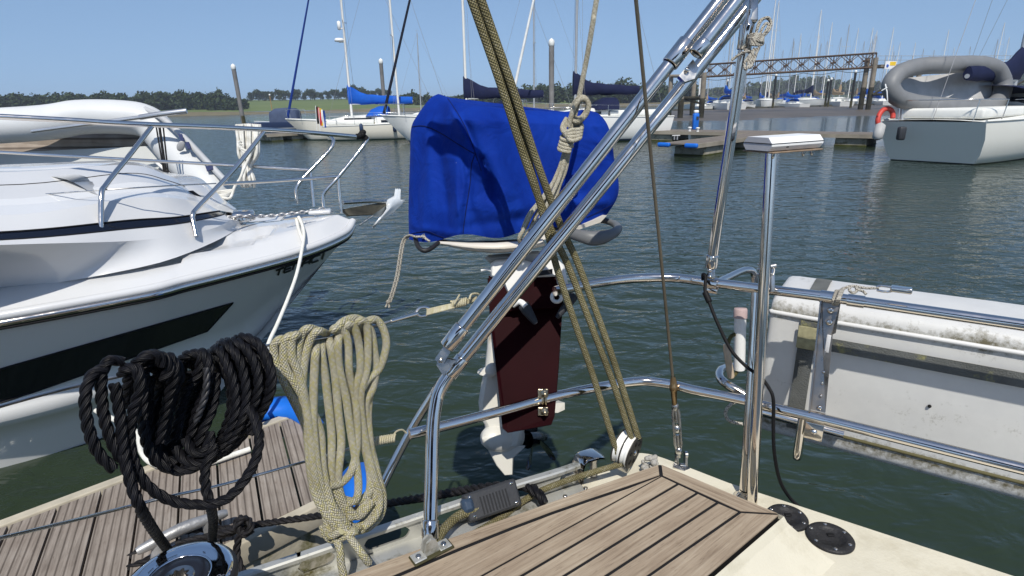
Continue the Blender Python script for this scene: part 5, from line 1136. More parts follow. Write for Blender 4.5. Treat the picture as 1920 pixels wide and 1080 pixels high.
# strut to the rail
st = thing('gantry_strut', 'steel strut standing on the upper rail and holding the gantry from below', 'strut', px(1335, 530, 1.47))
sA, sB = px(1402, 46, 1.255), px(1334, 494, 1.45)
tp_('tube', [sA, sB], .0128, st); sdd = (sB-sA).normalized()
sleeve(sA, sA+sdd*.05, .0158, st); sleeve(sB-sdd*.022, sB+sdd*.010, .0150, st)
mb = MB(); mb.lathe([(.012, 0), (.007, .012), (.006, .03)], sA, -sdd, 14); mb.build('neck', SS, st)
mb = MB(); mb.box(px(1410, 22, 1.255), (.020, .022, .05), (CR, CF, CU), bev=.004); mb.build('swivel_jaw', SSD, st)
mb = MB(); mb.box(px(1333, 512, 1.46), (.016, .020, .030), (CR, CF, CU), bev=.003); mb.build('swivel_jaw', SSD, st)
mb = MB()
for v in (507, 518): mb.lathe([(.006, 0), (.005, .005), (.001, .006)], px(1331, v, 1.447), -CF, 6)
mb.build('bolts', SS, st)
cb = gr(1333, 531, ZU); rd_ = (UR[7]-UR[5]).normalized(); mb = MB(); mb.tube([cb-rd_*.016, cb+rd_*.016], .0162, 20); mb.box(cb-up*.018+rd_*.004, (.03, .022, .012), (rd_, up.cross(rd_), up), bev=.002); mb.build('rail_clamp', SS, st)
CORD = braid('grey_fleck_cord', [(.60, .57, .50), (.55, .52, .46), (.20, .18, .16), (.62, .60, .54)], 5, 330., bump=.7)
mb = MB(); r_ = .0030
mb.tube(catmull(pp([(1372, 113, 1.255), (1384, 104, 1.25), (1398, 97, 1.24), (1410, 96, 1.235)]), 6), r_, 8)
for k in range(5): mb.tube(catmull(pp([(1404, 100-k*5, 1.25), (1407, 78-k*3, 1.235), (1418, 76-k*3, 1.225), (1430, 78-k*3, 1.23), (1428, 84-k*3, 1.235), (1412, 84-k*3, 1.225), (1404, 80-k*2, 1.24)]), 6), r_, 8)
for pts in ([(1416, 80, 1.235), (1420, 55, 1.23), (1428, 38, 1.23), (1440, 33, 1.23), (1446, 42, 1.23), (1442, 56, 1.23), (1430, 70, 1.232), (1422, 84, 1.235)], [(1420, 82, 1.232), (1428, 56, 1.226), (1436, 44, 1.226), (1441, 47, 1.226), (1436, 58, 1.226), (1426, 72, 1.23)],
            [(1414, 84, 1.236), (1418, 60, 1.238), (1424, 40, 1.24), (1436, 34, 1.24), (1444, 40, 1.238), (1444, 52, 1.236), (1434, 66, 1.236)],
            [(1414, 90, 1.23), (1410, 108, 1.23), (1404, 122, 1.23), (1398, 130, 1.23), (1396, 118, 1.232), (1406, 104, 1.232), (1416, 92, 1.232)], [(1420, 90, 1.228), (1416, 108, 1.228), (1408, 124, 1.228), (1404, 126, 1.23), (1404, 112, 1.23), (1412, 94, 1.23)], [(1424, 88, 1.23), (1420, 96, 1.23), (1413, 112, 1.23), (1407, 128, 1.23)]): mb.tube(catmull(pp(pts), 6), r_, 8)
solo('cord_bundle', mb, CORD, 'small bundle of grey flecked cord knotted round the top of the gantry strut', 'rope')

# ================================================================== OUTBOARD, BOARD AND COVER
BURG = M('burgundy_varnished_board', (.0145, .0022, .0034), .5, var=.2, vs=6, bump=.01, bs=60)
BURG.node_tree.nodes['Principled BSDF'].inputs['Specular IOR Level'].default_value = .02
bd = [px(914, 522, 1.58), px(1060, 512, 1.58), px(1054, 590, 1.55), px(1047, 700, 1.50), px(1040, 780, 1.47), px(1034, 796, 1.465), px(952, 811, 1.455), px(942, 802, 1.457), px(930, 690, 1.50), px(918, 590, 1.55)]
mb = MB(); mb.plate(bd, .022); board = thing('outboard_board', 'dark burgundy mounting board clamped to the lower rail under the outboard', 'mounting board', px(990, 810, 1.46)); mb.build('board', BURG, board)
mb = MB(); mb.plate([px(916, 517, 1.545), px(1060, 507, 1.545), px(1050, 575, 1.52), px(918, 586, 1.525)], .02); mb.build('pad', BURG, board)
mb = MB()
for v in (737, 771): mb.lathe([(.011, 0), (.011, .006), (.005, .007), (.005, .020), (.001, .021)], px(1021, v, 1.455), -CF, 6); mb.box(px(1018, v, 1.46), (.026, .022, .005), (CR, CU, CF), bev=.002)
for u in (1017, 1023):
    c = gr(u, 748, ZL); mb.tube([c + (CU*math.cos(a)-CF*math.sin(a))*.0155 for a in [R(-20+220*k/12) for k in range(13)]], .0028, 8)
mb.build('u_bolt', M('brassy_steel', (.55, .47, .33), .3, metal=1), board)
OBW = M('outboard_white', (.60, .585, .53), .35, var=.06, vs=6, dirt=((.30, .22, .10), 11, .60, .74)); OBG = M('outboard_grey', (.42, .41, .38), .45, var=.08)
ob = thing('outboard_motor', 'small white outboard motor with black propeller hung on the burgundy board', 'outboard motor', px(960, 890, 1.62))
def bevslab(name, pts, th, m, par, d0, inset=.012):
    """silhouette with a rounded section: mid-plane outline plus inset front and back"""
    P = [px(u, v, d0) for u, v in pts]; P = P; c = sum(P, V((0, 0, 0)))/len(P); rows = []
    n = len(P)
    def ins(k):
        out = []
        for i in range(n):
            a, b_, c_ = P[i-1], P[i], P[(i+1) % n]; e = ((b_-a).normalized()+(c_-b_).normalized()); nn = e.cross(CF)
            nn = nn.normalized() if nn.length > 1e-6 else V((0, 0, 0)); 
            if nn.dot(c-b_) < 0 and True: nn = nn
            out.append(b_+nn*k)
        return out
    s = 1
    if sum((ins(.01)[i]-c).length for i in range(n)) > sum((P[i]-c).length for i in range(n)): s = -1
    rows = [[p - CF*th for p in ins(s*inset)], [p - CF*th*.75 for p in ins(s*inset*.35)], P, [p + CF*th*.75 for p in ins(s*inset*.35)], [p + CF*th for p in ins(s*inset)]]
    mb = MB(); mb.grid(rows, closed_u=True); mb.add(rows[0], [list(range(n))]); mb.add(rows[-1], [list(range(n))]); return mb.build(name, m, par)
bevslab('leg', [(916, 610), (955, 600), (1000, 640), (1010, 760), (985, 800), (975, 835), (940, 845), (912, 820), (908, 795), (899, 780), (897, 752), (903, 715), (909, 690), (913, 650)], .028, OBW, ob, 1.62, .014)
mb = MB(); c = px(925, 697, 1.60); mb.ball(c, .048, 10, (.95, .6, .14), (CR, CF*.9+CU*.35, CU)); mb.lathe([(.019, 0), (.019, .016), (.010, .02), (.001, .02)], px(923, 693, 1.565), -CF, 18); mb.build('trim_plate', OBW, ob)
mb = MB(); ax0 = (px(985, 818, 1.68)-px(915, 826, 1.58)).normalized(); mb.lathe([(.001, -.012), (.022, 0), (.036, .022), (.043, .055), (.043, .09), (.038, .115), (.030, .118)], px(910, 822, 1.58), ax0, 24); mb.build('gearcase', OBW, ob)
bevslab('skeg', [(914, 822), (985, 836), (972, 850), (963, 858), (962, 889), (946, 891), (930, 872), (916, 845)], .010, OBW, ob, 1.62, .004)
pr = thing  # propeller: part with blades as sub-parts
PH = px(990, 824, 1.655); mb = MB(); mb.lathe([(.026, -.004), (.024, .01), (.021, .035), (.016, .055), (.010, .062), (.010, .072), (.001, .074)], PH, ax0, 18); ph = mb.build('propeller', M('black_propeller', (.012, .014, .018), .16), ob)
b1 = (CR-ax0*ax0.dot(CR)).normalized(); b2 = (-CU+ax0*ax0.dot(CU)); b2 = (b2-b1*b1.dot(b2)).normalized()
for k in range(3):
    a = R((22, 98, 238)[k]); rd = b1*math.cos(a)+b2*math.sin(a); tg = ax0.cross(rd); rows = []
    for i in range(7):
        f = i/6; r_ = .018+.076*f; wd = .030*(math.sin(math.pi*(.22+.72*f)))**.8; tw = R(55-30*f); dv_ = tg*math.cos(tw)+ax0*math.sin(tw); o = PH+ax0*.022+rd*r_+tg*.012*f*f
        rows.append([o-dv_*wd, o-dv_*wd*.4+ax0*.003, o+dv_*wd*.4+ax0*.003, o+dv_*wd])
    mb = MB(); mb.grid(rows); mb.grid([[q-ax0*.0025 for q in r] for r in rows], flip=True); mb.build('blade', M('black_propeller', (.01, .012, .016), .3), ph)
mb = MB(); mb.plate([px(1020, 757, 1.64), px(1059, 755, 1.66), px(1059, 768, 1.66), px(1046, 774, 1.65), px(1020, 774, 1.64)], .05); mb.build('plate_fin', OBW, ob)
# bracket
bevslab('clamp_bracket', [(919, 520), (920, 494), (930, 487), (970, 484), (1000, 492), (1020, 486), (1046, 487), (1058, 497), (1068, 545), (1062, 560), (1046, 560), (1040, 520), (990, 522), (978, 560), (972, 575), (955, 565), (940, 525)], .03, M('white_bracket_paint', (.72, .71, .68), .4, var=.05), ob, 1.56, .008)
mb = MB(); mb.lathe([(.016, 0), (.016, .006), (.010, .008), (.010, -.001)], px(1044, 557, 1.515), -CF, 18); mb.tube([px(1044, 557, 1.515)+(CR*math.cos(a)+CU*math.sin(a))*.0125 for a in [2*math.pi*k/20 for k in range(21)]], .0055, 8, cap=False); mb.build('safety_eye', WHITE, ob)
mb = MB(); mb.plate([px(1003, 509, 1.50), px(1036, 504, 1.50), px(1036, 514, 1.50), px(1003, 518, 1.50)], .01); mb.build('rating_plate', BLACKP, ob)
def handle(name, P0, P1, w0, w1, d):
    a, b_ = px(*P0), px(*P1); dr = (b_-a).normalized(); sdw = dr.cross(CF).normalized(); rows = []
    for f, ww, tt in ((0, .8, .8), (.06, 1, 1), (.3, 1, 1), (.7, .72, .9), (.95, .5, .7), (1, .35, .5)):
        o = a.lerp(b_, f); rows.append([o+sdw*w0*ww*math.cos(q)+CF*.011*tt*math.sin(q) for q in [2*math.pi*k/12 for k in range(12)]])
    mb = MB(); mb.grid(rows, closed_u=True); mb.add(rows[0], [list(range(12))]); mb.add(rows[-1], [list(range(12))]); return mb.build(name, GREYP, ob)
handle('clamp_handle', (980, 570, 1.50), (1005, 607, 1.49), .015, .008, 1.5); handle('clamp_handle', (1078, 552, 1.53), (1044, 596, 1.52), .013, .008, 1.5)
mb = MB(); mb.tube(catmull(pp([(962, 572, 1.51), (975, 566, 1.50), (986, 575, 1.49)]), 5), .008, 10); mb.build('clamp_screw', WHITE, ob)
# powerhead tray under the cover
mb = MB(); rows = []
for f, v0, v1, dep in ((0, 452, 457, .03), (.12, 453, 462, .08), (.3, 455, 470, .12), (.55, 455, 474, .13), (.8, 452, 470, .12), (1, 448, 460, .08)):
    u = 818+200*f; rows.append([px(u, v0, 1.60-dep*.4), px(u, (v0+v1)/2+1, 1.60-dep), px(u+4, v1, 1.60-dep*.6), px(u+4, v1+1, 1.64), px(u+4, v1-2, 1.72), px(u, v0-4, 1.8)])
mb.grid(rows); mb.add(rows[0], [list(range(6))]); mb.add(rows[-1], [list(range(6))]); mb.build('lower_cowl', M('warm_white_cowl', (.62, .58, .51), .4, var=.05), ob)
bevslab('swivel_neck', [(916, 478), (1010, 470), (1030, 488), (990, 500), (935, 494), (922, 496), (908, 484)], .04, OBG, ob, 1.62, .012)
mb = MB(); mb.plate([px(1010, 440, 1.6), px(1085, 424, 1.62), px(1138, 404, 1.64), px(1126, 417, 1.64), px(1075, 434, 1.62), px(1010, 452, 1.6)], .12); mb.build('cowl_edge', M('warm_white_cowl', (.62, .58, .51), .4), ob)
mb = MB(); P = catmull(pp([(1062, 436, 1.60), (1090, 443, 1.57), (1112, 447, 1.56), (1136, 444, 1.57), (1154, 435, 1.60), (1158, 426, 1.66), (1148, 418, 1.72), (1126, 412, 1.75), (1105, 415, 1.76)]), 6)
rows = []; T3, _ = frames(P)
for i, p in enumerate(P):
    s_ = T3[i].cross(CU).normalized(); f = i/(len(P)-1); hgt = .010+.010*math.exp(-((f-.25)/.25)**2); rows.append([p+CU*hgt*math.cos(q)+s_*.013*math.sin(q) for q in [2*math.pi*k/10 for k in range(10)]])
mb.grid(rows, closed_u=True); mb.add(rows[0], [list(range(10))]); mb.add(rows[-1], [list(range(10))]); mb.build('carry_handle', M('grey_handle', (.13, .135, .14), .45, var=.1), ob)
mb = MB(); mb.tube(catmull(pp([(778, 444, 1.56), (784, 462, 1.53), (795, 470, 1.52), (808, 466, 1.53), (822, 455, 1.56)]), 6), .0062, 10); mb.build('pull_loop', BLACKP, ob)
mb = MB(); mb.tube(catmull(pp([(902, 507, 1.55), (912, 505, 1.55), (922, 508, 1.55)]), 4), .004, 6); mb.build('tilt_pin', WHITE, ob)
# ---- blue canvas cover
DC = 1.70
Lc = catmull([V((822, 176, 0)), V((806, 185, 0)), V((784, 214, 0)), V((771, 240, 0)), V((769, 290, 0)), V((767, 350, 0)), V((766, 400, 0)), V((767, 449, 0))], 6)
Rc = catmull([V((1104, 207, 0)), V((1122, 213, 0)), V((1138, 232, 0)), V((1147, 262, 0)), V((1153, 310, 0)), V((1160, 345, 0)), V((1157, 375, 0)), V((1138, 408, 0))], 6)
def chaikin(P, k=2):
    for _ in range(k):
        o = []
        for a, b_ in zip(P, P[1:]+P[:1]): o += [a*.75+b_*.25, a*.25+b_*.75]
        P = o
    return P
plan = chaikin([V((0.0, .10, 0)), V((.25, -.82, 0)), V((.33, -1.12, 0)), V((.66, -.70, 0)), V((1.0, -.30, 0)), V((1.0, .25, 0)), V((.68, .9, 0)), V((.2, .75, 0))], 4); NPl = len(plan)
px0 = min(p.x for p in plan); px1 = max(p.x for p in plan)
folds = [  # ridge/valley lines in the cloth: u0,v0,u1,v1, width, height (m)
 (842, 192, 893, 285, 6, .014), (852, 200, 905, 310, 6, -.016), (893, 285, 907, 335, 5, .012), (880, 330, 886, 430, 5, -.007), (806, 260, 812, 430, 6, .005), (826, 270, 842, 425, 6, -.006), (855, 300, 858, 400, 5, .006), (838, 180, 895, 300, 16, .018), (895, 300, 912, 345, 10, .016), (905, 300, 925, 370, 9, -.022), (868, 265, 878, 330, 8, -.012), (862, 200, 905, 320, 9, -.016), (800, 300, 795, 440, 10, .008), (818, 250, 838, 380, 12, -.009), (838, 300, 865, 430, 11, .009), (880, 340, 868, 445, 7, -.010), (790, 240, 781, 430, 9, -.007),
 (905, 205, 960, 390, 26, .012), (945, 220, 1010, 400, 24, -.012), (1010, 215, 1070, 330, 22, .010), (925, 360, 935, 440, 14, .010), (960, 380, 975, 440, 10, -.010), (890, 400, 905, 450, 9, -.010), (1100, 225, 1140, 300, 10, -.012), (1110, 260, 1150, 280, 7, .012), (1090, 300, 1155, 330, 12, -.008), (1060, 380, 1140, 380, 12, .010), (1100, 330, 1120, 400, 9, -.008),
 (840, 208, 905, 235, 14, .008), (870, 425, 1010, 405, 10, -.006), (775, 425, 860, 440, 7, .006)]
def foldh(u, v):
    s = 0
    for u0, v0, u1, v1, w_, h_ in folds:
        dx, dy = u1-u0, v1-v0; f = max(0, min(1, ((u-u0)*dx+(v-v0)*dy)/(dx*dx+dy*dy))); d2 = (u-u0-dx*f)**2+(v-v0-dy*f)**2; s += 1.45*h_*math.exp(-d2/(w_*w_))*(.35+.65*math.sin(math.pi*(.15+.7*f)))
    return s
rows = []; K = 120
for k in range(K+1):
    f = k/K; i = min(int(f*(len(Lc)-1)), len(Lc)-2); g = f*(len(Lc)-1)-i; l = Lc[i].lerp(Lc[i+1], g); i2 = min(int(f*(len(Rc)-1)), len(Rc)-2); g2 = f*(len(Rc)-1)-i2; r_ = Rc[i2].lerp(Rc[i2+1], g2)
    th = .025 + .145*min(1, (f/.32))**.6 ; th *= 1 - .12*max(0, (f-.85)/.15)
    row = []
    for p in plan:
        x = (p.x-px0)/(px1-px0); u = l.x+(r_.x-l.x)*x; v = l.y+(r_.y-l.y)*x; sag = (15*math.sin(math.pi*min(1, x*1.05))**.7 if x < .95 else 0)*max(0, 1-f*4); v += sag + f**3*(10*math.sin(math.pi*x)+6*math.sin(x*17))
        dep = p.y*th; d = DC+dep; q = px(u, v, DC) + CF*dep*1.0
        q = px(u, v, d)
        if p.y < .3: q = q - ray(u, v).normalized()*foldh(u, v)*(1 if p.y < 0 else .4)
        row.append(q)
    rows.append(row)
mb = MB(); mb.grid(rows, closed_u=True, uvscale=(2.2, .9)); mb.add(rows[0], [list(range(NPl))], smooth=True)
inn = [[q + (sum(rows[-1], V((0, 0, 0)))/NPl-q)*.06 + CU*.012 for q in rows[-1]]]; mb.grid([rows[-1]]+inn, closed_u=True)
m, t, b = nodes('blue_acrylic_canvas'); L = t.links.new; tc = N(t, 'ShaderNodeTexCoord'); nz = N(t, 'ShaderNodeTexNoise'); nz.inputs['Scale'].default_value = 8; nz.inputs['Detail'].default_value = 8; L(tc.outputs['Object'], nz.inputs['Vector'])
r = ramp(t, [(.28, (.0026, .016, .165)), (.72, (.0058, .036, .29))]); L(nz.outputs['Fac'], r.inputs[0])
vo = N(t, 'ShaderNodeTexVoronoi'); vo.inputs['Scale'].default_value = 26; L(tc.outputs['Object'], vo.inputs['Vector']); r5 = ramp(t, [(.028, (1, 1, 1)), (.05, (0, 0, 0))]); L(vo.outputs['Distance'], r5.inputs[0])
wn = N(t, 'ShaderNodeTexWhiteNoise'); L(vo.outputs['Position'], wn.inputs['Vector']); r6 = ramp(t, [(.86, (0, 0, 0)), (.88, (1, 1, 1))]); L(wn.outputs['Value'], r6.inputs[0])
mx = N(t, 'ShaderNodeMix', data_type='RGBA'); L(mth(t, 'MULTIPLY', r5.outputs[0], r6.outputs[0]), mx.inputs[0]); L(r.outputs[0], mx.inputs[6]); mx.inputs[7].default_value = (.5, .55, .7, 1); L(mx.outputs[2], b.inputs['Base Color'])
b.inputs['Roughness'].default_value = .75; b.inputs['Specular IOR Level'].default_value = .05; b.inputs['Sheen Weight'].default_value = .06; b.inputs['Sheen Tint'].default_value = (.1, .2, .8, 1)
n1 = N(t, 'ShaderNodeTexNoise'); n1.inputs['Scale'].default_value = 420; L(tc.outputs['Object'], n1.inputs['Vector']); n2 = N(t, 'ShaderNodeTexNoise'); n2.inputs['Scale'].default_value = 11; n2.inputs['Detail'].default_value = 5; n2.inputs['Distortion'].default_value = 1.2; L(tc.outputs['Object'], n2.inputs['Vector'])
bp = N(t, 'ShaderNodeBump'); bp.inputs['Strength'].default_value = .5; bp.inputs['Distance'].default_value = .02; L(mth(t, 'ADD', mth(t, 'MULTIPLY', n1.outputs['Fac'], .05), n2.outputs['Fac']), bp.inputs['Height']); L(bp.outputs[0], b.inputs['Normal'])
BLUEC = m
cvr = thing('outboard_cover', 'royal blue canvas cover bagged over the outboard motor', 'cover', px(950, 440, 1.7)); mb.build('canvas', BLUEC, cvr)
cb_ = MB(); cb_.grid(rows, closed_u=True); cbv = BVHTree.FromPolygons([tuple(p) for p in cb_.v], cb_.f)
def oncover(u, v, off=.001):
    q = ray(u, v).normalized(); h_ = cbv.ray_cast(EYE, q)[0]; return h_ - q*off if h_ is not None else None
SEAM = M('navy_seam_thread', (.003, .008, .06), .8)
for pts in ([(772, 238), (790, 236), (806, 240), (830, 252), (855, 268), (878, 282), (890, 288)], [(890, 290), (884, 310), (882, 340), (876, 380), (870, 420), (868, 440)], [(836, 180), (850, 200), (868, 230), (882, 262), (892, 290), (902, 320)], [(772, 438), (800, 434), (822, 442), (850, 450), (880, 447)], [(1100, 408), (1125, 396), (1148, 384)]):
    pts2 = [oncover(u, v, .0006) for u, v in [(p.x, p.y) for p in catmull([V((a, c, 0)) for a, c in pts], 6)]]; pts2 = [p for p in pts2 if p]
    if len(pts2) > 2: mb = MB(); mb.tube(pts2, .0014, 5); mb.build('seam', SEAM, cvr)
mb = MB(); 
for u, v in ((795, 443),):
    c = oncover(u, v, .002)
    if c: mb.tube([c+(CR*math.cos(a)+CU*math.sin(a))*.006 for a in [2*math.pi*k/14 for k in range(15)]], .002, 6, cap=False)
if mb.v: mb.build('eyelet', SS, cvr)
mb = MB(); P = catmull(pp([(797, 443, 1.52), (780, 444, 1.53), (768, 441, 1.56), (758, 446, 1.57), (752, 460, 1.57), (747, 490, 1.57), (742, 520, 1.57), (733, 552, 1.57), (728, 566, 1.57)]), 8); mb.tube(P, .0030, 8); mb.tube([p+CR*.006+CF*.003 for p in P[18:]], .0030, 8)
mb.ball(px(728, 566, 1.57), .0065, 8); mb.tube(pp([(727, 567, 1.57), (723, 576, 1.57)]), .003, 6); mb.tube(pp([(729, 567, 1.57), (730, 577, 1.57)]), .003, 6)
mb.tube(catmull(pp([(795, 444, 1.515), (800, 449, 1.51), (806, 453, 1.51)]), 4), .0032, 8)
solo('drawcord', mb, CORD, 'thin drawcord hanging from the lower left corner of the blue cover', 'cord')
# ---- lifting strop with its knot in front of the cover
STROP = braid('pale_strop_braid', [(.56, .53, .42), (.50, .46, .36), (.60, .57, .48), (.42, .39, .30)], 7, 230., bump=.8)
mb = MB(); r_ = .0062
mb.tube(catmull(pp([(1205, -500, 1.1), (1121, -15, 1.30), (1112, 40, 1.32), (1100, 110, 1.36), (1087, 175, 1.39), (1078, 215, 1.40), (1070, 240, 1.405), (1066, 262, 1.41)]), 8), r_, 10)
mb.tube(catmull(pp([(1066, 238, 1.40), (1074, 208, 1.385), (1086, 188, 1.378), (1098, 187, 1.378), (1104, 198, 1.38), (1098, 216, 1.385), (1084, 228, 1.39), (1074, 226, 1.40)]), 8), r_, 10)
mb.tube(catmull(pp([(1072, 200, 1.41), (1084, 184, 1.392), (1096, 183, 1.392), (1102, 192, 1.394), (1100, 206, 1.395), (1090, 220, 1.395), (1078, 222, 1.40)]), 8), r_*.9, 10)
for k in range(4):
    o = k*6.0; mb.tube(catmull(pp([(1062-k*.5, 222+o*.2, 1.40), (1054+k*1.5, 238+o*.6, 1.388), (1058+k*2, 248+o*.5, 1.378), (1072, 244+o*1.1, 1.372), (1086, 243+o*.9, 1.378), (1091-k, 240+o*.8, 1.39), (1088, 233+o, 1.41), (1070, 236+o, 1.425)]), 7), r_*.85, 10)
for k, v in enumerate((258, 266, 272, 278)):
    mb.tube(catmull(pp([(1074, v-4, 1.42), (1056-k*1.5, v-4, 1.40), (1053-k*1.6, v+2, 1.39), (1060-k*1.5, v+5, 1.383), (1071-k*1.5, v+7, 1.386), (1073-k*1.5, v+2, 1.40), (1066, v-2, 1.42)]), 7), r_*.72, 10)
for pts in ([(1058, 285, 1.405), (1047, 320, 1.41), (1025, 365, 1.42), (1000, 395, 1.425), (985, 425, 1.43), (975, 442, 1.43), (974, 452, 1.44), (982, 456, 1.45), (990, 446, 1.45), (996, 425, 1.45), (1010, 395, 1.44), (1028, 370, 1.43)],
            [(1064, 285, 1.405), (1055, 320, 1.41), (1040, 360, 1.42), (1020, 400, 1.42), (998, 425, 1.42), (988, 440, 1.43), (982, 452, 1.44)], [(1061, 285, 1.40), (1050, 330, 1.405), (1030, 375, 1.41), (1012, 410, 1.42), (992, 432, 1.43)], [(1067, 286, 1.41), (1060, 320, 1.415), (1050, 345, 1.42), (1038, 380, 1.425), (1030, 400, 1.43)], [(1060, 287, 1.415), (1044, 330, 1.42), (1016, 372, 1.43), (992, 402, 1.44), (980, 430, 1.44)]):
    mb.tube(catmull(pp(pts), 8), .0050, 9)
solo('lifting_strop', mb, STROP, 'pale grey rope strop with a bulky knot in front of the blue cover', 'rope')
# ---- olive tackle
OLV = braid('olive_braid', [(.25, .225, .13), (.29, .262, .165), (.22, .195, .10), (.30, .275, .185), (.26, .235, .14)], 7, 145., bump=1.4)
mb = MB()
for pts in ([(712, -500, .95), (879, -15, 1.15), (941, 165, 1.22), (988, 310, 1.28), (1033, 430, 1.36), (1068, 505, 1.40), (1120, 640, 1.44), (1152, 725, 1.47), (1184, 822, 1.49)], [(724, -500, .95), (897, -15, 1.15), (961, 165, 1.22), (1009, 310, 1.28), (1052, 425, 1.36), (1084, 495, 1.40), (1138, 640, 1.44), (1168, 730, 1.47), (1197, 822, 1.49)],
            [(718, -500, .98), (888, -15, 1.175), (951, 165, 1.24), (1000, 335, 1.3), (1028, 440, 1.355), (1045, 505, 1.385), (1076, 600, 1.42), (1112, 705, 1.45), (1157, 850, 1.49)]): PT = catmull(pp(pts), 8); mb.tube(PT, [.0094-.0014*i/(len(PT)-1) for i in range(len(PT))], 12)
mb.tube(catmull(pp([(1160, 845, 1.49), (1166, 862, 1.5), (1178, 868, 1.5)]), 4), .0075, 10)
P = catmull([px(1172, 868, 1.5)] + [gr(u, v, ZD+zz) for u, v, zz in ((1110, 886, .05), (1060, 902, .04), (1010, 922, .03), (975, 944, .015), (940, 970, .009), (890, 1000, .009))], 8); mb.tube(P, .0076, 12)
solo('olive_tackle_rope', mb, OLV, 'faded olive braided tackle rope running down to the double block on deck', 'rope')
mb = MB(); P = catmull([gr(u, v, ZD+.05) for u, v in ((905, 950), (885, 958), (862, 966), (842, 982), (826, 1002), (815, 1025))], 6); mb.tube(P, .0105, 12); solo('clutch_line', mb, OLV, 'short thick olive rope tail leading out of the dark grey rope clutch', 'rope')
# ---- double block
bc = px(1184, 846, 1.50); ba = (CR*.80 - CU*.30 - CF*.52).normalized(); blk_ = thing('pulley_block', 'double pulley block with two white sheaves and black cheeks on deck', 'pulley block', bc-up*.05)
bu = (CU - ba*CU.dot(ba)).normalized(); bw = ba.cross(bu)
for k in (-.026, -.006):
    mb = MB(); mb.lathe([(.010, -.009), (.043, -.009), (.0435, -.007), (.0395, -.002), (.0395, .002), (.0435, .007), (.043, .009), (.010, .009)], bc+ba*k, ba, 32); mb.build('sheave', M('white_acetal', (.80, .80, .78), .3, var=.03), blk_)
CHK = M('black_cheek', (.028, .026, .024), .5, var=.3, vs=40)
for k in (-.038, -.0165, .005):
    mb = MB(); mb.lathe([(.001, 0), (.044, 0), (.0465, .0016), (.044, .004), (.001, .005)], bc+ba*k, ba, 32); ck = mb.build('cheek', CHK, blk_)
mb = MB()
for k in range(6): a = k*math.pi/3+.4; c = bc+ba*.0098+(bu*math.cos(a)+bw*math.sin(a))*.028; mb.ball(c, .0078, 8, (1, .7, .25), (bu*math.cos(a)+bw*math.sin(a), -bu*math.sin(a)+bw*math.cos(a), ba))
mb.build('vent_holes', RUBBER, ck)
mb = MB(); mb.lathe([(.007, 0), (.006, .003), (.001, .0035)], bc+ba*.010, ba, 14); mb.build('axle', SS, blk_)
mb = MB(); mb.box(bc-bu*.045+ba*-.014, (.045, .02, .03), (ba, bw, bu), bev=.006); mb.build('shackle', SSD, blk_)
c = gr(1222, 868, ZD+.03); mb = MB()
for k in range(26): mb.ball(c+V((rng.uniform(-.022, .014), rng.uniform(-.012, .012), rng.uniform(-.025, .012))), rng.uniform(.005, .010), 5)
mb.build('tape_wrap', M('grey_frayed_tape', (.36, .35, .33), .8, bump=.5, bs=200), blk_)
# ---- rope clutch
cp = gr(918, 955, ZD); cdir = (TR[-30]-TR[-60]).normalized(); cn = V((-cdir.y, cdir.x, 0)); rc = thing('rope_clutch', 'dark grey ribbed rope clutch on the side deck inside the toe rail', 'rope clutch', cp)
tl = (up*.62 - cn*.78).normalized(); ty = tl.cross(cdir)
mb = MB(); c = px(922, 938, 1.37); mb.box(c, (.136, .064, .028), (cdir, ty, tl), bev=.006); mb.build('body', GREYP, rc)
mb = MB()
for k in range(9): mb.box(c+cdir*(-.030+.0082*k)+tl*.0135-ty*.004, (.0036, .040, .003), (cdir, ty, tl))
mb.build('ribs', M('clutch_rib', (.022, .023, .026), .6), rc)
mb = MB()
for a, b_ in ((.054, .022), (-.054, .022), (-.054, -.022), (.054, -.023)): mb.lathe([(.0052, 0), (.0045, .0022), (.001, .003)], c+cdir*a+ty*b_+tl*.0125, tl, 12)
mb.build('bolts', SS, rc)
mb = MB(); mb.box(c-cdir*.062+tl*.004+ty*.006, (.03, .035, .03), (cdir, ty, tl), bev=.010); mb.build('lever_end', M('blue_grey_lever', (.03, .05, .085), .35), rc)
P = [c+tl*-.012+cdir*x+ty*.012 for x in (-.02, .05, .09)]
mb = MB(); mb.twist(catmull(pp([(955, 915, 1.42), (975, 910, 1.43), (995, 916, 1.42), (1010, 928, 1.40), (1022, 944, 1.39)]), 6), .0125); solo('black_rope_stub', mb, BLK3, 'short thick black rope bending over behind the dark grey rope clutch', 'rope')
# ---- backstay
bs = thing('backstay', 'weathered backstay wire with bronze terminal and bottle screw at the deck corner', 'backstay', px(1282, 885, 1.56))
mb = MB(); mb.tube([px(1144, -500, .86), px(1191, -15, 1.08), px(1217, 255, 1.24), px(1262, 715, 1.51)], .0040, 10); mb.build('wire', M('brown_stained_wire', (.20, .17, .125), .4, metal=.7, var=.2, bump=.3, bs=400), bs)
q0, q1 = px(1262, 706, 1.505), px(1265, 765, 1.535); BRZ = M('bronze_terminal', (.30, .20, .10), .35, metal=.9, var=.2, vs=20)
d_ = (q1-q0); mb = MB(); mb.lathe([(.005, 0), (.0085, .012), (.0085, .024), (.0108, .026), (.0108, .040), (.0085, .042), (.006, d_.length)], q0, d_, 12); mb.build('terminal', BRZ, bs)
q2, q3 = px(1266, 762, 1.535), px(1273, 845, 1.56); d_ = (q3-q2).normalized(); s_ = d_.cross(CF).normalized()
mb = MB()
for sg in (-1, 1): mb.tube([q2+s_*sg*.004, q2+d_*.02+s_*sg*.0085, q3-d_*.02+s_*sg*.0085, q3+s_*sg*.004], .0042, 8)
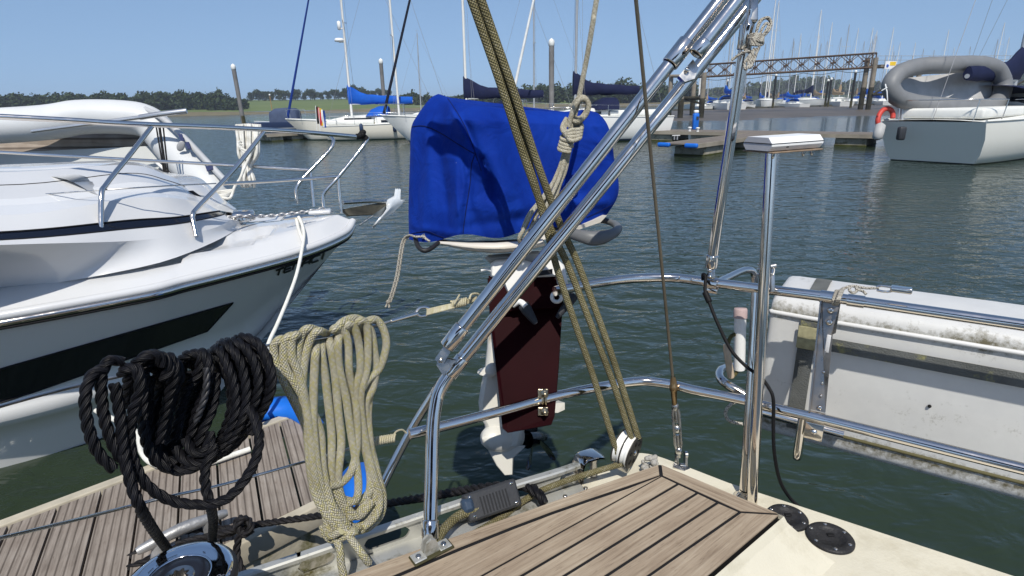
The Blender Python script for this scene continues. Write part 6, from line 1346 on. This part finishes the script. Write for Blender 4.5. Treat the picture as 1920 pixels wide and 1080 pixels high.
for f in (0, .5, 1): c = q2.lerp(q3, f); mb.lathe([(.006, -.010), (.0095, -.006), (.0095, .006), (.006, .010)], c, d_, 12)
mb.build('bottle_screw', SSD, bs); mb = MB(); mb.tube([q2, q2.lerp(q3, .36)], .0042, 8); mb.tube([q2.lerp(q3, .64), q3+d_*.02], .0042, 8); mb.build('threads', SSD, bs)
c = px(1277, 868, 1.565); mb = MB()
for sg in (-1, 1): mb.prism([c+CR*sg*.012+CU*.022+CF*.0, c+CR*sg*.012+CU*.022+CF*.02, c+CR*sg*.012-CU*.03+CF*.02, c+CR*sg*.012-CU*.03], CR*.006); mb.lathe([(.010, 0), (.010, .007)], c+CR*(sg*.012)+CU*.02+CF*.008, CR, 14)
mb.box(c-CU*.02+CF*.008, (.03, .018, .03), (CR, CF, CU), bev=.002); mb.build('toggle', SSD, bs)
mb = MB(); mb.plate([px(1264, 866, 1.57), px(1290, 872, 1.57), px(1298, 886, 1.55), px(1285, 884, 1.55), px(1262, 876, 1.56)], .01); mb.build('chainplate', SSD, bs)
# ---- antenna mast
am = thing('antenna_mast', 'slim steel pole topped by a flat white angular antenna', 'antenna', gr(1412, 942, ZD))
q0 = gr(1410, 946, ZD); q1 = px(1446, 282, 1.235); tp_('pole', [q0, q1], .0122, am)
d_ = (q1-q0).normalized(); mb = MB(); f_ = q0.lerp(q1, .60)
for k in (-.012, 0, .012): mb.lathe([(.0124, -.003), (.0138, -.0022), (.0138, .0022), (.0124, .003)], px(1432, 505, 1.33)+d_*k, d_, 24)
mb.build('ring_clamp', SS, am)
mb = MB(); c = px(1447, 524, 1.36); mb.box(c, (.010, .014, .06), (CR, CF, CU), bev=.002); mb.tube(pp([(1444, 500, 1.34), (1454, 498, 1.34)]), .006, 8); mb.tube(catmull(pp([(1443, 510, 1.34), (1449, 516, 1.33), (1452, 505, 1.335), (1446, 500, 1.34)]), 5), .0018, 6); mb.build('bracket', SSD, am)
pc_ = px(1467, 281, 1.235); al_ = (px(1532, 273, 1.235+.03)-px(1402, 283, 1.235-.035)).normalized(); an_ = (V((0, 0, 1)) - al_*al_.z).normalized(); as_ = al_.cross(an_)
mb = MB(); mb.box(pc_, (.138, .085, .003), (al_, as_, an_), bev=.001); mb.build('base_plate', M('rusty_plate', (.22, .16, .11), .5, var=.4, vs=30), am)
hx = pc_ + an_*.0165; prof = [(-.040, -.004), (-.032, -.0135), (.032, -.0135), (.040, -.004), (.040, .002), (.029, .0135), (-.029, .0135), (-.040, .002)]
def sec(x, k=1): return [hx + al_*x + as_*a*k + an_*b_*k for a, b_ in prof]
mb = MB(); mb.grid([sec(-.070), sec(.070)], closed_u=True, smooth=False); mb.add(sec(.070), [list(range(8))]); mb.grid([sec(.070), sec(.077, .72)], closed_u=True, smooth=False); mb.add(sec(.0771, .72), [list(range(8))]); hs = mb.build('housing', M('antenna_white', (.78, .78, .77), .35, var=.03, dirt=((.20, .15, .08), 30, .66, .75)), am)
mb = MB(); mb.add(sec(-.0705, .995), [list(range(8))]); mb.grid([sec(-.070, .999), sec(-.0705, .995)], closed_u=True, smooth=False); mb.build('end_cap', M('pale_grey_cap', (.50, .50, .52), .5), hs)
mb = MB(); mb.box(hx+an_*.0015, (.1425, .0812, .0014), (al_, as_, an_)); mb.build('seam', RUBBER, hs)
sside = as_ if as_.dot(CF) < 0 else -as_
mb = MB(); mb.box(hx-al_*.026+sside*.0365-an_*.0065, (.006, .004, .003), (al_, as_, an_)); mb.build('logo_mark', RUBBER, hs)
mb = MB()
for x in (-.055, .028, .052): mb.lathe([(.004, 0), (.004, -.006), (.002, -.012), (.001, -.012)], pc_+al_*x+sside*.03-an_*.001, an_, 8)
mb.build('mounting_bolts', SSD, am)
# ---- black cable
mb = MB(); mb.tube(catmull(pp([(1318, 528, 1.50), (1318, 515, 1.475), (1323, 519, 1.46), (1322, 545, 1.45), (1328, 562, 1.44), (1345, 605, 1.42), (1370, 655, 1.40), (1398, 686, 1.38), (1425, 706, 1.36), (1442, 728, 1.35), (1450, 750, 1.345), (1450, 800, 1.36), (1452, 850, 1.38), (1462, 900, 1.42), (1480, 932, 1.45), (1500, 952, 1.45), (1520, 975, 1.44)]), 8), .0042, 10)
mb.tube(pp([(1322, 548, 1.449), (1330, 566, 1.438)]), .0075, 10)
solo('black_cable', mb, RUBBER, 'black cable hanging from the upper rail and looping down to the deck edge', 'cable')
# ---- liferaft canister
lr = thing('liferaft_canister', 'large dirty white liferaft canister strapped outside the stern rail', 'liferaft', px(1560, 880, 1.6))
F0 = px(1446, 556, 1.55); cd = trd.copy(); cnv = -trn; CH, CL, CD = .415, .92, .27
m, t, b = nodes('dirty_white_grp'); L = t.links.new; CAN = m
tc = N(t, 'ShaderNodeTexCoord'); sp = N(t, 'ShaderNodeSeparateXYZ'); L(tc.outputs['Object'], sp.inputs[0]); zt = F0.z - px(1560, 880, 1.6).z
def bandm(z0, wd): return mth(t, 'POWER', mth(t, 'MAXIMUM', mth(t, 'SUBTRACT', 1, mth(t, 'ABSOLUTE', mth(t, 'DIVIDE', mth(t, 'SUBTRACT', sp.outputs[2], z0), wd))), 0), 1.4)
band = mth(t, 'ADD', bandm(zt-.035, .055), mth(t, 'ADD', bandm(zt-.37, .05), mth(t, 'MULTIPLY', bandm(zt-.24, .09), .35)))      # grime settles under the rail and along the lower seam
def nz_(s, d, sx=1): 
    mp = N(t, 'ShaderNodeMapping'); mp.inputs['Scale'].default_value = (s, s, s*sx); L(tc.outputs['Object'], mp.inputs[0]); q = N(t, 'ShaderNodeTexNoise'); q.inputs['Scale'].default_value = 1; q.inputs['Detail'].default_value = d; q.inputs['Roughness'].default_value = .75; L(mp.outputs[0], q.inputs['Vector']); return q.outputs['Fac']
sm_ = mth(t, 'ADD', mth(t, 'MULTIPLY', nz_(70, 6), .55), mth(t, 'MULTIPLY', nz_(9, 8, .35), .45)); g1 = ramp(t, [(.62, (0, 0, 0)), (.80, (1, 1, 1))]); L(mth(t, 'ADD', sm_, mth(t, 'MULTIPLY', band, .24)), g1.inputs[0])
cr1 = ramp(t, [(.3, (.52, .52, .51)), (.7, (.62, .62, .60))]); L(nz_(3, 5), cr1.inputs[0]); mx = N(t, 'ShaderNodeMix', data_type='RGBA'); L(g1.outputs[0], mx.inputs[0]); L(cr1.outputs[0], mx.inputs[6]); mx.inputs[7].default_value = (.13, .115, .07, 1); L(mx.outputs[2], b.inputs['Base Color']); b.inputs['Roughness'].default_value = .45; b.inputs['Specular IOR Level'].default_value = .3

ctr = F0 + cnv*(CD/2) - up*(CH/2) + cd*(CL/2)
def csec(x, k, top_=True):
    out = []; rr = .034
    for (sx, sz, a0) in ((1, 1, 0), (-1, 1, 90), (-1, -1, 180), (1, -1, 270)):
        for q in range(6):
            a = R(a0+18*q); out.append(ctr + cd*x + cnv*k*(sx*(CD/2-rr)+math.cos(a)*rr) + up*k*(sz*(CH/2-rr)+math.sin(a)*rr))
    return out
rows = []
for x, k in ((-.5, .0), (-.5, .90), (-.4985, .945), (-.494, .975), (-.485, .992), (-.465, 1), (0, 1.006), (.43, 1), (.465, .985), (.485, .955), (.496, .9), (.5, .8), (.5, 0)): rows.append(csec(x*CL, k))
mb = MB(); mb.grid(rows, closed_u=True); can = mb.build('shell', CAN, lr)
# lid lip along the top edge and mid seam
mb = MB(); pth = [ctr+cd*(CL/2*x)+cnv*(-CD/2*y)+up*(CH*.40) for x, y in ((-.98, -.9), (-1.0, 0), (-.98, .86), (-.9, 1.02), (0, 1.03), (.9, 1.02))]; mb.tube(catmull(pth, 6), .006, 8); mb.build('lid_seam', M('white_lip', (.66, .66, .65), .4), can)
mb = MB(); pth = [ctr+cd*(CL/2*x)+cnv*(-CD/2*y)+up*(-CH*.36) for x, y in ((-.98, -.9), (-1.0, 0), (-.97, .86), (-.9, 1.0), (0, 1.015), (.9, 1.0))]; mb.tube(catmull(pth, 6), .0045, 8); mb.build('lower_seam', M('olive_grime', (.10, .09, .045), .8), can)
WEB = M('grey_webbing', (.115, .12, .115), .85, var=.25, vs=14, bump=.4, bs=300, dirt=((.26, .25, .12), 16, .55, .66))
def fpt(s, z, o=.004): return F0 + cd*s + up*z - cnv*o
def strap(s, wd, name='strap'):
    mb = MB(); o = .005; prf = [(-CD/2-o, -CH/2+.06), (-CD/2-o, CH/2-.05), (-CD/2+.012, CH/2-.012), (-CD/2+.05, CH/2+o), (CD/2-.05, CH/2+o), (CD/2+o, CH/2-.05), (CD/2+o, -CH/2+.05), (CD/2-.05, -CH/2-o), (-CD/2+.05, -CH/2-o), (-CD/2+.012, -CH/2+.014)]
    rws = [[ctr + cd*(s-CL/2+w0) + cnv*a*1.008 + up*b_*1.008 for a, b_ in prf] for w0 in (-wd/2, wd/2)]; mb.grid(rws, closed_u=True, smooth=False)
    return mb.build(name, WEB, lr)
strap(.100, .040); strap(.62, .040)
mb = MB(); mb.add([fpt(.08, -.085, .010), fpt(CL-.04, -.085, .010), fpt(CL-.04, -.120, .010), fpt(.08, -.120, .010)], [[0, 1, 2, 3]]); mb.add([fpt(.08, -.085, .008), fpt(CL-.04, -.085, .008), fpt(CL-.04, -.120, .008), fpt(.08, -.120, .008)], [[3, 2, 1, 0]]); mb.build('strap', WEB, lr)
mb = MB(); mb.box(fpt(.100, -.095, .011), (.045, .004, .062), (cd, cnv, up), bev=.001); mb.build('strap_patch', M('mouldy_webbing', (.30, .28, .17), .85, var=.3, vs=50), lr)
mb = MB(); mb.ball(fpt(.385, -.215, .004), .0042, 8); mb.build('drain_hole', RUBBER, lr)
# cradle
cr2 = thing('liferaft_cradle', 'stainless cradle bracket with drilled plate holding the white liferaft canister', 'bracket', gr(1530, 800, ZL))
def rail_at(u, RL, z):
    best = None
    for a, b_ in zip(RL, RL[1:]):
        ua, ub = proj(a)[0], proj(b_)[0]
        if ua <= u <= ub: return a.lerp(b_, (u-ua)/(ub-ua))
ru = rail_at(1556, UR, ZU); rl_ = rail_at(1530, LR, ZL); o_ = -trn*.016
mb = MB(); wdt = cd*.019; a, c = ru+o_*.2-up*.002, rl_+o_*.2+up*.016
mb.prism([a-wdt*1.0, a+wdt*1.25, a+wdt*1.25-up*.085, a+wdt*.95-up*.09, c+wdt*.9, c-wdt*.9], -trn*.004); mb.prism([a-wdt*1.0+trn*.001, a-wdt*.8+trn*.001, c-wdt*.7+trn*.001, c-wdt*.9+trn*.001], trn*.012); mb.build('drilled_plate', steel('shaded_plate_steel', (.30, .275, .25), .3, .02), cr2)  # shade on the plate is put into its darker grey-brown steel
mb = MB(); pa = a.lerp(c, 0.42)+wdt*.28+trn*.0012
for f, r_ in ((.11, .0075), (.215, .0075), (.65, .0035), (.75, .0035), (.86, .0035), (.965, .006)):
    p = a.lerp(c, f)+wdt*.22+trn*.001; mb.lathe([(r_, 0), (r_*.9, .003), (r_*.4, .0042), (.001, .0042)], p, trn, 14)
mb.build('bolts', SS, cr2)
mb = MB(); mb.box(a.lerp(c, .40)+wdt*.35+trn*.0015, (.009, .003, .045), (cd, trn, up), bev=.0014); mb.build('slot', M('white_slot_background', (.6, .6, .6), .5), cr2)
mb = MB(); mb.tube([ru-cd*.020, ru+cd*.020], .0148, 20); mb.build('rail_sleeve', SS, cr2); mb = MB(); mb.tube([rl_-cd*.018, rl_+cd*.018], .0148, 20); mb.box(rl_-up*.036+trn*.002, (.040, .006, .045), (cd, trn, up), bev=.002); mb.lathe([(.008, 0), (.006, .004), (.001, .005)], rl_-up*.036+trn*.006, trn, 12); mb.build('rail_clamp', SS, cr2)
mb = MB(); p = rl_-cd*.028-up*.015-trn*.012; mb.tube(catmull([p, p-up*.05, p-up*.10, p-up*.115+trn*-.006], 5), [.0105]*14+[.008, .004], 14); mb.build('hook_leg', SS, cr2)
tp_('cradle_tube', catmull([px(1395, 740, 1.58), px(1365, 722, 1.60), px(1350, 708, 1.63), px(1352, 694, 1.67), px(1370, 688, 1.72), px(1400, 688, 1.76)], 6), .0125, cr2)
tp_('cradle_tube', [px(1380, 738, 1.57)]+[fpt(.0, -.33, .03), fpt(.22, -.335, .028)], .0115, cr2)
tp_('cradle_tube', catmull([px(1340, 532, 1.60), px(1366, 520, 1.66), px(1392, 508, 1.72), px(1408, 507, 1.74), px(1414, 516, 1.75), px(1414, 540, 1.76)], 5), .0105, cr2)
# small fittings by the canister
mb = MB(); q = px(1386, 692, 1.62); mb.tube([q, px(1388, 594, 1.575)], .0155, 16); t3 = thing('tube_holder', 'white plastic tube with faded pink cap beside the twin steel posts', 'tube', q); mb.build('tube', WHITE, t3)
mb = MB(); mb.lathe([(.018, 0), (.018, .022), (.016, .027), (.001, .027)], px(1388, 596, 1.575), px(1389, 570, 1.57)-px(1388, 596, 1.575), 18); mb.build('cap', M('faded_pink_cap', (.42, .32, .31), .6), t3)
mb = MB(); mb.tube(catmull(pp([(1362, 645, 1.58), (1364, 665, 1.58), (1368, 690, 1.585), (1371, 708, 1.59)]), 5), [.008]+[.0095]*14+[.008], 12); t3 = thing('toggle_handle', 'worn wooden toggle handle on a mossy cord beside the white tube', 'handle', px(1371, 708, 1.59)); mb.build('grip', M('worn_wood_grip', (.45, .36, .26), .6, var=.15, vs=30), t3)
mb = MB(); mb.tube(catmull(pp([(1365, 644, 1.58), (1370, 632, 1.58), (1380, 626, 1.59), (1392, 627, 1.6)]), 5), .0055, 8); mb.tube(catmull(pp([(1372, 708, 1.60), (1380, 700, 1.62), (1385, 690, 1.64)]), 5), .005, 8); mb.build('cord', M('mossy_cord', (.10, .09, .035), .9, bump=.6, bs=300), t3)
mb = MB(); mb.tube(catmull(pp([(1392, 752, 1.56), (1374, 756, 1.56), (1362, 768, 1.56), (1361, 780, 1.56), (1370, 790, 1.56), (1392, 795, 1.56)]), 6), .0045, 8); solo('cord_loop', mb, CORD, 'small grey cord loop showing left of the steel posts by the lower rail', 'cord')
mb = MB(); 
for k in range(3): mb.tube(catmull(pp([(1568+k*3, 545, 1.285), (1562+k*3, 562, 1.25), (1563+k*3, 571, 1.26), (1570+k*2, 560, 1.24), (1576+k*2, 545, 1.27), (1582, 540, 1.3)]), 6), .0030, 8)
mb.tube(catmull(pp([(1576, 544, 1.28), (1592, 537, 1.28), (1604, 538, 1.275), (1606, 546, 1.27), (1598, 549, 1.265), (1592, 542, 1.27), (1600, 536, 1.275), (1622, 540, 1.27), (1648, 540, 1.26)]), 7), .0030, 8); mb.tube(catmull(pp([(1608, 543, 1.27), (1618, 546, 1.265), (1624, 552, 1.26)]), 5), .003, 8)
solo('rail_cord', mb, CORD, 'grey cord knotted round the upper rail above the liferaft canister', 'cord')
mb = MB(); mb.tube(catmull(pp([(1642, 541, 1.262), (1650, 536, 1.26), (1672, 539, 1.25), (1674, 545, 1.25), (1660, 547, 1.25), (1644, 544, 1.26)]), 5), .0026, 8); mb.box(px(1690, 543, 1.24), (.04, .02, .012), (cd, trn, up), bev=.003); solo('snap_hook', mb, SS, 'steel snap hook clipped on the end of the rail cord', 'hook')
# ---- winch at the lower left corner
wc = px(335, 1083, .90); wt = thing('winch', 'chrome topped self-tailing winch cut off by the lower left corner', 'winch', V((wc.x, wc.y, ZT)))
mb = MB(); mb.lathe([(.066, -.16), (.064, -.12), (.050, -.08), (.050, -.05), (.062, -.03), (.062, -.028)], wc, up, 40); mb.build('drum', SSD, wt)
mb = MB(); mb.lathe([(.060, -.030), (.080, -.024), (.0835, -.016), (.0835, -.006), (.080, -.001), (.074, .0005)], wc, up, 56); mb.build('self_tailer', BLACKP, wt)
mb = MB(); mb.lathe([(.0785, -.004), (.0775, .0012), (.072, .0028), (.062, .0030), (.054, .0018), (.0475, .0030), (.045, .0026), (.0442, .0)], wc, up, 64); tpw = mb.build('chrome_top', steel('mirror_chrome', (.80, .81, .82), .05), wt)
mb = MB(); mb.lathe([(.0440, .0008), (.0436, .0022), (.030, .0020), (.0215, .0012)], wc, up, 48); mb.build('centre_plate', M('dark_centre_plate', (.012, .013, .018), .3), wt)
NB_ = 64; rw = [[], [], [], []]
for k in range(NB_):
    a = 2*math.pi*k/NB_; st_ = .0135+.0022*(1 if math.cos(8*a) > 0 else -1)*abs(math.cos(8*a))**.6
    for j, (r_, z) in enumerate(((.0232, .0016), (.0215, .0038), (st_, .0036), (st_, -.022))): rw[j].append(wc+V((math.cos(a)*r_, math.sin(a)*r_, z)))
mb = MB(); mb.grid(rw, closed_u=True, smooth=False); mb.add([p for p in rw[3]], [list(range(NB_))]); mb.build('handle_socket', SSD, wt)
mb = MB()
for a0, a1 in ((120, 155), (160, 172), (-58, -25), (70, 76)):
    r0 = .0515; mb.add([wc+V((math.cos(R(a0+(a1-a0)*k/8))*r_, math.sin(R(a0+(a1-a0)*k/8))*r_, .0034)) for k in range(9) for r_ in (r0, r0+.0014)], [[2*k, 2*k+1, 2*k+3, 2*k+2] for k in range(8)])
mb.build('engraved_lines', RUBBER, tpw)
def lett(ch, ang, r0, size, z):
    mbx = MB(); c = wc+V((math.cos(R(ang))*r0, math.sin(R(ang))*r0, z)); ex = V((-math.sin(R(ang)), math.cos(R(ang)), 0)); ey = -V((math.cos(R(ang)), math.sin(R(ang)), 0))
    ST = {'K': [[(0, 0), (0, 1)], [(0, .45), (.9, 1)], [(.3, .62), (.9, 0)]], 'A': [[(0, 0), (.45, 1), (.9, 0)], [(.2, .35), (.7, .35)]], 'R': [[(0, 0), (0, 1), (.7, 1), (.85, .78), (.7, .55), (0, .55)], [(.4, .55), (.9, 0)]]}[ch]
    for s_ in ST:
        for (a, b_), (a2, b2_) in zip(s_, s_[1:]):
            p, q = c+ex*(a-.45)*size*.8+ey*(b_-.5)*size, c+ex*(a2-.45)*size*.8+ey*(b2_-.5)*size; d_ = (q-p).normalized(); n_ = V((-d_.y, d_.x, 0))*size*.07; mbx.add([p+n_, q+n_, q-n_, p-n_], [[0, 1, 2, 3]])
    return mbx
lm = MB()
for ch, ang in (('K', -22), ('A', -12), ('R', -2)):
    q = lett(ch, ang, .067, .0095, .0038); lm.add(q.v, q.f)
lm.build('lettering', M('engraved_grey', (.10, .11, .14), .5), tpw)

# ================================================================== YACHT AT FAR RIGHT with hung inflatable
o = sailboat('sailing_yacht', 'white yacht at the right edge with a grey inflatable hung above its stern', 11.5, 3.8, 1.35, 15., hullmat('warm_white_topsides', (.76, .75, .68), (.02, .02, .03), (.015, .015, .02), -.02, .02), CNAVY, CNAVY, None, ALMAST, counter=.045)
bb_ = gr(1752, 303, 0); hd = R(55); o.location = (bb_.x+math.sin(hd)*4.9, bb_.y+math.cos(hd)*4.9, 0); o.rotation_euler.z = math.pi/2-hd
dS = proj(bb_)[2]
c = px(1660, 222, dS*1.0); mb = MB(); P = [c + (V((.75, .2, .3)).normalized()*math.cos(a) + V((-.1, .25, .95)).normalized()*math.sin(a))*.29 for a in [R(-20+250*k/24) for k in range(25)]]
mb.tube(P, .075, 12); solo('lifebuoy', mb, M('faded_red_lifebuoy', (.50, .055, .04), .5, var=.1), 'faded red horseshoe lifebuoy on the stern rail of the right-hand yacht', 'lifebuoy')
a, b_ = px(1652, 232, dS*.97), px(1644, 262, dS*.97); mb = MB(); mb.lathe([(.05, -.02), (.14, .05), (.15, .3), (.14, (b_-a).length-.06), (.05, (b_-a).length)], a, b_-a, 18); solo('grey_fender', mb, M('grey_fender', (.40, .40, .39), .55, var=.08), 'grey sausage fender hanging below the red lifebuoy', 'fender')
t_ = thing('hung_inflatable', 'dark grey inflatable dinghy hung on davits over the stern at the right edge', 'inflatable boat', px(1690, 200, dS))
ring = catmull(pp([(1880, 150, dS*1.06), (1866, 128, dS*1.05), (1830, 120, dS*1.03), (1775, 122, dS), (1728, 124, dS), (1692, 134, dS*.99), (1674, 150, dS*.985), (1671, 166, dS*.985), (1686, 184, dS*.99), (1722, 194, dS), (1775, 199, dS), (1830, 203, dS*1.03), (1866, 194, dS*1.05), (1880, 170, dS*1.06), (1880, 150, dS*1.06)]), 6)
mb = MB(); mb.tube(ring, .26, 18); mb.build('tube', M('grey_hypalon', (.17, .175, .18), .5, var=.08), t_)
mb = MB(); mb.plate([px(1680, 148, dS*1.03), px(1860, 130, dS*1.07), px(1860, 194, dS*1.07), px(1684, 178, dS*1.03)], .12); mb.build('floor', M('pale_floor', (.42, .42, .42), .5), t_)
mb = MB(); mb.tube(pp([(1660, 158, dS*.97), (1663, 172, dS*.965), (1664, 190, dS*.97)]), .02, 6); mb.tube(pp([(1653, 170, dS*.97), (1664, 164, dS*.965)]), .02, 6); mb.build('lashing', WHITE, t_)
for u in (1692, 1752):
    mb = MB(); mb.tube(pp([(u, 200, dS), (u-2, 262, dS*1.01)]), .05, 8); mb.build('davit', ALMAST, t_)
mb = MB(); mb.box(px(1690, 250, dS*.97), (.22, .18, .4), bev=.05); solo('outboard_clamp_pad', mb, GREYP, 'dark pad on the transom of the right-hand yacht', 'pad')

# ---- sea air: the far shore fades a little
hm = bpy.data.materials.new('sea_haze'); hm.use_nodes = True; ht = hm.node_tree; ht.nodes.remove(ht.nodes['Principled BSDF'])
pv = N(ht, 'ShaderNodeVolumePrincipled'); pv.inputs['Color'].default_value = (.80, .87, .97, 1); pv.inputs['Density'].default_value = .00045; pv.inputs['Anisotropy'].default_value = .2
ht.links.new(pv.outputs[0], ht.nodes['Material Output'].inputs['Volume'])
mb = MB(); mb.box((0, 2300, 15), (8600, 5900, 38)); hz = mb.build('haze', hm); tag(hz, kind='stuff', label='thin summer haze over the river', cat='haze')
# ---- drop builder: drop builder bookkeeping
for o in bpy.data.objects:
    if '_o' in o: del o['_o']
